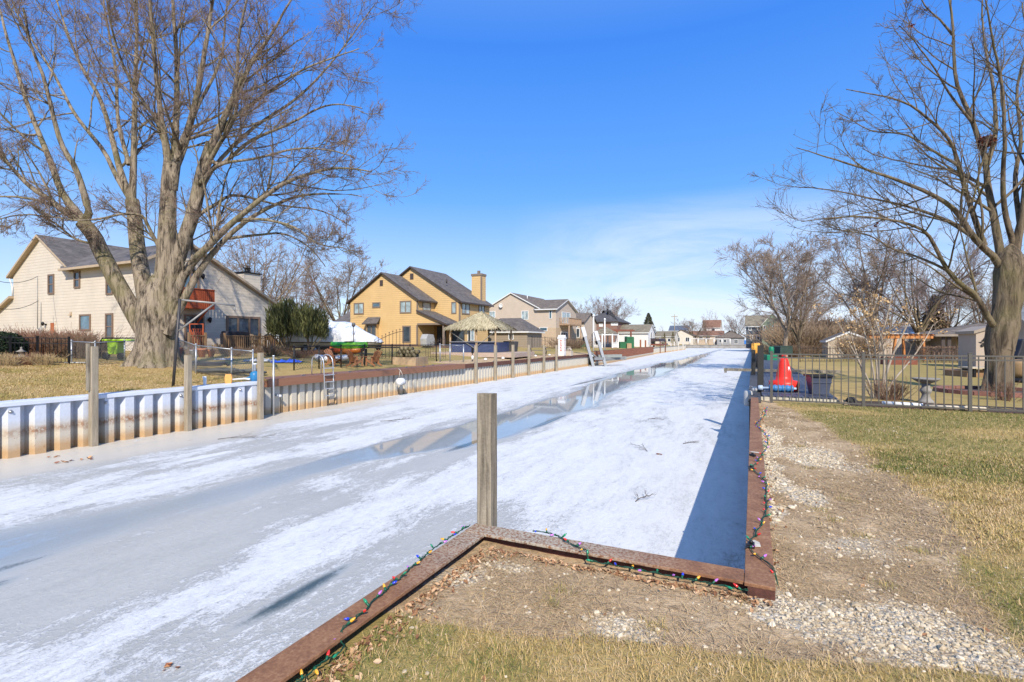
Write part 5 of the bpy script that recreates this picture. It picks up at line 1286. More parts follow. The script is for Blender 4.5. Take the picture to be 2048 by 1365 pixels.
ico_t = (1 + 5 ** .5) / 2
ICO = nrm(np.array([(-1, ico_t, 0), (1, ico_t, 0), (-1, -ico_t, 0), (1, -ico_t, 0), (0, -1, ico_t), (0, 1, ico_t), (0, -1, -ico_t), (0, 1, -ico_t), (ico_t, 0, -1), (ico_t, 0, 1), (-ico_t, 0, -1), (-ico_t, 0, 1)], float))
ICF = np.array([(0, 11, 5), (0, 5, 1), (0, 1, 7), (0, 7, 10), (0, 10, 11), (1, 5, 9), (5, 11, 4), (11, 10, 2), (10, 7, 6), (7, 1, 8), (3, 9, 4), (3, 4, 2), (3, 2, 6), (3, 6, 8), (3, 8, 9), (4, 9, 5), (2, 4, 11), (6, 2, 10), (8, 6, 7), (9, 8, 1)])
def stones(name, u, v, r, mat_, rng, zf=zsurf, sink=.25):
    n = len(u); z = zf(u, v) + r * .35 * (1 - sink)
    sh = ICO[None] * (1 + rng.uniform(-.28, .28, (n, 12, 1))) * r[:, None, None] * rng.uniform(.65, 1.25, (n, 1, 3)) * np.array([1, 1, .72])
    a = rng.uniform(0, 6.28, n); ca, sa = np.cos(a)[:, None], np.sin(a)[:, None]
    X = sh[..., 0] * ca - sh[..., 1] * sa; Y = sh[..., 0] * sa + sh[..., 1] * ca
    P = np.stack([X + (u * S + v * C)[:, None], Y + (u * C - v * S)[:, None], sh[..., 2] + z[:, None]], -1)
    Q = (ICF[None] + (np.arange(n) * 12)[:, None, None]).reshape(-1, 3)
    return np_obj(name, P.reshape(-1, 3), Q, mat_, smooth=False, attrs=dict(tone=np.repeat(rng.random(n), 12)))
def stone_mat():
    t = NT('limestone'); a = t.attr('tone'); co = t.coord(); n = t.noise(co, 60, 4, .7)
    c = t.ramp(a, [(0, (.36, .28, .18)), (.3, (.54, .435, .29)), (.75, (.66, .55, .39)), (1, (.76, .66, .50))]); c = t.mix(.5, c, t.ramp(n, [(.3, .6), (.7, 1.0)]), 'MULTIPLY')
    t.set(Base_Color=c, Roughness=.95); t.p.inputs['Specular IOR Level'].default_value = .2; t.bump(n, .4, .004); return t.m
SM = stone_mat()
U_, V_, A_, B_, C_ = [np.concatenate(x) for x in zip(scatter(70000, 1.6, 4.6, -1.86, 2.6, lambda u, v, a, b, c: np.maximum(a ** 1.3 * .62, .02 * (1 - b))), scatter(90000, 4.6, 14, .13, 2.4, lambda u, v, a, b, c: np.maximum(a ** 1.2 * .42, .015 * (1 - b))))]
n = len(U_); rr = .0042 + .0105 * rng.random(n) ** 2.2 + np.where(rng.random(n) < .02, .012, 0)
sg = stones('gravel', U_, V_, rr * np.where(U_ > 5, 1.25, 1), SM, rng); tag(sg, 'pale crushed limestone gravel beside the seawall cap', 'gravel', kind='stuff')

def leaf_mat(name, stops, rough=.8):
    t = NT(name); a = t.attr('tone'); t.set(Base_Color=t.ramp(a, stops), Roughness=rough); t.p.inputs['Specular IOR Level'].default_value = .2; return t.m
def curled(name, pos, size, mat_, rng, flat=.5):
    n = len(pos); a = rng.uniform(0, 6.28, n); til = rng.normal(0, flat, n); cur = rng.uniform(.15, .55, n) * size
    ex = np.stack([np.cos(a) * np.cos(til), np.sin(a) * np.cos(til), np.sin(til)], -1); ey = np.stack([-np.sin(a), np.cos(a), rng.normal(0, .35, n)], -1); ey = nrm(ey); ez = nrm(np.cross(ex, ey))
    s = size[:, None]; w = .62
    pts = [-ex * s, -ex * s * .3 + ey * s * w, ex * s * .5 + ey * s * w * .8, ex * s * 1.1, ex * s * .5 - ey * s * w * .8, -ex * s * .3 - ey * s * w]
    up = [cur * .6, cur * .9, cur * .8, cur * .5, cur * .8, cur * .9]
    P = np.stack([pos + p + ez * u_[:, None] for p, u_ in zip(pts, up)], 1); P = np.concatenate([P, (pos)[:, None] - 0 * ez[:, None] , (pos + ex * s * .4)[:, None]], 1)
    f = np.array([(0, 6, 1, 1), (1, 6, 7, 2), (2, 7, 3, 3), (0, 5, 6, 6), (5, 4, 7, 6), (4, 3, 7, 7)])
    f = np.array([(0, 6, 1), (1, 6, 2), (6, 7, 2), (2, 7, 3), (0, 5, 6), (5, 4, 6), (4, 7, 6), (4, 3, 7)])
    Q = (f[None] + (np.arange(n) * 8)[:, None, None]).reshape(-1, 3)
    return np_obj(name, P.reshape(-1, 3), Q, mat_, smooth=False, attrs=dict(tone=np.repeat(rng.random(n), 8)))
LM = leaf_mat('dry_leaf', [(0, (.17, .075, .04)), (.4, (.34, .18, .09)), (.75, (.50, .31, .17)), (1, (.58, .42, .27))])
u1 = rng.uniform(.9, 3.4, 750); v1 = -1.86 + np.abs(rng.normal(0, .075, 750)) * (1 + .6 * (fbm(u1 * 3, u1 * 0, 99, 2) - .4))
u2 = 3.46 - np.abs(rng.normal(0, .045, 420)); v2 = rng.uniform(-1.8, .1, 420)
u3 = rng.uniform(1.3, 14, 170); v3 = np.where(u3 < 3.4, rng.uniform(-1.8, 1.8, 170), rng.uniform(.14, 2.2, 170))
u4 = rng.uniform(3.7, 14.6, 160); v4 = .13 + np.abs(rng.normal(0, .05, 160))
u = np.concatenate([u1, u2, u3, u4]); v = np.concatenate([v1, v2, v3, v4])
lz = zsurf(u, v) + .004 + rng.random(len(u)) * .012
o = curled('fallen_leaves', np.stack([u * S + v * C, u * C - v * S, lz], -1), rng.uniform(.009, .021, len(u)), LM, rng); tag(o, 'curled dry brown leaves gathered along the inside of the rusty cap', 'leaves', kind='stuff')

# ---- bits lying on the ice
ICEB = mat('twig_dark', (.10, .075, .055), .9)
def ice_twig(px, py, ln, seed, label, rot=0):
    rg = random.Random(seed); u, v = on_z(px, py, ICE); m = MB()
    def br(p, a, l, r, d):
        pts = [p]
        for k in range(5): a += rg.gauss(0, .22); p = (p[0] + math.cos(a) * l / 5, p[1] + math.sin(a) * l / 5, max(.012, p[2] + rg.gauss(.006, .012))); pts.append(p)
        m.tube(pts, [r * (1 - .15 * k) for k in range(6)], 5)
        if d:
            for k in (1, 2, 3, 4): br(pts[k], a + rg.choice((-1, 1)) * rg.uniform(.5, 1.0), l * rg.uniform(.3, .55), r * .6, d - 1)
    br((-ln / 2, 0, .015), rot, ln, .009, 2)
    o = m.build('twig', ICEB); place(o, u, v, ICE); tag(o, label, 'twig', 'twigs frozen on the ice')
ice_twig(470, 884, 1.5, 1, 'long dark twig lying on the grey ice by the white seawall', .5)
ice_twig(790, 846, 1.3, 2, 'branching twig lying on the ice near the tan seawall', .4)
ice_twig(1295, 1008, .42, 3, 'thin curled twig on the snow nearest the cross run of cap', 1.2)
ice_twig(1318, 906, .6, 4, 'small twig with an orange leaf on the snow at mid canal', 2.0)
ice_twig(1385, 890, .5, 6, 'thin twig on the snow just left of the wall shadow', .9)
ice_twig(1310, 840, .5, 7, 'short twig on the snow farther up the canal', .3)
ICL = leaf_mat('ice_leaf', [(0, (.22, .08, .05)), (.5, (.45, .20, .09)), (1, (.62, .33, .15))])
for px, py, s_, n_, lb in ((340, 1338, .035, 6, 'clump of dark red leaves frozen into the ice at the lower frame edge'), (1316, 909, .05, 4, 'orange leaves caught on the twig at mid canal'), (130, 925, .08, 5, 'rusty leaves on the slush under the white seawall'), (112, 915, .06, 3, 'second patch of rusty leaves on the slush under the white seawall'), (175, 918, .07, 5, 'long streak of brown leaves on the slush by the first post')):
    u, v = on_z(px, py, ICE); k = np.stack([rng.normal(0, s_ * 1.3, n_), rng.normal(0, s_, n_), rng.uniform(.006, .02, n_)], -1); o = curled('leaf_clump', k, rng.uniform(.6, 1.1, n_) * s_, ICL, rng, .25); o.location = W(u, v, ICE); tag(o, lb, 'leaves', 'leaf clumps on the ice')
# ------------------------------------------------------------------ left bank: posts and things by the water
galv = mat('galvanised', (.40, .42, .44), .4, .12, 5, .08, .6); alum = mat('aluminium', (.62, .64, .66), .35, .08, 4, .04, .7); brwood = mat('brown_wood', (.28, .17, .09), .75, .2, 3, .2, 0, (1, 1, .2)); white_p = mat('white_plastic', (.75, .75, .74), .4, .05, 3, .03); orange_clay = mat('terracotta', (.50, .20, .10), .8, .15)
GP = 'wooden mooring posts by the seawalls'
def mpost(px, ytop, v, w, label, seed, zb=ICE - .1, m=WT, extra=None):
    u, zt = on_v(px, ytop, v); o = split_post(w, zt - zb, m, seed).build('mooring_post', m); place(o, u, v, zb, random.Random(seed).uniform(-.06, .06)); tag(o, label, 'post', GP); return o, u, zt
r = thing('mooring_post', 'tall grey wooden post with a short board nailed beside its top, before the white seawall', 'post', on_v(187, 686, -16.43)[0], -16.43, ICE - .1, 0, GP)
u, zt = on_v(189, 686, -16.43); split_post(.17, zt - ICE + .0, WT, 1).build('shaft', WT, r)
o = MB().box(-.05, .05, -.03, .03, 0, 1.28).build('board', WW, r); o.location = (-.02, -.12, zt - ICE - 1.2)
mpost(376, 711, -16.43, .165, 'middle wooden post standing against the white seawall', 2); mpost(521, 706, -16.43, .165, 'wooden post at the right end of the white seawall', 3)
for k, (px, yt) in enumerate(((952, 691), (991, 691), (1026, 690), (1058, 690), (1088, 690.5), (1113, 690.5))):
    mpost(px, yt, -16.98, .19, ['wooden post in front of the thatched hut', 'wooden post just right of the thatched hut', 'wooden post left of the picnic table', 'wooden post in line with the picnic table left end', 'wooden post in line with the picnic table right end', 'last wooden post before the boat lift'][k], 10 + k)
for k, (px, yt, v) in enumerate(((1281, 680, -19.6), (1291, 681, -19.7))): mpost(px, yt, v, .26, ['reddish pile at the right end of the timber seawall', 'second reddish pile at the right end of the timber seawall'][k], 30 + k, m=ow)
for k, (px, yt) in enumerate(((1297, 690), (1304, 691), (1311, 691), (1330, 689), (1342, 686), (1349, 684), (1357, 685), (1366, 684))):
    o, u, z_ = mpost(px, yt, -20.2, .3, ['pale pile just right of the reddish piles', 'second pale pile right of the reddish piles', 'tan pile left of the dark boat canopy', 'pale pile right of the dark boat canopy', 'white pile in the far row, shorter one', 'tallest white pile in the far row', 'white pile right of the tallest one', 'last pale pile where the left bank bends'][k], 40 + k, m=mat('pile_white', (.62, .58, .52), .7) if k != 2 else WT); 
u, zt = on_v(547, 713, -16.75)
o = MB().tube([(0, 0, 0), (0, 0, zt - ICE + .1)], .032, 10).lathe([(.045, zt - ICE + .08), (.045, zt - ICE + .14)], k=10).build('steel_pole', alum); place(o, u, -16.75, ICE - .1); o.rotation_euler.x = .0; tag(o, 'pale steel pole standing in the corner between the white and tan seawalls', 'pole')
# drain pipe + small junk at the corner
u, z_ = on_v(553, 791, -17.15); o = MB().tube([(-.2, 0, 0), (.18, .02, -.02)], .05, 12).build('drain_pipe', white_p); place(o, u, -17.1, z_); tag(o, 'white pipe end sticking out of the tan seawall beside the steel pole', 'pipe')

# boat davit: leaning pole with arm and brace
u, v, z = onG(346, 773)
r = thing('davit_pole', 'leaning dark steel davit pole with a long grey arm beside the big tree', 'davit', u, v, z)
Yd = at_Y(346, 773, 1).y * 0 + (u * C - v * S)
def loc(px, py, Y, r_): 
    p = at_Y(px, py, Y); uu, vv = xy2uv(p.x, p.y); o = r_.location; ou, ov = xy2uv(o.x, o.y); return (vv - ov, uu - ou, p.z - o.z)
a, b = loc(346, 776, Yd, r), loc(360, 598, Yd, r)
MB().tube([a, loc(352, 700, Yd, r), b], .045, 10).build('pole', mat('dark_steel', (.07, .065, .065), .5, .2, 5, .1, .5), r)
c_, d_ = loc(358, 600, Yd, r), loc(470, 612, Yd + 1.0, r); MB().tube([c_, loc(432, 607, Yd + .6, r), d_], .033, 8).tube([d_, (d_[0], d_[1], d_[2] - .2)], .02, 6).build('arm', mat('grey_steel', (.30, .29, .27), .5, .15, 5, .08, .4), r)
MB().tube([loc(357, 662, Yd, r), loc(431, 606, Yd + .6, r)], .03, 8).build('brace', mat('grey_steel', None), r)

def chain_mesh(name, p, q, h, parent, m, cell=.11, r_=.005):
    """woven wire between two points of the parent's frame"""
    p, q = Vector(p), Vector(q); L_ = (q - p).length; d = (q - p) / L_; mb = MB(); n = int(L_ / cell); hh = h
    for sgn in (1, -1):
        k = -int(hh / cell)
        while k * cell < L_:
            s0 = k * cell; pts = []
            t0, t1 = max(0, -s0), min(hh, L_ - s0)
            if t1 > t0:
                A = p + d * (s0 + t0) + Vector((0, 0, t0 if sgn > 0 else hh - t0)); B = p + d * (s0 + t1) + Vector((0, 0, t1 if sgn > 0 else hh - t1))
                mb.tube([A, B], r_, 3, cap=False)
            k += 1
    return mb.build(name, m, parent)
wirem = mat('wire_grey', (.20, .21, .21), .5, .1, 5, 0, .4); wireb = mat('wire_black', (.025, .025, .025), .6, .1, 5, 0)
# galvanised chain-link fence from the white wall's end up past the tree
def fence_run(name, label, pts, h, railm, meshm, rp=.03, rr=.02, mesh=True, cell=.13, group=None):
    u0, v0 = pts[0]; z0_ = gz(u0, v0); r = thing(name, label, 'fence', u0, v0, z0_, 0, group); L3 = [(v - v0, u - u0, gz(u, v) - z0_) for u, v in pts]
    for p in L3: MB().tube([(p[0], p[1], p[2] - .2), (p[0], p[1], p[2] + h)], rp, 8).lathe([(rp * 1.3, h - .02), (rp * 1.3, h + .02), (.01, h + .06)], p, 8).build('post', railm, r)
    for p, q in zip(L3, L3[1:]):
        MB().tube([(p[0], p[1], p[2] + h - .03), (q[0], q[1], q[2] + h - .03)], rr, 8).build('rail', railm, r)
        if mesh: chain_mesh('mesh', (p[0], p[1], p[2] + .04), (q[0], q[1], q[2] + .04), h - .08, r, meshm, cell)
    return r
cl = [(13.3, -17.05), onG(463, 757)[:2], onG(392, 747)[:2], (14.6, -23.6)]
fence_run('chain_link_fence', 'galvanised chain link fence running from the seawall corner toward the big trunk', cl, 1.15, galv, wirem)
fence_run('chain_link_fence', 'short galvanised chain link fence left of the big trunk before the lime green mower', [onG(143, 727)[:2], onG(190, 731)[:2], onG(249, 723)[:2], onG(282, 722)[:2]], 1.0, galv, wirem)
# black aluminium fence at far left
def picket_fence(name, label, pts, h, m, gap=.11, pw=.016, post=.05, rails=(.1, .86, 1.0), postextra=.06, posts=True, group=None, z=None, finial=0.0):
    u0, v0 = pts[0]; z0_ = gz(u0, v0) if z is None else z; r = thing(name, label, 'fence', u0, v0, z0_, 0, group); L3 = [Vector((v - v0, u - u0, (gz(u, v) if z is None else z) - z0_)) for u, v in pts]
    for p in L3:
        if posts: MB().box(p.x - post / 2, p.x + post / 2, p.y - post / 2, p.y + post / 2, p.z - .15, p.z + h + postextra).box(p.x - post * .62, p.x + post * .62, p.y - post * .62, p.y + post * .62, p.z + h + postextra, p.z + h + postextra + .02).build('post', m, r)
    for p, q in zip(L3, L3[1:]):
        for f in rails: MB().beam(p + Vector((0, 0, h * f)), q + Vector((0, 0, h * f)), .026, .034).build('rail', m, r)
        mb = MB(); n = max(2, int((q - p).length / gap))
        for k in range(1, n):
            a = p.lerp(q, k / n); mb.beam(a + Vector((0, 0, h * rails[0] - .01)), a + Vector((0, 0, h + finial)), pw, pw)
        mb.build('pickets', m, r)
    return r
ga = onG(20, 729); gb = onG(75, 729); gc = onG(138, 729)
picket_fence('aluminium_fence', 'black aluminium picket fence at the far left below the beige house', [(ga[0] - 1.5, ga[1] - 2.4), ga[:2], gb[:2], gc[:2]], 1.12, blackm, .125, .018, .07, (.08, .80, 1.0))
# black mesh fence behind the brown dock
vb_ = -19.75
pb = [(on_v(px, 720, vb_)[0], vb_) for px in (588, 638, 682, 729, 784, 820, 873)]
r = fence_run('mesh_fence', 'black framed wire mesh fence along the back edge of the brown dock', pb, 1.12, blackm, wireb, .034, .024, True, .16)
fence_run('mesh_fence', 'thin silver wire fence on posts between the brown dock and the thatched hut', [(on_v(880, 720, -19.4)[0], -19.4), (on_v(900, 720, -19.0)[0], -19.0), (on_v(927, 720, -18.2)[0], -18.2)], 1.15, galv, wirem, .05, .015, True, .2)
# dock ladder
u, z_ = on_v(659, 740, -16.9)
r = thing('dock_ladder', 'white aluminium dock ladder with two curved handrails on the brown dock', 'ladder', u, -16.92, 0.012)
for k, yy in enumerate((-.27, .27)):
    pts = [(-.75, yy, 0)] + [(-.75, yy, .55)] + [(-.41 - .34 * math.cos(a), yy, .58 + .3 * math.sin(a)) for a in np.linspace(.3, math.pi - .3, 7)] + [(-.05, yy, .5), (.02, yy, -1.05)]
    MB().tube(pts, .024, 8).build('handrail', alum, r)
for k, zz_ in enumerate((.28, -.02, -.32, -.62, -.92)): MB().box(-.02, .06, -.26, .26, zz_, zz_ + .035).build('rung', alum, r)
# hanging fender
u, z_ = on_v(799, 735, -16.9)
r = thing('boat_fender', 'white fender with grey base hanging on ropes from the brown dock', 'fender', u, -16.86, -.02)
MB().lathe([(.02, -.28), (.17, -.26), (.19, -.2), (.19, .12), (.16, .17), (.02, .18)], k=16, ax='y').build('body', white_p, r).location = (.06, 0, -.62)
MB().lathe([(.19, -.02), (.15, .22), (.04, .3)], k=14, ax='y').build('cone', mat('fender_grey', (.30, .30, .31), .6), r).location = (.06, .0, -.66)
MB().tube([(-.1, -.02, .06), (.03, -.03, -.02), (.06, -.2, -.45)], .012, 6).tube([(-.1, -.02, .055), (.035, .0, -.03), (.06, .24, -.45)], .012, 6).build('rope', mat('rope', (.62, .58, .50), .9), r)

# juniper pair, round topiary, lantern
def leaf_cloud(name, pos, size, mat_, rng, parent=None, up=0.6, asp=.22):
    n = len(pos); d = rng.normal(size=(n, 3)); d[:, 2] = np.abs(d[:, 2]) + up; d = nrm(d); s_ = nrm(np.cross(d, rng.normal(size=(n, 3))))
    L_ = size[:, None]; P = np.stack([pos - s_ * L_ * asp * .5, pos + d * L_ * .5 - s_ * L_ * asp, pos + d * L_, pos + d * L_ * .5 + s_ * L_ * asp], 1)
    return np_obj(name, P.reshape(-1, 3), np.arange(4 * n).reshape(n, 4), mat_, parent, smooth=False, attrs=dict(tone=np.repeat(rng.random(n), 4)))
JM = leaf_mat('juniper_green', [(0, (.035, .042, .018)), (.5, (.09, .10, .035)), (1, (.19, .185, .075))]); TM = leaf_mat('topiary_green', [(0, (.010, .018, .012)), (.6, (.022, .040, .020)), (1, (.04, .06, .03))]); SPM = leaf_mat('spruce_green', [(0, (.035, .042, .028)), (.5, (.075, .085, .05)), (1, (.14, .13, .085))]); ARB = leaf_mat('arborvitae', [(0, (.05, .055, .015)), (.6, (.16, .13, .035)), (1, (.28, .19, .05))]); BRN = leaf_mat('brown_twig_mass', [(0, (.10, .06, .045)), (.5, (.20, .13, .09)), (1, (.31, .21, .145))]); REDT = leaf_mat('red_twig_mass', [(0, (.16, .06, .04)), (.5, (.29, .13, .085)), (1, (.38, .20, .13))])
def juniper(px, py, lumps, label, seed):
    rg = np.random.default_rng(seed); u, v, z = onG(px, py); Y = u * C - v * S; r = thing('juniper', label, 'shrub', u, v, z, TH)
    k_ = Y / F; pos = []; sz = []
    for (dx, dz, rx, rz) in lumps:      # pixel offsets from the foot
        n = int(1500 * rx * rz / 900); q = nrm(rg.normal(size=(n, 3))) * (rg.random((n, 1)) ** .45); pos.append(np.stack([q[:, 0] * rx * k_ + dx * k_, q[:, 1] * rx * k_ * .9 + rg.normal(0, .15, n), q[:, 2] * rz * k_ + dz * k_], -1)); sz.append(rg.uniform(.3, .75, n))
    leaf_cloud('foliage', np.concatenate(pos), np.concatenate(sz), JM, rg, r, 2.0, .05)
    m = MB()
    for (dx, dz, rx, rz) in lumps: m.tube([(rg.normal(0, .08), 0, 0), (dx * k_ * .45, 0, dz * k_ * .5), (dx * k_, 0, dz * k_)], [.07, .05, .02], 6)
    m.build('stem', BARK2, r); return r
juniper(575, 706, [(-22, 62, 20, 30), (0, 70, 24, 30), (-10, 48, 26, 22), (14, 56, 20, 26), (-30, 44, 12, 16)], 'dark green juniper with upswept sprays, nearer the beige house', 3)
juniper(618, 709, [(-8, 66, 24, 28), (14, 60, 22, 26), (-2, 48, 28, 20), (24, 46, 14, 18), (30, 36, 8, 12)], 'dark green juniper beside the white wrapped boat', 4)
u, v, z = onG(8, 726)
r = thing('topiary_bush', 'clipped round dark evergreen bush at the far left behind the lawn', 'bush', u, v, z); rg = np.random.default_rng(6); n = 5200; q = nrm(rg.normal(size=(n, 3))); q[:, 2] = np.where(q[:, 2] < -.75, -.75, q[:, 2])
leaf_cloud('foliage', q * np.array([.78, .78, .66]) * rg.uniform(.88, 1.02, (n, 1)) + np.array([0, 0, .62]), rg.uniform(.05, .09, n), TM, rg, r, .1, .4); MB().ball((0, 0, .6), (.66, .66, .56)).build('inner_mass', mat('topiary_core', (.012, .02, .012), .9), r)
u, v, z = onG(73, 728.5); u -= .5
r = thing('stone_lantern', 'small grey stone pagoda lantern in front of the black fence', 'lantern', u, v, gz(u, v)); sg_ = mat('garden_stone', (.28, .26, .23), .9, .2, 9, .3)
MB().lathe([(.15, 0), (.13, .04), (.07, .1), (.06, .26), (.09, .3)], k=10).build('pedestal', sg_, r); MB().lathe([(.27, .30), (.28, .33), (.12, .40), (.10, .42)], k=6).build('tray', sg_, r); MB().lathe([(.09, .42), (.09, .52), (.2, .53), (.05, .62), (.03, .66), (.05, .69), (.01, .74)], k=6).build('roof', sg_, r)
# bushes of bare twigs
def twig_bush(name, px, py, w, h, label, m, seed, n=420, d=None, cat='bush', Y=None, group=None, z=None):
    rg = np.random.default_rng(seed)
    if Y is None: u, v, z = onG(px, py)
    else: u, v = uv_at_Y(px, Y); z = gz(u, v) if z is None else z
    r = thing(name, label, cat, u, v, z, TH, group); P0 = np.stack([rg.normal(0, w * .17, n), rg.normal(0, (d or w) * .17, n), np.zeros(n)], -1)
    T_ = np.stack([P0[:, 0] * 2.2 + rg.normal(0, w * .12, n), P0[:, 1] * 2.2 + rg.normal(0, w * .1, n), h * rg.uniform(.55, 1.0, n)], -1); mid = (P0 + T_) / 2 + np.stack([P0[:, 0] * .25, P0[:, 1] * .25, h * .08 + 0 * P0[:, 0]], -1)
    P = np.stack([P0, (P0 + mid) / 2, mid, (mid + T_) / 2, T_], 1); R = np.linspace(.012, .006, 5)[None] * np.ones((n, 1)) * max(.6, h)
    V1_, Q1_ = tubes(P, R, 3); P2, R2 = grow(P, R, 4, rg, t0=.3, ang=(35, 12), length=(.4, .15), segs=3, wander=.12, up=.08, rmin=.005 * max(.7, h)); V2_, Q2_ = tubes(P2, R2, 3); V_, Q_ = merge([(V1_, Q1_), (V2_, Q2_)])
    np_obj('twigs', V_, Q_, m, r); return r
twr = mat('red_twig', (.29, .16, .105), .9, .25, 2, 0); twb = mat('brown_twig', (.24, .165, .11), .9, .25, 2, 0); twt = mat('tan_straw', (.48, .36, .20), .9, .25, 2, 0)
twig_bush('twig_bush', 88, 712, 2.9, 1.25, 'reddish bare twig hedge against the beige house behind the black fence', twr, 1, 520)
twig_bush('twig_bush', 116, 711, 1.9, 1.15, 'reddish bare twig bush under the orange side door', twr, 2, 380)
twig_bush('twig_bush', 165, 716, 1.6, 1.15, 'brown twiggy bush beside the galvanised fence post', twb, 3, 260)
for k, (px, py) in enumerate(((12, 732), (90, 731), (52, 730))): twig_bush('ornamental_grass', px, py, .8, .5, ['tuft of tan ornamental grass below the round topiary', 'tuft of tan ornamental grass right of the stone lantern', 'low reddish grass tuft left of the stone lantern'][k], twt if k < 2 else twr, 20 + k, 130, cat='grass tuft')
for k, (px, py, w_, h_) in enumerate(((545, 712, 1.5, .7), (470, 712, 1.5, .5), (600, 716, 1.2, .45), (640, 710, 1.1, .35))): twig_bush('twig_bush', px, py, w_, h_, ['brown bare shrub in front of the wooden railing right end', 'low brown shrub before the wooden railing middle', 'low reddish shrub under the junipers', 'low dry shrub under the wrapped boat'][k], twb if k < 2 else twr, 30 + k, 200)

# lime green garden machine behind the fence
u, v, z = onG(232, 719); lime = mat('lime_plastic', (.36, .62, .02), .45, .08, 3, .03)
r = thing('lime_cart', 'lime green garden cart with black wheels and handle behind the chain link fence', 'cart', u, v, z, TH)
MB().prism([(-.22, .25), (.22, .25), (.27, .98), (-.27, .98)], 'y', -.25, .25).build('bin', lime, r, bevel=.03); MB().box(-.5, .95, -.3, .3, .92, 1.0).build('tray', lime, r, bevel=.03)
MB().tube([(-.62, -.2, .2), (-.6, -.2, .95), (-.5, -.2, 1.06), (1.2, -.2, 1.06), (1.3, -.2, .9)], .03, 8).build('handle', blackm, r)
for x in (-.3, .45): MB().lathe([(.1, -.06), (.17, -.06), (.17, .06), (.1, .06)], (x, -.25, .17), 14, 0, 'y').build('wheel', blackm, r)
u, v, z = onG(203, 706); o = MB().box(-.9, .9, -.3, .3, 0, .08).box(-.9, -.8, -.3, .3, -.5, 0).box(.8, .9, -.3, .3, -.5, 0).box(-.88, .88, .28, .3, -.45, .0).build('garden_table', brwood); place(o, u, v, z + .55, TH); tag(o, 'brown wooden bench table against the wall left of the lime cart', 'table')
u, v, z = onG(175, 727); u -= .35; o = MB().prism([(-.5, -.16), (.45, -.2), (.55, .05), (-.1, .2)], 'z', 0, .035).build('stepping_slab', mat('pale_slab', (.55, .54, .52), .8)); place(o, u, v, gz(u, v) + .03, TH); tag(o, 'pale flat slab on the lawn left of the first wooden post', 'slab')

# ---- deck with wooden railing before the beige house
uD0, uD1, vD = on_v(378, 690, -31.2)[0], on_v(582, 690, -31.2)[0], -31.2
zD = .95
r = thing('patio_deck', 'low wooden patio deck with brown picket railing before the beige house', 'deck', uD0, vD, gz(uD0, vD))
zz0 = r.location.z; LD = uD1 - uD0
MB().box(-3.0, 0.05, -.05, LD + .05, -.1, zD - zz0).build('floor', brwood, r)
gap0, gap1 = on_v(411, 690, vD)[0] - uD0, on_v(449, 690, vD)[0] - uD0
for a, b in ((0, gap0), (gap1, LD)):
    m = MB(); n = max(2, int((b - a) / .15))
    for k in range(1, n): y = a + (b - a) * k / n; m.box(-.02, .02, y - .03, y + .03, zD - zz0 + .08, zD - zz0 + .86)
    m.build('pickets', brwood, r); MB().box(-.05, .05, a, b, zD - zz0 + .86, zD - zz0 + .92).box(-.022, .022, a, b, zD - zz0 + .05, zD - zz0 + .08).build('rail', brwood, r)
    nn = max(1, int((b - a) / 2.2))
    for k in range(nn + 1): y = a + (b - a) * k / nn; MB().box(-.06, .06, y - .06, y + .06, -.1, zD - zz0 + 1.08).build('post', brwood, r)
def onplane(px, v): return on_v(px, 690, v)[0]
# things on the deck
u = onplane(470, -31.9); o = thing('covered_grill', 'large grill under a black cover on the patio deck', 'grill', u, -31.9, zD); MB().prism([(-.85, 0), (.85, 0), (.9, .95), (.78, 1.22), (-.78, 1.22), (-.9, .95)], 'x', -.32, .32).build('cover', mat('black_cover', (.022, .022, .03), .6, .2, 3, .2), o, bevel=.06); MB().box(-.3, .3, -.8, .8, -.02, .06).build('base', blackm, o)
brtan = mat('tan_wood', (.42, .30, .18), .75, .2, 3, .2, 0, (1, 1, .2))
def adirondack(label, u, v, z, rot, m, group, s=1.0):
    r = thing('garden_chair', label, 'chair', u, v, z, rot, group, (s, s, s))
    mb = MB(); mb2 = MB()
    for k in range(5):
        x = -.22 + k * .11; mb.beam((x, .16, .30), (x * 1.25, .50, 1.0 - abs(k - 2) * .05), .09, .022, up=(0, -1, .5))
    mb.build('backrest', m, r)
    for k in range(5): y = -.3 + k * .11; mb2.box(-.26, .26, y - .048, y + .048, .37 - k * .025, .39 - k * .025)
    mb2.build('seat', m, r)
    for sx in (-1, 1):
        MB().box(sx * .30 - .06, sx * .30 + .06, -.36, .36, .56, .585).build('armrest', m, r)
        MB().box(sx * .27 - .02, sx * .27 + .02, -.34, -.24, 0, .56).build('leg', m, r); MB().beam((sx * .27, -.30, .34), (sx * .27, .48, .02), .03, .1).box(sx * .27 - .02, sx * .27 + .02, .16, .24, .15, .56).build('leg', m, r)
    return r
CG = 'wooden garden chairs'
adirondack('tan wooden chair on the deck in the railing gap', onplane(430, -31.8), -31.8, zD - .6, -1.9, brtan, CG, 1.0)
for k, px in enumerate((506, 520, 552)):
    adirondack(['tan slatted chair behind the railing left of centre', 'tan slatted chair behind the railing near its centre', 'tan slatted chair behind the railing at its right part'][k], onplane(px, -32.2), -32.2, zD, 1.2 + k * 1.1, brtan, CG, 1.05)
u = onplane(532, -32.0); r = thing('patio_table', 'round dark patio table behind the wooden railing', 'table', u, -32.0, zD); MB().lathe([(.6, .70), (.62, .73), (.6, .75)], k=20).build('top', blackm, r); MB().lathe([(.25, 0), (.05, .05), (.04, .7)], k=10).build('pedestal', blackm, r)
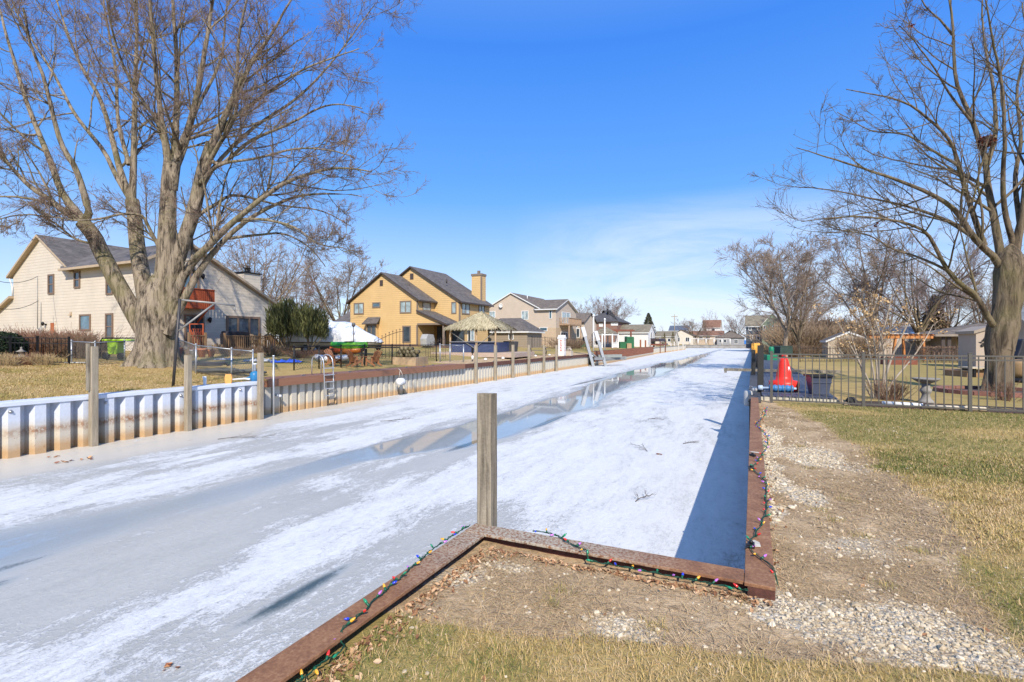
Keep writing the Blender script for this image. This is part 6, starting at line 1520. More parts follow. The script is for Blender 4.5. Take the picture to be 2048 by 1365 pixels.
u = onplane(536, -32.9); r = thing('kettle_grill', 'round black kettle grill behind the wooden railing', 'grill', u, -32.9, zD); MB().ball((0, 0, .85), (.3, .3, .24)).lathe([(.02, 1.08), (.03, 1.14)], k=8).build('bowl', blackm, r)
for a in (0, 2.1, 4.2): MB().tube([(.1 * math.cos(a), .1 * math.sin(a), .7), (.3 * math.cos(a), .3 * math.sin(a), 0)], .015, 6).build('leg', blackm, r)
u = onplane(547, -31.75); r = thing('blue_jug', 'blue water jug with white cap behind the wooden railing', 'jug', u, -31.75, zD + .1); MB().lathe([(.15, 0), (.16, .05), (.16, .5), (.06, .58)], k=14).build('body', mat('jug_blue', (.12, .22, .42), .3), r); MB().lathe([(.065, .57), (.065, .65)], k=12).build('cap', white_p, r)
# red trellis screen by the door
u, v, z = onG(374, 705); r = thing('red_lattice', 'red brown lattice screen with curved top rail beside the patio door', 'screen', u, v + .4, z, TH)
m = MB()
for k in range(-4, 8):
    for sgn in (1, -1):
        x0 = k * .16; a, b = max(0, -x0 / 1.0), 1.5
        pts = [(x0 + t * .55 * sgn + (0 if sgn > 0 else .6), 0, t) for t in (0, 1.5)]
        xs = [min(max(p[0], -.05), .75) for p in pts]
        m.beam((xs[0], 0, .05), (xs[1], 0, 1.5), .035, .012)
m.build('lattice', redw, r); MB().box(-.1, -.04, -.03, .03, 0, 1.75).box(.74, .80, -.03, .03, 0, 1.75).box(-.1, .8, -.03, .03, 1.752, 1.81).build('frame', redw, r)
# pots, tarp, netting, small bits
for k, (px, py, s_) in enumerate(((404, 714, .3), (422, 714, .26), (356, 712, .3), (387, 712, .22))):
    u, v, z = onG(px, py); r_ = thing('flower_pot', ['largest terracotta pot below the patio deck', 'terracotta pot at the right of the largest one', 'terracotta urn close to the big trunk', 'white glazed pot left of the largest terracotta one'][k], 'pot', u, v, z, 0, 'pots below the patio deck', (s_ / .3,) * 3); MB().lathe([(.16, 0), (.24, .38), (.28, .40), (.28, .48), (.23, .48), (.2, .4)], k=16).build('pot_body', orange_clay if k < 3 else white_p, r_)
blue_t = mat('tarp_blue', (.03, .09, .55), .5, .25, 3, .2); grey_t = mat('tarp_grey', (.40, .42, .46), .6, .3, 3, .2)
def tarp(px0, px1, py, label, m, seed, h=.16):
    ua, va, za = onG(px0, py); ub, vb, zb_ = onG(px1, py); rg = random.Random(seed); n = 22; mb = MB(); vs = []
    for i in range(n + 1):
        t = i / n; x = (vb - va) * t; y = (ub - ua) * t; w_ = .28 * (.5 + rg.random() * .7); hh = h * (.4 + .8 * rg.random()) * math.sin(math.pi * min(1, max(0, t * .94 + .03))) ** .4
        zz_ = gz(ua + y, va + x) - za
        vs += [(x + w_ * .5, y - w_, zz_ + .005), (x + .1, y - w_ * .4, zz_ + hh), (x - .1, y + w_ * .3, zz_ + hh * rg.uniform(.6, 1.1)), (x - w_ * .5, y + w_, zz_ + .005)]
    fs = [(4 * i + j, 4 * i + j + 1, 4 * i + j + 5, 4 * i + j + 4) for i in range(n) for j in range(3)]
    mb.add(vs, fs, 0, True); o = mb.build('tarp', m); place(o, ua, va, za); return tag(o, label, 'tarp', 'tarps on the left lawn')
tarp(543, 605, 725, 'crumpled bright blue tarp on the lawn behind the mesh fence', blue_t, 1); tarp(490, 548, 723, 'crumpled grey and white tarp on the lawn left of the blue one', grey_t, 2); tarp(428, 470, 720, 'thin pale crumpled sheet on the lawn behind the chain link fence', grey_t, 3, .1)
def coil(px, py, R_, n, label, m, seed, th=.035, el=.6):
    u, v, z = onG(px, py); rg = random.Random(seed); pts = []
    for k in range(n * 14): a = k / 14 * 6.283; rr_ = R_ * (1 + .25 * math.sin(k * .13 + seed)) * rg.uniform(.95, 1.05); pts.append((rr_ * math.cos(a), rr_ * el * math.sin(a), .04 + .12 * abs(math.sin(k * .11)) * rg.uniform(.8, 1.1)))
    o = MB().tube(pts, th, 6).build('hose', m); place(o, u, v, z, TH); return tag(o, label, 'hose', 'hose and netting heaps by the chain link fence')
hm = mat('hose_black', (.045, .045, .05), .6, .2, 5, .1)
coil(405, 733, .95, 4, 'black corrugated hose coiled behind the chain link fence', hm, 1); coil(440, 747, .8, 3, 'dark netting heap below the coiled hose by the chain link fence', mat('netting', (.10, .10, .09), .9), 2, .05); coil(492, 748, .7, 3, 'grey tangle of hose left of the blue and white pump', mat('netting', None), 3, .05)
u, v, z = onG(394, 742)
u, v, z = onG(409, 771); o = MB().tube([(0, 0, -.1), (.03, 0, .24)], .05, 10).lathe([(.062, .2), (.062, .3)], k=10).build('vent_stub', white_p); place(o, u, v, z); tag(o, 'short white pipe stub beside the middle wooden post', 'pipe')
u, v, z = onG(457, 768); o = MB().prism([(-.11, 0), (.11, 0), (.13, .2), (.1, .34), (-.1, .34), (-.13, .2)], 'y', -.03, .03).build('marker_board', mat('orange_board', (.78, .36, .10), .6), bevel=.01); place(o, u, v, z, TH); tag(o, 'orange rounded marker board at the edge of the white seawall', 'marker')
u, v, z = onG(513, 763); r = thing('garden_pump', 'blue and white pump beside the post at the seawall corner', 'pump', u, v - .1, z, TH)
MB().lathe([(.16, 0), (.17, .28), (.1, .36), (.05, .38)], k=14).build('housing', mat('pump_blue', (.03, .20, .42), .4), r); MB().lathe([(.05, .38), (.05, .62), (.08, .63), (.08, .68)], k=10).build('neck', white_p, r); MB().prism([(-.62, .0), (-.16, .0), (-.12, .2), (-.3, .14)], 'y', -.08, .08).build('hood', mat('pump_blue', None), r); MB().tube([(-.8, -.1, .06), (-.3, -.12, .1), (-.1, -.15, .08)], .04, 8).build('hose', white_p, r)
# ------------------------------------------------------------------ left bank, middle distance
def atpx(px, Y, z=None):
    u, v = uv_at_Y(px, Y); return u, v, (gz(u, v) if z is None else z)
# shrink-wrapped boat on its trailer; local x follows the picture
YB = 39.0; u, v, z = atpx(690, YB); k_ = YB / F
r = thing('wrapped_boat', 'motor boat in white shrink wrap on a trailer beside the juniper', 'boat', u, v, z, TH)
bx = lambda px: (px - 690) * k_
bz = lambda py: H - (py - CY) * k_ - z
top = [(572, 664), (586, 648), (606, 643), (628, 640), (645, 641), (655, 641.5), (672, 644), (690, 643.5), (703, 646), (716, 653), (732, 664), (750, 672), (760, 678), (765, 684)]
bot = [(572, 684), (586, 684), (606, 684), (628, 684), (645, 684), (655, 684), (672, 684), (690, 684), (703, 684), (716, 684), (732, 684), (750, 684), (760, 685), (765, 686)]
def loft(m, rows, K, f, mi=0):
    o = len(m.v); n = len(rows)
    vs = []
    for i in range(n): vs += f(i)
    fs = [(i * K + j, i * K + j + 1, (i + 1) * K + j + 1, (i + 1) * K + j) for i in range(n - 1) for j in range(K - 1)]
    fs += [tuple(range(K)), tuple(range((n - 1) * K, n * K))[::-1]]
    m.add(vs, fs, mi, True)
rgb = random.Random(2)
def fw(i):
    x, zt, zb_ = bx(top[i][0]), bz(top[i][1]), bz(bot[i][1]); w_ = 1.25 * (1 - max(0, (i - 8) / 6.2) ** 2.2); ht = zt - zb_
    return [(x, -w_, zb_), (x, -w_ * 1.02, zb_ + ht * .3), (x, -w_ * .86, zb_ + ht * .6), (x, -w_ * .45, zb_ + ht * .92), (x, 0, zt), (x, w_ * .45, zb_ + ht * .9), (x, w_ * .9, zb_ + ht * .55), (x, w_, zb_)]
m = MB(); loft(m, top, 8, fw)
wrap = NT('shrink_wrap'); co = wrap.coord(); n_ = wrap.noise(wrap.mapping(co, (.7, 1, 1.6)), 2.2, 4, .55, .7); wrap.set(Base_Color=(.82, .83, .85), Roughness=.32); wrap.bump(n_, .5, .12)
m.build('wrap', wrap.m, r)
hl = [(572, 0), (606, 0), (645, 0), (690, 0), (716, 0), (740, .1), (757, .3), (764, .55)]
def fh(i):
    x = bx(hl[i][0]); w_ = 1.2 * (1 - (max(0, (i - 3)) / 4.4) ** 2.4); zt = bz(684) + .01; zk = bz(697) + hl[i][1] * (bz(684) - bz(697))
    return [(x, -w_, zt), (x, -w_ * .98, zt - (zt - zk) * .35), (x, -w_ * .6, zk + .12), (x, 0, zk), (x, w_ * .6, zk + .12), (x, w_ * .98, zt - (zt - zk) * .35), (x, w_, zt)]
m = MB(); loft(m, hl, 7, fh); m.build('hull', mat('hull_cream', (.60, .56, .49), .4, .06, 2, .02), r)
MB().box(bx(572), bx(745), -1.225, -1.18, bz(686.5), bz(684.6)).build('rub_rail', mat('rail_bronze', (.16, .12, .08), .5), r)
MB().box(bx(575), bx(770), -.75, -.65, .42, .52).box(bx(575), bx(770), .65, .75, .42, .52).box(bx(765), bx(800), -.05, .05, .42, .52).build('trailer_frame', mat('dark_steel', None), r)
for px in (622, 640):
    for y in (-1.05, 1.05):
        w_ = MB().lathe([(.18, -.1), (.33, -.1), (.33, .1), (.18, .1)], (0, 0, 0), 18, 0, 'y').build('wheel', blackm, r); w_.location = (bx(px), y, .33); MB().lathe([(.02, -.11), (.17, -.1), (.17, .1), (.02, .11)], k=14, ax='y').build('rim', galv, w_)
MB().tube([(bx(752), 0, bz(686)), (bx(757), 0, bz(697))], .12, 10).lathe([(.26, -.02), (.04, 0), (.26, .02)], (bx(757), -.05, bz(695)), 6, 0, 'y').build('outboard_leg', blackm, r)
# kayaks and board on a rack
u, v, z = onG(692, 724); YK = u * C - v * S; kk = YK / F
r = thing('kayak_rack', 'dark wooden rack holding the green and orange kayaks', 'rack', u, v, z, TH)
rz = lambda py: H - (py - CY) * kk - z
for px in (668, 728):
    x = (px - 692) * kk; MB().box(x - .05, x + .05, -.5, -.4, 0, rz(698)).box(x - .05, x + .05, .4, .5, 0, rz(698)).box(x - .045, x + .045, -.4, .4, rz(699.5), rz(698)).box(x - .045, x + .045, -.4, .4, rz(707), rz(705.5)).build('upright', mat('treated_dark', None), r)
def kayak(name, label, px0, px1, pyc, hgt, w_, matl, yo, cat='kayak', mat2=None):
    L_ = (px1 - px0) * kk; o = thing(name, label, cat, u, v, z + rz(pyc), TH, 'kayaks and board at the rack'); n = 14; m = MB()
    rows = list(range(n))
    x0 = (px0 - 692) * kk
    def f(i):
        t = i / (n - 1); s_ = max(.06, math.sin(math.pi * (.03 + .94 * t)) ** .55); x = x0 + L_ * t; lift = .10 * (abs(2 * t - 1) ** 3); w = w_ * s_; h_ = hgt * (.45 + .55 * s_)
        return [(x, yo + w * math.cos(a), lift + h_ * math.sin(a) * (.5 if math.sin(a) > 0 else .55)) for a in np.linspace(0, 2 * math.pi, 13)]
    loft(m, rows, 13, f); m.build('hull', matl, o)
    MB().lathe([(.30, .0), (.27, .05), (.22, .01)], (x0 + L_ * .5, yo, hgt * .46), 18, sx=.7).build('cockpit_rim', blackm, o)
    if mat2: MB().box(x0 + L_ * .25, x0 + L_ * .33, yo - w_ * 1.0, yo - w_ * .4, -.05, hgt * .3).build('stripe_pad', mat2, o)
    return o
gk = NT('green_kayak'); co = gk.coord(); gk.set(Base_Color=gk.ramp(gk.noise(gk.mapping(co, (1, .4, 1)), 2.2, 2), [(.42, (.02, .30, .02)), (.52, (.14, .52, .02)), (.6, (.30, .68, .04))]), Roughness=.35)
okk = NT('orange_kayak'); co = okk.coord(); okk.set(Base_Color=okk.ramp(okk.noise(okk.mapping(co, (1, .4, 1)), 2.2, 2), [(.42, (.70, .09, .015)), (.6, (.80, .24, .03))]), Roughness=.35)
kayak('green_kayak', 'bright green kayak on top of the rack below the wrapped boat', 662, 735, 692.5, .5, .36, gk.m, 0); kayak('orange_kayak', 'orange red kayak on the rack just under the green one', 660, 729, 701, .42, .34, okk.m, 0)
kayak('white_paddleboard', 'white and grey striped board on the lawn under the orange kayak', 640, 706, 716.5, .42, .42, mat('board_white', (.66, .67, .70), .4, .1, 2, .02), -.7, 'board', mat('board_grey', (.20, .24, .34), .5))
brch = mat('chair_brown', (.34, .15, .07), .7, .15, 3, .15, 0, (1, 1, .2))
for k, (px, py, rot, lb) in enumerate(((668, 731, 1.6, 'low brown garden chair in front of the white board'), (711, 733, 2.9, 'brown slatted garden chair turned away beside the fence post'), (746, 732, -1.7, 'brown garden chair facing left before the wooden bed'), (697, 722, .5, 'weathered pale garden chair behind the brown turned away one'))):
    u, v, z = onG(px, py); adirondack(lb, u, v, z, rot, brch if k < 3 else brtan, CG, .9)
u, v, z = onG(818, 729); r = thing('wood_bed', 'raised wooden plank bed holding cut logs by the mesh fence', 'planter', u, v, z, TH); kk2 = (u * C - v * S) / F; x0, x1 = (785 - 818) * kk2, (851 - 818) * kk2
MB().prism([(x0, -.1), (x1 - .5, -.5), (x1, 1.0), (x0 + .4, 1.3)], 'z', -.1, .42).build('planks', brtan, r)
for k in range(13):
    rg = random.Random(k); a = (.15 + (k % 5) * .26 + (.12 if k > 4 else 0) + (.13 if k > 9 else 0)) + x0 + .1; o = MB().lathe([(.13, -.4), (.135, 0), (.125, .4)], k=9, ax='y').build('log', BARK1 if k % 3 else BARK2); place(o, u, v, z + .53 + (k // 5) * .2, TH + rg.uniform(-.2, .2)); o.location += Matrix.Rotation(0, 3, 'Z') @ Vector((a, .5, 0)); tag(o, 'cut log in the small firewood heap lying on the raised wooden bed', 'log', 'cut logs on the raised bed')
u, v, z = onG(758, 728); r = thing('iron_trellis', 'dark wrought iron trellis gates between wrapped boat and yellow house', 'trellis', u + 3.5, v - 2.5, gz(u + 3.5, v - 2.5), TH); m = MB()
irn = mat('iron_rust', (.07, .045, .035), .8, .2, 5, .1)
for k in range(9): x = -.6 + k * .24; hh = 1.2 + .75 * math.sin(k / 8 * 1.4) ; m.tube([(x, 0, 0), (x, 0, hh)], .017, 5).lathe([(.0, hh), (.045, hh + .05), (.0, hh + .12)], (x, 0, 0), 6)
m.build('bars', irn, r); MB().tube([(-.6 + k * .24, 0, 1.1 + .75 * math.sin(k / 8 * 1.4)) for k in range(9)], .02, 5).tube([(-.62, 0, .15), (1.35, 0, .15)], .02, 5).build('rail', irn, r)
dup(r, onG(838, 722)[0] + 3, onG(838, 722)[1] - 1, None, TH, 'rusty iron trellis behind the log heap before the yellow house porch', (.75, .75, .75))
u, v, z = atpx(707, 36); r = thing('garden_lamp', 'slim dark garden lamp pole in front of the wrapped boat', 'lamp', u, v, z); MB().tube([(0, 0, 0), (0, 0, 2.05)], .025, 8).tube([(0, 0, 1.4), (.18, 0, 1.75)], .018, 6).build('pole', irn, r); MB().lathe([(.05, 2.05), (.13, 2.15), (.13, 2.3), (.02, 2.36)], k=8).build('lamp_head', mat('lamp_grey', (.14, .14, .14), .5), r)
u, v, z = atpx(855, 56); r = thing('covered_grill', 'grey covered grill on the porch of the yellow house', 'grill', u, v - 0.0, .95); MB().prism([(-.75, 0), (.75, 0), (.85, .75), (.62, 1.25), (-.5, 1.3), (-.85, .8)], 'x', -.4, .4).build('cover', mat('cover_grey', (.36, .36, .35), .7, .15, 3, .15), r, bevel=.06); MB().box(-.3, .3, -.5, .5, -.1, .04).build('base', blackm, r)

# thatched hut
YT = 46; u, v, z = atpx(963, YT); z = .5
r = thing('tiki_hut', 'open sided hut with straw thatched pyramid roof beside the yellow house', 'hut', u, v, z, .12)
hw, ze_, za_ = 2.45, 2.1, 3.6
th = leaf_mat('thatch', [(0, (.19, .155, .09)), (.4, (.38, .325, .20)), (1, (.58, .51, .34))])
m = MB(); m.add([(-hw, -hw, ze_), (hw, -hw, ze_), (hw, hw, ze_), (-hw, hw, ze_), (0, 0, za_)], [(0, 1, 4), (1, 2, 4), (2, 3, 4), (3, 0, 4), (3, 2, 1, 0)]); core = m.build('roof', mat('thatch_core', (.24, .19, .11), .95, .3, 8, .4), r)
rg = np.random.default_rng(12); n = 9000; side = rg.integers(0, 4, n); t = rg.random(n) ** .6; a = rg.uniform(-1, 1, n) * t; q = np.stack([a * hw, -t * hw, za_ - t * (za_ - ze_) + .06 + .05 * rg.random(n)], -1); 
dn = nrm(np.stack([a * .35 + rg.normal(0, .12, n), -np.ones(n), -(za_ - ze_) / hw - .25 + rg.normal(0, .1, n)], -1)); L_ = rg.uniform(.25, .55, n)[:, None]; sd_ = nrm(np.cross(dn, np.array([0, 0, 1.0]))) * .022
P = np.stack([q - sd_, q + sd_, q + dn * L_ + sd_ * .6, q + dn * L_ - sd_ * .6], 1); ang = side * math.pi / 2; ca, sa = np.cos(ang)[:, None], np.sin(ang)[:, None]; P = np.stack([P[..., 0] * ca - P[..., 1] * sa, P[..., 0] * sa + P[..., 1] * ca, P[..., 2]], -1)
np_obj('thatch', P.reshape(-1, 3), np.arange(4 * n).reshape(n, 4), th, core, smooth=False, attrs=dict(tone=np.repeat(rg.random(n), 4)))
for x, y in ((-2.1, -2.1), (2.1, -2.1), (2.1, 2.1), (-2.1, 2.1), (.35, -2.1), (-.1, 2.1)): MB().tube([(x, y, -.2), (x, y, 2.15)], .085, 8).build('post', brtan, r)
navy = mat('bar_navy', (.05, .07, .15), .6, .3, 3, .1, 0, (1, 1, 4))
MB().box(-2.0, .25, -2.05, -1.95, .05, .9).box(.45, 2.0, -2.05, -1.95, .05, .9).box(1.95, 2.05, -1.9, 1.9, .05, .9).build('bar_front', navy, r); MB().box(-2.1, 2.1, -2.25, -1.85, .9, .96).build('counter', mat('counter_grey', (.22, .23, .27), .5), r)
MB().beam((-2.0, -2.15, 1.75), (.25, -2.15, .35), .05).beam((2.0, -2.15, 1.75), (.45, -2.15, .55), .05).build('brace', mat('grey_steel', None), r)
MB().box(-3.4, 4.2, -3.2, 2.6, -.35, .02).build('patio', mat('patio_pink', (.46, .35, .28), .85, .1, 4, .1), r)
u, v, z = atpx(1012, 47.5); o = MB().prism([(-.55, 0), (.5, 0), (.6, .95), (-.6, 1.0)], 'y', -.4, .4).build('storage_box', mat('box_dark', (.06, .06, .06), .6), bevel=.04); place(o, u, v + .5, .5); tag(o, 'dark storage box at the right side of the thatched hut', 'box')
# picnic table, pedestal, garden things
u, v, z = onG(1076, 710); YP = u * C - v * S; r = thing('picnic_table', 'grey wooden picnic table with curved metal legs on the lawn', 'table', u, v, z, TH + .05); pw_ = mat('picnic_grey', (.20, .17, .145), .8, .2, 4, .2, 0, (.2, 1, 1))
MB().box(-.95, .95, -.4, .4, .72, .77).build('tabletop', pw_, r)
for y in (-.75, .75): MB().box(-1.2, 1.2, y - .14, y + .14, .42, .46).build('bench_seat', pw_, r)
for x in (-.75, .75): MB().tube([(x, -.85, .4), (x - .1, -.9, .18), (x, -.6, .03), (x + .1, -.2, .3), (x, 0, .7), (x + .1, .2, .3), (x, .6, .03), (x - .1, .9, .18), (x, .85, .4)], .03, 8).build('leg', irn, r)
u, v = on_v(1124, 706, -17.6); v = -17.7; r = thing('dock_pedestal', 'white dock pedestal post with faded red marks near the boat lift', 'post', on_v(1124, 706, -17.7)[0], -17.7, -.03); zt = on_v(1124, 677, -17.7)[1]
MB().box(-.32, .32, -.32, .32, 0, zt).build('shaft', mat('piling_white', (.74, .72, .69), .6, .06), r, bevel=.04); MB().prism([(-.38, zt), (.38, zt), (0, zt + .35)], 'x', -.38, .38).build('cap', mat('piling_white', None), r)
m = MB()
for k in range(7): zz_ = zt * (.28 + k * .095); m.box(.322, .33, -.1 + (k % 2) * .04, .1 - (k % 3) * .03, zz_, zz_ + .10); m.box(-.1 + (k % 2) * .04, .1 - (k % 3) * .03, -.33, -.322, zz_, zz_ + .10)
m.build('red_marks', mat('faded_red', (.55, .16, .12), .7), r)
u = on_v(1132, 700, -17.5)[0]; o = MB().box(-.5, .5, -.35, .35, 0, .5).tube([(-.3, 0, .5), (-.3, 0, .9), (.3, 0, .9), (.3, 0, .5)], .04, 6).lathe([(.3, .5), (.32, .7), (.1, .8)], (0, .5, 0), 10).build('dock_box', mat('dock_box', (.50, .42, .33), .7)); place(o, u + .6, -17.55, -.03); tag(o, 'pale dock box with a hoop handle beside the white pedestal', 'box')
for k, px in enumerate((971, 1006, 1042, 1071, 1099)):
    u = on_v(px, 722, -18.2)[0]; o = MB().lathe([(.1, 0), (.11, .05), (.05, .1), (.02, .12)], k=10).build('deck_light', white_p); place(o, u, -18.2, gz(u, -18.2) + .02); o.scale = (1.3,) * 3; tag(o, ['small white dome light on the gravel right of the first hut post', 'small white dome light on the gravel below the hut corner', 'small white dome light on the gravel left of the picnic table', 'small white dome light on the gravel below the picnic table', 'small white dome light on the gravel right of the picnic table'][k], 'light', 'small dome lights along the gravel edge')
u, v = on_v(945, 720, -18.3)[0], -18.3; o = MB().tube([(0, 0, 0), (0, 0, .7)], .03, 6).lathe([(.06, .1), (.09, .2), (.09, .32), (.03, .4)], k=10, mi=1).box(-.06, .06, -.06, .06, .55, .95).build('garden_stake', [blackm, white_p]); place(o, u, v); tag(o, 'black garden stake light with a white base left of the first leaning post', 'stake light')
# boat lift
u0, v0 = on_v(1190, 733, -16.3); r = thing('boat_lift', 'aluminium boat lift with two slanted tracks and folded bunks at the left bank', 'boat lift', u0, -16.3, ICE)
Yl = u0 * C + 16.3 * S
for (a, b, dy) in (((1166, 659), (1188, 738), 0), ((1192, 667), (1212, 735), 4.2)):
    p, q = loc(a[0], a[1], Yl + dy * .2, r), loc(b[0], b[1], Yl + dy * .2, r); p = Vector(p); MB().beam(p, q, .42, .3).build('track', mat('lift_alum', (.40, .42, .44), .45, .1, 4, .05, .5), r)
    t_ = p + (p - Vector(q)).normalized() * .1; d_ = (p - Vector(q)).normalized(); MB().beam(t_ - d_ * 1.0, t_ + d_ * .15, .55, .45).build('motor_cover', mat('cover_dull_white', (.58, .58, .57), .5, .08), r, bevel=.06)
    MB().beam(p + Vector((.0, .3, -.9)), p + Vector((.1, .3, -1.3)), .3).build('bracket', mat('dark_steel', None), r)
for k, (a, b) in enumerate((((1196, 713), (1243, 712)), ((1206, 719), (1252, 716)))):
    p, q = loc(a[0], a[1], Yl + 1 + k, r), loc(b[0], b[1], Yl + 1.5 + k, r); MB().beam(p, q, .35, .34).build('bunk', mat('bunk_grey', (.25, .27, .25), .7, .1), r)
p, q = loc(1188, 718, Yl, r), loc(1252, 717, Yl + 2.5, r); MB().beam(p, q, .2, .3).beam(loc(1175, 700, Yl, r), loc(1200, 721, Yl + 1, r), .16, .16).build('arm', mat('lift_grey', (.30, .31, .31), .5, .1, 4, .05, .4), r); MB().beam(loc(1188, 737, Yl, r), loc(1216, 735, Yl + 3, r), .2, .16).build('foot_beam', alum, r)
for k, (px, yt, lb) in enumerate(((1187, 634, 'tall white flag pole left of the white gazebo'), (1209.5, 641, 'second tall white pole in front of the white gazebo'))):
    u = on_v(px, 700, -18.0)[0]; zt = on_v(px, yt, -18.0)[1]; o = MB().tube([(0, 0, 0), (0, 0, zt)], .09, 8).lathe([(.1, zt), (.16, zt + .1), (.1, zt + .25), (.01, zt + .3)], k=8).build('white_pole', white_p); place(o, u, -18.0, 0); tag(o, lb, 'pole', 'white poles by the boat lift')
# gazebo
YG = 92; u, v, z = atpx(1210, YG); kg = YG / F; r = thing('gazebo', 'white octagonal gazebo with brown roof behind the boat lift', 'gazebo', u, v, z, TH); zg = lambda py: H - (py - CY) * kg - z; R_ = 26 * kg
m = MB(); pts = [(R_ * 1.08 * math.cos(a + .39), R_ * 1.08 * math.sin(a + .39), zg(668)) for a in np.arange(8) * math.pi / 4]; m.add(pts + [(0, 0, zg(653))], [(i, (i + 1) % 8, 8) for i in range(8)] + [tuple(range(8))[::-1]]); m.build('roof', tan_sh, r)
for i in range(8):
    a = i * math.pi / 4 + .39; c_ = (R_ * math.cos(a), R_ * math.sin(a)); d_ = (R_ * math.cos(a + math.pi / 4), R_ * math.sin(a + math.pi / 4)); MB().box(c_[0] - .11, c_[0] + .11, c_[1] - .11, c_[1] + .11, 0, zg(668)).build('post', white_p, r)
    if i != 5: MB().beam((*c_, .95), (*d_, .95), .08, .1).beam((*c_, .45), (*d_, .45), .05, .75).build('railing', white_p, r)
    MB().beam((*c_, zg(669.5)), (*d_, zg(669.5)), .08, .3).build('frieze', white_p, r)
MB().lathe([(R_ * 1.05, -.3), (R_ * 1.05, .06), (.1, .07)], k=8).build('floor', brwood, r)
# clutter along the far left bank
def blk(name, label, cat, px0, px1, py0, py1, Y, d, m, top=None, group=None, roof=None):
    """weathered yard things far away: body with a lid or shaped top"""
    kx = Y / F; u, v = uv_at_Y((px0 + px1) / 2, Y); z = H - (py1 - CY) * kx; w_ = (px1 - px0) * kx / 2; h_ = (py1 - py0) * kx; r = thing(name, label, cat, u, v, z, TH, group)
    MB().prism([(-w_, 0), (w_, 0), (w_ * .96, h_ * .86), (-w_ * .96, h_ * .86)], 'y', -d / 2, d / 2).build('body', m, r); MB().prism([(-w_ * 1.03, h_ * .865), (w_ * 1.03, h_ * .865), (w_ * .8, h_), (-w_ * .8, h_)], 'y', -d * .52, d * .52).build('lid', top or m, r); return r
dgreen = mat('bin_green', (.02, .13, .055), .6, .12); dred = mat('red_brown_wood', (.20, .07, .045), .8, .2)
blk('green_shed', 'dark green box beside a dark bin, right of the white gazebo', 'box', 1251, 1266, 674, 698, 100, 2, dgreen); blk('green_bin', 'low dark green bin at the gazebo right side', 'bin', 1238, 1252, 684, 698, 97, 2, dgreen); blk('green_bin', 'dark green bush-like box left of the gazebo', 'bin', 1158, 1172, 686, 698, 95, 2, dgreen); blk('stone_block', 'tan sloped block by the green box', 'block', 1253, 1262, 687, 698, 96, 1, brtan)
r = thing('red_arbor', 'dark red wooden arbor behind the green box right of the gazebo', 'arbor', *uv_at_Y(1248, 104), .4, TH)
for x in (-1.4, 1.4): MB().box(x - .14, x + .14, -.14, .14, 0, 3.1).build('post', dred, r)
MB().box(-3.4, 2.2, -.12, .12, 3.1, 3.35).box(-3.2, 2.0, .5, .7, 3.3, 3.45).build('beam', dred, r)
r = thing('boat_canopy', 'dark canopied boat lift with red brown frame on the far left bank', 'boat lift', on_v(1319, 690, -20.6)[0], -21.3, .1); Yc = at_Y(0, 0, 1); ml = 1.0
MB().prism([(-1.6, 1.3), (1.6, 1.3), (1.3, 2.0), (-1.3, 2.0)], 'y', -4.5, 4.5).build('canopy', mat('canopy_dark', (.045, .03, .035), .7), r); MB().box(-1.7, 1.7, -4.6, 4.6, .3, .7).build('frame', dred, r)
for x in (-1.5, 1.5):
    for y in (-4, 4): MB().box(x - .1, x + .1, y - .1, y + .1, -1.4, 1.3).build('leg', dred, r)
# spruce + golden arborvitae
def spruce(px, Y, ytop, wpx, label, m, seed, n=3600, name='spruce_tree', fl=.55):
    rg = np.random.default_rng(seed); u, v = uv_at_Y(px, Y); z = gz(u, v); kx = Y / F; h_ = H - (ytop - CY) * kx - z; R_ = wpx * kx / 2; r = thing(name, label, 'tree', u, v, z); t = rg.random(n) ** .75; nb = 9
    tier = np.floor(t * 13) / 13; rr_ = R_ * (1 - t) ** .85 * (.25 + .75 * rg.random(n)) * (1 - .35 * (t * 13 - np.floor(t * 13))); az = rg.uniform(0, 6.28, n)
    pos = np.stack([rr_ * np.cos(az), rr_ * np.sin(az), h_ * (.06 + .94 * (t)) - rr_ * .22], -1); s_ = h_ * .055 * (.6 + .8 * rg.random(n)) * (1.1 - .6 * t)
    d = nrm(np.stack([np.cos(az), np.sin(az), -fl + rg.normal(0, .35, n)], -1)); sd_ = nrm(np.cross(d, rg.normal(size=(n, 3)))) * (s_ * .26)[:, None]; L_ = s_[:, None]
    P = np.stack([pos - sd_, pos + d * L_ * .5 - sd_ * 1.2, pos + d * L_ * 1.2, pos + d * L_ * .5 + sd_ * 1.2], 1); np_obj('crown', P.reshape(-1, 3), np.arange(4 * n).reshape(n, 4), m, r, smooth=False, attrs=dict(tone=np.repeat(rg.random(n), 4)))
    MB().tube([(0, 0, -.2), (0, 0, h_ * .9)], [.02 * h_, .004 * h_], 8).build('trunk', BARK2, r); return r
spruce(1297, 175, 626, 52, 'tall dark spruce behind the white house gable', SPM, 1)
spruce(1868, 62, 590, 95, 'big rusty green spruce behind the porch house', leaf_mat('rusty_spruce', [(0, (.06, .05, .03)), (.5, (.15, .105, .065)), (1, (.26, .17, .10))]), 2, 4200)
spruce(1590, 100, 628, 60, 'dark conifer beside the green house wall', leaf_mat('dull_conifer', [(0, (.03, .028, .02)), (.5, (.09, .065, .045)), (1, (.17, .12, .08))]), 3, 3600)
AG = 'golden evergreen shrubs of the far bank'
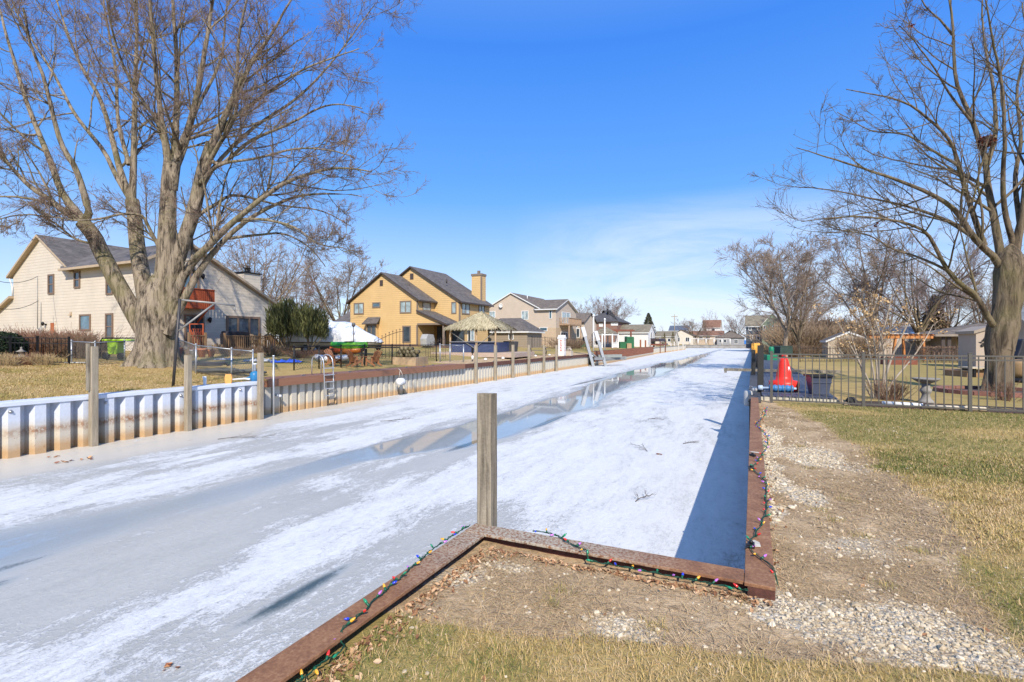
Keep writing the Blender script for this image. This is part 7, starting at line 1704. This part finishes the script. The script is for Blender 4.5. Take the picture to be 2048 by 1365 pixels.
for k, (px, Y, yt, w_) in enumerate(((1170, 112, 644, 12), (1186, 112, 650, 12), (1329, 160, 666, 11), (1346, 165, 664, 14), (1324, 160, 672, 16), (1380, 226, 664, 20))): spruce(px, Y, yt, w_, ['golden evergreen left of the gazebo roof', 'golden evergreen touching the gazebo roof', 'golden evergreen before the grey roofed cottage', 'dark golden evergreen at the gabled bungalow', 'low golden shrub left of the cottage', 'broad dull evergreen right of the gabled bungalow'][k], ARB, 20 + k, 700, 'golden_shrub', -.5)
picket_fence('metal_fence', 'thin dark metal fence behind the picnic table', [uv_at_Y(1064, 70), uv_at_Y(1090, 70), uv_at_Y(1126, 70), uv_at_Y(1172, 70)], 1.6, blackm, .3, .02, .06, (.1, .95))
twig_bush('twig_bush', 1146, 0, 4.6, 1.6, 'brown weedy bushes behind the boat lift tracks', twb, 71, 330, Y=80); twig_bush('twig_bush', 1128, 0, 3.2, 1.2, 'tan weeds by the white pedestal post', twb, 72, 240, Y=72)
fence_run('pole_row', 'pale boundary fence at the far end of the canal', [uv_at_Y(px, 212) for px in (1380, 1396, 1412, 1428, 1444, 1460)], 2.6, mat('piling_white', None), wirem, .22, .12, False)
r = thing('utility_pole', 'thin utility pole with cross arm above the far left roofs', 'utility pole', *uv_at_Y(1349, 230), .5, TH); MB().tube([(0, 0, 0), (0, 0, 13)], [.2, .14], 8).build('shaft', WT, r); MB().box(-1.4, 1.4, -.1, .1, 11.8, 12.1).build('cross_arm', WT, r)
# ------------------------------------------------------------------ right bank
ZR = -.15
def onR(px, py): return on_z(px, py, ZR)
fgrey = mat('fence_taupe', (.115, .105, .09), .5, .08, 5, .04, .2)
uf = 15.3; vp = [on_u(px, 760, uf)[0] for px in (1543, 1727, 1940, 2180)]
picket_fence('aluminium_fence', 'taupe aluminium picket fence crossing the near lawn from the seawall', [(uf, a) for a in vp], 1.30, fgrey, .148, .021, .065, (.06, .93, 1.0), .06, z=ZR)
# deck beyond the fence
gdk = NT('slate_deck'); co = gdk.coord(); n_ = gdk.noise(gdk.mapping(co, (9, .5, 1)), 2, 5, .6); gdk.set(Base_Color=gdk.ramp(n_, [(.3, (.045, .05, .065)), (.7, (.105, .11, .14))]), Roughness=.55)
r = thing('slate_dock', 'slate grey plank dock along the seawall beyond the taupe fence', 'dock', 15.9, .2, ZR)
m = MB()
for k in range(12): m.box(.03 + k * .15, .172 + k * .15, 0, 46, .105, .135)
m.build('deck_board', gdk.m, r); MB().box(.0, 1.83, -.045, -.005, -.05, .10).build('front_timber', mat('pale_timber', (.50, .46, .36), .8, .15, 4, .2, 0, (.2, 1, 1)), r); MB().box(.02, 1.82, 0.005, 45.9, -.02, .1).build('joist', mat('treated_dark', None), r)
zd = ZR + .137
# red channel buoy
u, v = on_z(1568, 782, zd); redp = mat('buoy_red', (.78, .035, .02), .4, .12, 2, .05); kb = (u * C - v * S) / F
r = thing('channel_buoy', 'bright red cone shaped buoy standing on the slate dock behind the fence', 'buoy', u, v, zd)
MB().lathe([(.34, 0), (.40, .03), (.42, .20), (.41, .30), (.24, .33), (.22, .45), (.205, .55), (.15, .80), (.12, .92), (.10, .98), (.03, 1.01)], k=28).build('float_body', redp, r)
MB().tube([(-.05, 0, 1.0), (-.05, 0, 1.08), (.05, 0, 1.08), (.05, 0, 1.0)], .016, 6).build('lifting_eye', redp, r)
m = MB(); m.add([(.1775 * math.cos(a) * s_, .1775 * math.sin(a) * s_, zz_) for zz_, s_ in ((.60, 1.09), (.74, .955)) for a in (-.95, -.55)], [(0, 1, 3, 2)]); m.add([(.19 * math.cos(a), .19 * math.sin(a), zz_) for zz_ in (.575, .615) for a in (-1.0, -.35)], [(0, 1, 3, 2)]); m.build('white_mark', white_p, r)
u, v = on_z(1560, 783, zd); r = thing('dock_roller', 'blue ribbed roller lying in front of the red buoy', 'roller', u - .25, v, zd, .1); m = MB(); pr = []
for k in range(6): x = -.3 + k * .11; pr += [(.085, x), (.105, x + .02), (.105, x + .07), (.085, x + .09)]
MB().lathe(pr, (0, 0, .11), 16, 0, 'x').build('sleeve', mat('roller_blue', (.05, .19, .40), .4, .1, 4, .05), r); MB().tube([(-.52, 0, .11), (.42, 0, .11)], .035, 8).lathe([(.07, -.6), (.08, -.55), (.08, -.48), (.03, -.46)], (0, 0, .11), 10, 0, 'x').build('axle', mat('axle_pale', (.45, .55, .68), .4), r)
u, v = on_z(1638, 796, zd - .1); r = thing('planter_tub', 'square dark blue grey plastic tub with dark rim behind the fence', 'tub', u + .1, v, zd, .2); tubm = mat('tub_slate', (.07, .085, .13), .45, .15, 3, .05); m = MB()
m.add([(x * .2, y * .2, 0) for x, y in ((-1, -1), (1, -1), (1, 1), (-1, 1))] + [(x * .27, y * .27, .52) for x, y in ((-1, -1), (1, -1), (1, 1), (-1, 1))] + [(x * .25, y * .25, .52) for x, y in ((-1, -1), (1, -1), (1, 1), (-1, 1))] + [(x * .24, y * .24, .42) for x, y in ((-1, -1), (1, -1), (1, 1), (-1, 1))], [(3, 2, 1, 0)] + [(a + i, a + (i + 1) % 4, a + 4 + (i + 1) % 4, a + 4 + i) for a in (0, 4, 8) for i in range(4)] + [(12, 13, 14, 15)]); m.build('tub_body', tubm, r, bevel=.012)
MB().box(-.31, .31, -.31, -.265, .5, .55).box(-.31, .31, .265, .31, .5, .55).box(-.31, -.265, -.265, .265, .5, .55).box(.265, .31, -.265, .265, .5, .55).build('rim', blackm, r); MB().box(-.26, .26, -.262, -.235, .33, .36).build('band', tubm, r)
# black posts, bumper, gangplank, covered poles
bp = mat('black_pile', (.035, .033, .03), .8, .2, 4, .2)
for k, (px, yt, uu, lb) in enumerate(((1521, 691, 17.2, 'black square pile at the canal end of the slate dock'), (1516, 700, 26, 'second black pile farther along the slate dock edge'), (1513, 700, 40, 'third black pile far along the slate dock edge'))):
    v_ = on_u(px, 740, uu)[0]; zt = on_u(px, yt, uu)[1]; o = split_post(.17, zt + 1.45, bp, k).build('dock_pile', bp); place(o, uu, v_ if k == 0 else .02, -1.45); tag(o, lb, 'pile', 'black piles of the slate dock')
v_ = on_u(1517, 770, 16.3)[0]; o = MB().lathe([(.02, -.1), (.11, -.08), (.12, 0), (.12, .28), (.10, .34), (.03, .36)], k=14).tube([(0, 0, .34), (.05, 0, .5), (.16, .02, .42)], .012, 6).lathe([(.07, .33), (.08, .4), (.05, .46)], (.16, .0, 0), 10).build('dock_bumper', mat('bumper_grey', (.42, .42, .41), .5, .1)); place(o, 16.3, -.12, -.28); tag(o, 'grey plastic bumper hanging at the canal corner of the slate dock', 'bumper')
r = thing('gangplank', 'weathered wooden plank lying across the slate dock over the ice edge', 'plank', 27.5, 0, 0, 0); MB().box(-1.3, 3.6, -.16, .16, .03, .15).build('board', WW, r); MB().box(-1.28, -1.18, -.155, .155, -.06, .028).build('cleat', WW, r)
orm = mat('cover_orange', (.80, .36, .05), .6, .2, 3, .1)
for k in range(4):
    px = 1505.5 + k * 3.9; uu = 31 + k * 1.0; v_ = on_u(px, 700, uu)[0]; zt = on_u(px, 687, uu)[1]; r = thing('covered_pole', ['black pole with long orange cover, nearest the canal of four', 'black pole with long orange cover, second of four from the canal', 'black pole with long orange cover, third of four from the canal', 'black pole with long orange cover, last of four beside the black pile'][k], 'pole', uu, v_, -.02, 0, 'orange covered poles at the slate dock')
    MB().tube([(0, 0, 0), (0, 0, zt * .6)], .045, 8).build('shaft', bp, r); MB().lathe([(.03, zt * .40), (.045, zt * .56), (.07, zt * .66), (.075, zt), (.02, zt + .03)], k=10, sx=.5).build('cover', orm, r)
gpl = mat('slide_green', (.01, .20, .10), .4, .1)
Y = 41; u, v = uv_at_Y(1541, Y); r = thing('green_bench_box', 'bright green plastic chest with tall green back on the bank beyond the dock', 'chest', u, v, ZR, TH); MB().box(-.42, .42, -.3, .3, 0, .55).build('chest_body', gpl, r, bevel=.04); MB().lathe([(.12, .55), (.2, .7), (.2, 1.1), (.14, 1.2)], (.12, .1, 0), 12).build('barrel', gpl, r)
blk('dark_box', 'dark green covered box right of the bright green chest', 'box', 1553, 1578, 692, 708, 44, 1.2, mat('cover_darkgreen', (.03, .055, .045), .8, .2)); blk('blue_crate', 'bright blue covered thing at the canal end bank', 'crate', 1482, 1494, 681, 689, 228, 2, mat('blue_cover', (.03, .17, .55), .5)); blk('brick_pier', 'red brown barrel shaped box left of the orange poles', 'box', 1498, 1514, 675, 687, 228, 2, dred)
# multi stemmed shrub with dry seed heads
YS = 14.6
rgS = np.random.default_rng(77); stems = [[(1752, 812), (1749, 760), (1738, 700), (1722, 640), (1712, 600)], [(1756, 812), (1757, 740), (1762, 680), (1775, 630), (1784, 590)], [(1760, 812), (1772, 750), (1790, 700), (1812, 655), (1826, 610)], [(1750, 812), (1740, 770), (1716, 720), (1690, 670), (1672, 640)], [(1762, 812), (1768, 745), (1766, 690), (1750, 640), (1744, 605)], [(1755, 812), (1735, 780), (1722, 735), (1708, 690), (1694, 640)], [(1764, 812), (1785, 765), (1822, 720), (1850, 680), (1866, 650)], [(1758, 812), (1752, 720), (1744, 660), (1730, 620)]]
base = at_Y(1756, 812, YS); o = bpy.data.objects.new('multi_stem_shrub', None); COL.objects.link(o); o.location = base; tag(o, 'multi stemmed pale shrub with clusters of tan dry leaves behind the fence', 'shrub'); b = np.array(tuple(base)); LP, LR, prt = [], [], []
for k, s_ in enumerate(stems):
    P = px_limb(s_, YS, 0, rgS.uniform(-.7, .9), 14) - b; R = np.linspace(.034, .009, 14) * (1.2 if k in (1, 2, 4) else .9); LP.append(P); LR.append(R); prt.append(tubes(P[None], R[None], 8))
V_, Q_ = merge(prt); np_obj('stems', V_, Q_, mat('pale_stem', (.38, .32, .25), .8, .2, 5, .2), o); P, R = np.array(LP), np.array(LR); P2, R2 = grow(P, R, 8, rgS, t0=.35, ang=(35, 12), length=(.32, .1), segs=5, wander=.1, up=.09, rmin=.005); P3, R3 = grow(P2, R2, 5, rgS, t0=.2, ang=(38, 12), length=(.5, .2), segs=3, wander=.12, up=.06, rmin=.0038); V_, Q_ = merge([tubes(P2, R2, 4), tubes(P3, R3, 3)]); np_obj('twigs', V_, Q_, mat('pale_twig', (.34, .26, .18), .9, .2, 3, 0), o)
ends = P3[:, -1][rgS.random(len(P3)) < .62]; ends = ends[ends[:, 2] > 1.35]; cl_ = np.repeat(ends, 7, 0) + rgS.normal(0, .035, (len(ends) * 7, 3)); leaf_cloud('dry_leaves', cl_, rgS.uniform(.03, .075, len(cl_)), leaf_mat('tan_leaf', [(0, (.30, .17, .07)), (.5, (.52, .34, .16)), (1, (.66, .48, .27))]), rgS, o, -.3, .4)
# bird bath, white edging pipe, rocks, mulch, small reddish shrubs
u, v = onR(1860, 809); r = thing('bird_bath', 'grey stone bird bath with flared bowl behind the fence', 'bird bath', u + .35, v, ZR); MB().lathe([(.19, 0), (.17, .05), (.11, .12), (.085, .22), (.11, .27), (.13, .30), (.13, .36), (.09, .42), (.10, .52)], k=18).build('pedestal', sg_, r); MB().lathe([(.10, .52), (.2, .56), (.30, .63), (.31, .66), (.27, .655), (.02, .60)], k=22).build('bowl', sg_, r)
mul = NT('mulch'); co = mul.coord(); n_ = mul.noise(co, 30, 4, .7); mul.set(Base_Color=mul.ramp(n_, [(.35, (.03, .02, .015)), (.65, (.16, .10, .065))]), Roughness=1.0); mul.bump(n_, .9, .03)
mb = MB(); mb.prism([(2.1, 15.45), (8.8, 15.45), (9.6, 16.0), (8.0, 16.6), (5.5, 16.75), (3.5, 17.0), (2.2, 16.5)], 'z', ZR - .05, ZR + .012); pos = mb.build('mulch_bed', mul.m); pos.rotation_euler.z = -TH; tag(pos, kind='structure')
def wpipe(label, a, b, rad, m): 
    a, b = (max(a[0], 15.5), a[1]), (max(b[0], 15.5), b[1]); o = MB().tube([(0, 0, rad), (b[1] - a[1], b[0] - a[0], rad)], rad, 12).build('edging_pipe', m); place(o, a[0], a[1], ZR + .012); tag(o, label, 'pipe', 'pipes edging the mulch bed')
wpipe('white edging pipe on the mulch left of the bird bath', on_z(1764, 808, ZR + .05), on_z(1846, 813, ZR + .05), .055, white_p); wpipe('cream edging pipe on the mulch right of the bird bath', on_z(1852, 815, ZR + .05), on_z(1985, 823, ZR + .05), .05, mat('cream_pipe', (.56, .48, .36), .7, .2))
for k, (px, py, s_, m_) in enumerate(((1681, 808, .12, SM), (1692, 811, .09, SM), (1702, 807, .17, bp), (1671, 800, .08, SM), (1935, 818, .09, SM), (1870, 812, .07, SM))):
    u, v = onR(px, py); o = MB().add(ICO * np.array([s_, s_ * .8, s_ * .65]) * np.random.default_rng(k).uniform(.8, 1.2, (12, 1)), [tuple(f) for f in ICF]).build('rock', m_); place(o, max(u, 15.5), v, ZR + s_ * .4, k); tag(o, ['tan rock at the deck corner behind the fence', 'smaller tan rock beside the dark boulder behind the fence', 'dark grey boulder between deck and shrub', 'small tan rock nearest the slate dock', 'pale rock at the right fence post', 'pale rock below the bird bath'][k], 'rock', 'rocks in the mulch bed')
for k, (px, py, w_, h_) in enumerate(((1778, 806, .6, .6), (2010, 816, .6, .5), (1790, 800, .5, .45))):
    u, v = onR(px, py); twig_bush('small_shrub', px, py, w_, h_, ['small rusty shrub at the foot of the multi stemmed shrub', 'small rusty shrub before the brick ring', 'low rusty shrub left of the bird bath'][k], mat('rusty_twig', (.22, .13, .085), .9, .25, 2, 0), 60 + k, 60, Y=max(14.2, u * C - v * S), z=ZR)
# brick ring round the near tree
u, v = onR(1993, 787); o = thing('tree_ring', 'low reddish brick ring round the foot of the near tree', 'edging', u, v, ZR); m = MB()
for k in range(26): a0, a1 = k / 26 * 6.283, (k + .93) / 26 * 6.283; m.add([(rr_ * math.cos(a) * 1.15, rr_ * math.sin(a), zz_) for zz_ in (0, .13) for rr_ in (1.15, 1.36) for a in (a0, a1)], [(0, 1, 5, 4), (2, 6, 7, 3), (4, 5, 7, 6), (0, 4, 6, 2), (1, 3, 7, 5)])
m.build('brick_course', mat('ring_brick', (.26, .12, .09), .85, .2, 6, .2), o); MB().lathe([(1.3, 0), (1.3, .03), (.2, .07)], k=24, sx=1).build('mulch_fill', mul.m, o)
# low dark wooden box, planter barrel, patio set, grill, umbrella
blk('wood_crate', 'low brown wooden crate on the lawn left of the near tree', 'crate', 1909, 1943, 739, 757, 24, 1.3, brwood)
r = thing('patio_table', 'dark low table with pale top slab left of the near tree trunk', 'table', *uv_at_Y(1962, 23.5), ZR, TH); MB().box(-.75, .6, -.4, .4, .40, .46).build('tabletop', mat('pale_top', (.50, .42, .30), .7), r)
for x in (-.55, .4): MB().box(x - .06, x + .06, -.3, .3, 0, .4).build('leg', blackm, r)
r = thing('planter_barrel', 'tan brown barrel planter cut by the frame edge right of the near tree', 'planter', *uv_at_Y(2042, 20.5), ZR + .18); MB().lathe([(.30, 0), (.38, .2), (.40, .55), (.36, .72), (.33, .72), (.33, .6)], k=20).build('barrel_body', mat('barrel_tan', (.34, .22, .11), .5, .1, 3, .05), r); MB().lathe([(.45, -.18), (.47, -.1), (.42, 0.0), (.1, .01)], k=20).build('base_tray', blackm, r)
r = thing('covered_grill', 'tall black covered patio grill right of the near tree trunk', 'grill', *uv_at_Y(2036, 22.5), ZR, TH); MB().prism([(-.34, 0), (.34, 0), (.32, .95), (.2, 1.35), (.05, 1.75), (-.08, 1.72), (-.2, 1.3), (-.34, .95)], 'y', -.3, .3).build('cover', mat('black_cover', None), r, bevel=.05); MB().tube([(-.45, -.3, .95), (.45, -.3, .95)], .02, 6).build('handle', blackm, r)
# beyond: pergola, privacy fence, hedge, far fences
cedar = mat('cedar_orange', (.50, .20, .06), .7, .2, 3, .15, 0, (1, 1, .2)); Yp = 43
r = thing('pergola', 'orange cedar pergola frame in front of the tan privacy fence', 'pergola', *uv_at_Y(1815, Yp), ZR, TH); kp = Yp / F
for px in (1779, 1851):
    for dy in (0, 2.2): x = (px - 1815) * kp; MB().beam((x + (.25 if px < 1800 else -.1), dy, 0), (x + (.5 if px < 1800 else -.2), dy, 1.9), .16).build('post', cedar, r)
MB().box(-1.7, 2.1, -.08, .08, 1.86, 2.08).box(-1.7, 2.1, 2.12, 2.28, 1.86, 2.08).build('beam', cedar, r); m = MB()
for k in range(9): x = -1.5 + k * .42; m.prism([(-.5, 2.1), (2.7, 2.1), (2.7, 2.2), (-.3, 2.24)], 'x', x - .03, x + .03)
m.build('rafters', cedar, r)
r = thing('porch_swing_set', 'red wooden raised bed on the lawn left of the pergola', 'planter', *uv_at_Y(1805, 36), ZR, TH); MB().box(-1.3, .75, -.4, .4, 0, .5).build('planks', dred, r); MB().box(-1.34, .79, -.44, .44, .5, .55).build('rim', dred, r)
def panel_fence(label, px0, px1, Y0, Y1, ytop, m, name='privacy_fence'):
    a, b = uv_at_Y(px0, Y0), uv_at_Y(px1, Y1); r = thing(name, label, 'fence', a[0], a[1], ZR); d = Vector((b[1] - a[1], b[0] - a[0], 0)); L_ = d.length; n = max(1, int(L_ / 2.4)); h_ = H - (ytop - CY) * Y0 / F - ZR
    for k in range(n):
        p, q = d * (k / n), d * ((k + 1) / n); mb = MB(); nb = 12
        for j in range(nb): A, B = p.lerp(q, (j + .04) / nb), p.lerp(q, (j + .97) / nb); mb.beam(A + Vector((0, 0, h_ / 2)), B + Vector((0, 0, h_ / 2)), .03, h_ - .06)
        mb.build('panel', m, r); MB().beam(p + Vector((0, 0, h_)), q + Vector((0, 0, h_)), .07, .1).build('rail', m, r)
    for k in range(n + 1): p = d * (k / n); MB().box(p.x - .07, p.x + .07, p.y - .07, p.y + .07, 0, h_ + .1).build('post', m, r)
    return r
vin = mat('vinyl_tan', (.52, .43, .35), .6, .05, 2, .02)
panel_fence('tan vinyl privacy fence behind the pergola and shed', 1722, 1908, 52, 50, 683, vin)
panel_fence('brown board fence between the shed and the dark thicket', 1590, 1668, 62, 60, 690, brwood)
picket_fence('aluminium_fence', 'dark thin picket fence at the back of the right lawn', [uv_at_Y(px, 40) for px in (1600, 1660, 1720, 1790, 1860, 1955)], 1.15, blackm, .2, .02, .05, (.08, .95), z=ZR)
rgH = np.random.default_rng(9); u, v = uv_at_Y(1896, 39); r = thing('hedge', 'long clipped brown leafless hedge in front of the porch house', 'hedge', u, v, ZR, TH); n = 5200; q = rgH.uniform(-1, 1, (n, 3)); q = q / np.maximum(np.abs(q).max(1, keepdims=True), .01) * rgH.uniform(.8, 1.03, (n, 1)); leaf_cloud('twigs', q * np.array([2.15, .5, .42]) + np.array([0, 0, .75]), rgH.uniform(.08, .2, n), BRN, rgH, r, .2, .07)
m = MB()
for k in range(14): x = -1.9 + k * .29; m.tube([(x, 0, 0), (x + rgH.normal(0, .05), rgH.normal(0, .1), .8)], .025, 5)
m.build('stems', twb, r)
for k, (px, Y, w_, h_, lb) in enumerate(((1608, 60, 5.5, 3.6, 'tall tan brush thicket between the forked tree and the shed'), (1640, 66, 6.5, 4.4, 'higher brown brush thicket behind the first one'), (1675, 78, 6, 4.6, 'brown brush behind the shed roof left end'), (1590, 76, 5, 3.4, 'dull brush at the foot of the forked tree'), (1715, 46, 2.2, 2.0, 'tan brush before the shed door'), (1572, 52, 3.0, 1.3, 'low tan weeds under the forked tree'))): twig_bush('brush_thicket', px, 0, w_, h_, lb, mat('tan_brush', (.33, .235, .15), .9, .25, 2, 0) if k % 2 == 0 else twb, 80 + k, 520, Y=Y, z=ZR, group='brush thickets on the right bank')
# far roofs and woods that close the horizon on the right
fhouse('grey_roof_house', 'distant low house with blue grey roof behind the pergola', 1760, 1830, 85, 700, 668, 656, 'x', vin, [mat_shingle('bluegrey_shingle', None), white_trim], 8)
fhouse('tan_roof_house', 'distant house with grey roof behind the brown thicket', 1618, 1688, 105, 700, 664, 640, 'hip', mat('tan_stucco', None), [brown_sh, dark_trim], 8, 'hip_x', d2=4)
fhouse('dark_roof_house', 'low dark roofed house left of the beige shed behind brush', 1690, 1760, 95, 700, 672, 662, 'x', mat('tan_stucco', None), [dark_sh, white_trim], 8)
fhouse('white_tarp_shed', 'low shed with white covered roof behind the pergola', 1836, 1872, 60, 700, 676, 668, 'x', vin, [white_p, white_trim], 4, cat='shed')
def woods(name, label, pts, n, hmin, hmax, m, seed):
    rg = np.random.default_rng(seed); P0 = []
    for k in range(n): a = rg.random() * (len(pts) - 1); i = int(a); f = a - i; px = pts[i][0] * (1 - f) + pts[i + 1][0] * f; Y = (pts[i][1] * (1 - f) + pts[i + 1][1] * f) * rg.uniform(.96, 1.08); u, v = uv_at_Y(px, Y); P0.append(((px - CX) / F * Y, Y, gz(u, v)))
    P0 = np.array(P0); h_ = rg.uniform(hmin, hmax, n); d = nrm(np.stack([rg.normal(0, .22, n), rg.normal(0, .22, n), np.ones(n)], -1)); P = P0[:, None] + d[:, None] * (np.linspace(0, 1, 6)[None, :, None] * h_[:, None, None]); P[:, 1:] += np.cumsum(rg.normal(0, .06, (n, 5, 3)), 1) * hmax * .15; R = np.linspace(.11, .02, 6)[None] * np.ones((n, 1)) * hmax / 9
    P2, R2 = grow(P, R, 9, rg, t0=.25, ang=(38, 12), length=(.35, .12), segs=4, wander=.12, up=.08, rmin=.025); P3, R3 = grow(P2, R2, 6, rg, t0=.15, ang=(38, 12), length=(.45, .15), segs=3, wander=.13, up=.06, rmin=.02); V_, Q_ = merge([tubes(P, R, 4), tubes(P2, R2, 3), tubes(P3, R3, 3)]); o = np_obj(name, V_, Q_, m); tag(o, label, 'woods', kind='stuff'); return o
woods('far_woods', 'hazy belt of bare trees along the right horizon', [(1500, 330), (1650, 300), (1800, 260), (1950, 200), (2150, 170)], 220, 8, 14, TW4, 1)
woods('far_woods', 'hazy belt of bare trees along the left horizon', [(-60, 190), (200, 220), (520, 240), (800, 300), (1150, 360), (1480, 380)], 190, 7, 12, TW4, 2)
# leaf nest and stray leaves in the near tree, cables at the beige house
p = at_Y(1973, 285, YR + .1); rgN = np.random.default_rng(3); o = bpy.data.objects.new('leaf_nest', None); COL.objects.link(o); o.location = p; tag(o, 'dark reddish leaf nest high in the fork of the near tree', 'nest'); n = 420; leaf_cloud('leaves', nrm(rgN.normal(size=(n, 3))) * rgN.random((n, 1)) ** .4 * np.array([.23, .22, .19]), rgN.uniform(.05, .12, n), leaf_mat('nest_leaf', [(0, (.05, .018, .012)), (.6, (.15, .05, .03)), (1, (.30, .10, .05))]), rgN, o, -.4, .45); MB().ball((0, 0, 0), (.2, .19, .16)).build('core', mat('nest_core', (.05, .025, .018), .9), o)
for k, (px, py) in enumerate(((1826, 50), (1752, 451))):
    q = rgN.normal(0, .03, (16, 3)); o = leaf_cloud('hanging_leaves', q, rgN.uniform(.05, .1, 16), _mc.setdefault('dl', leaf_mat('dark_leaf', [(0, (.10, .03, .03)), (1, (.32, .09, .06))])), rgN, None, -.5, .4); o.location = at_Y(px, py, YR - .4); tag(o, ['tuft of red leaves on an upper twig of the near tree', 'tuft of dark leaves on the lowest left limb of the near tree'][k], 'leaves', 'leaf tufts in the near tree')
for k, (a, b, sag) in enumerate((((-40, 548), (76, 553), .5), ((-40, 605), (77, 602), .5))):
    p = at_Y(a[0], a[1], 30); q = at_Y(b[0], b[1], 35.6); pts = [tuple(p.lerp(q, t) - Vector((0, 0, sag * 4 * t * (1 - t))) - p) for t in np.linspace(0, 1, 9)]; o = MB().tube(pts, .018, 5).build('overhead_cable', mat('cable_dark', (.05, .05, .05), .7)); o.location = p; tag(o, ['upper overhead cable reaching the beige house from the left frame edge', 'lower overhead cable reaching the beige house from the left frame edge'][k], 'cable', 'overhead cables')
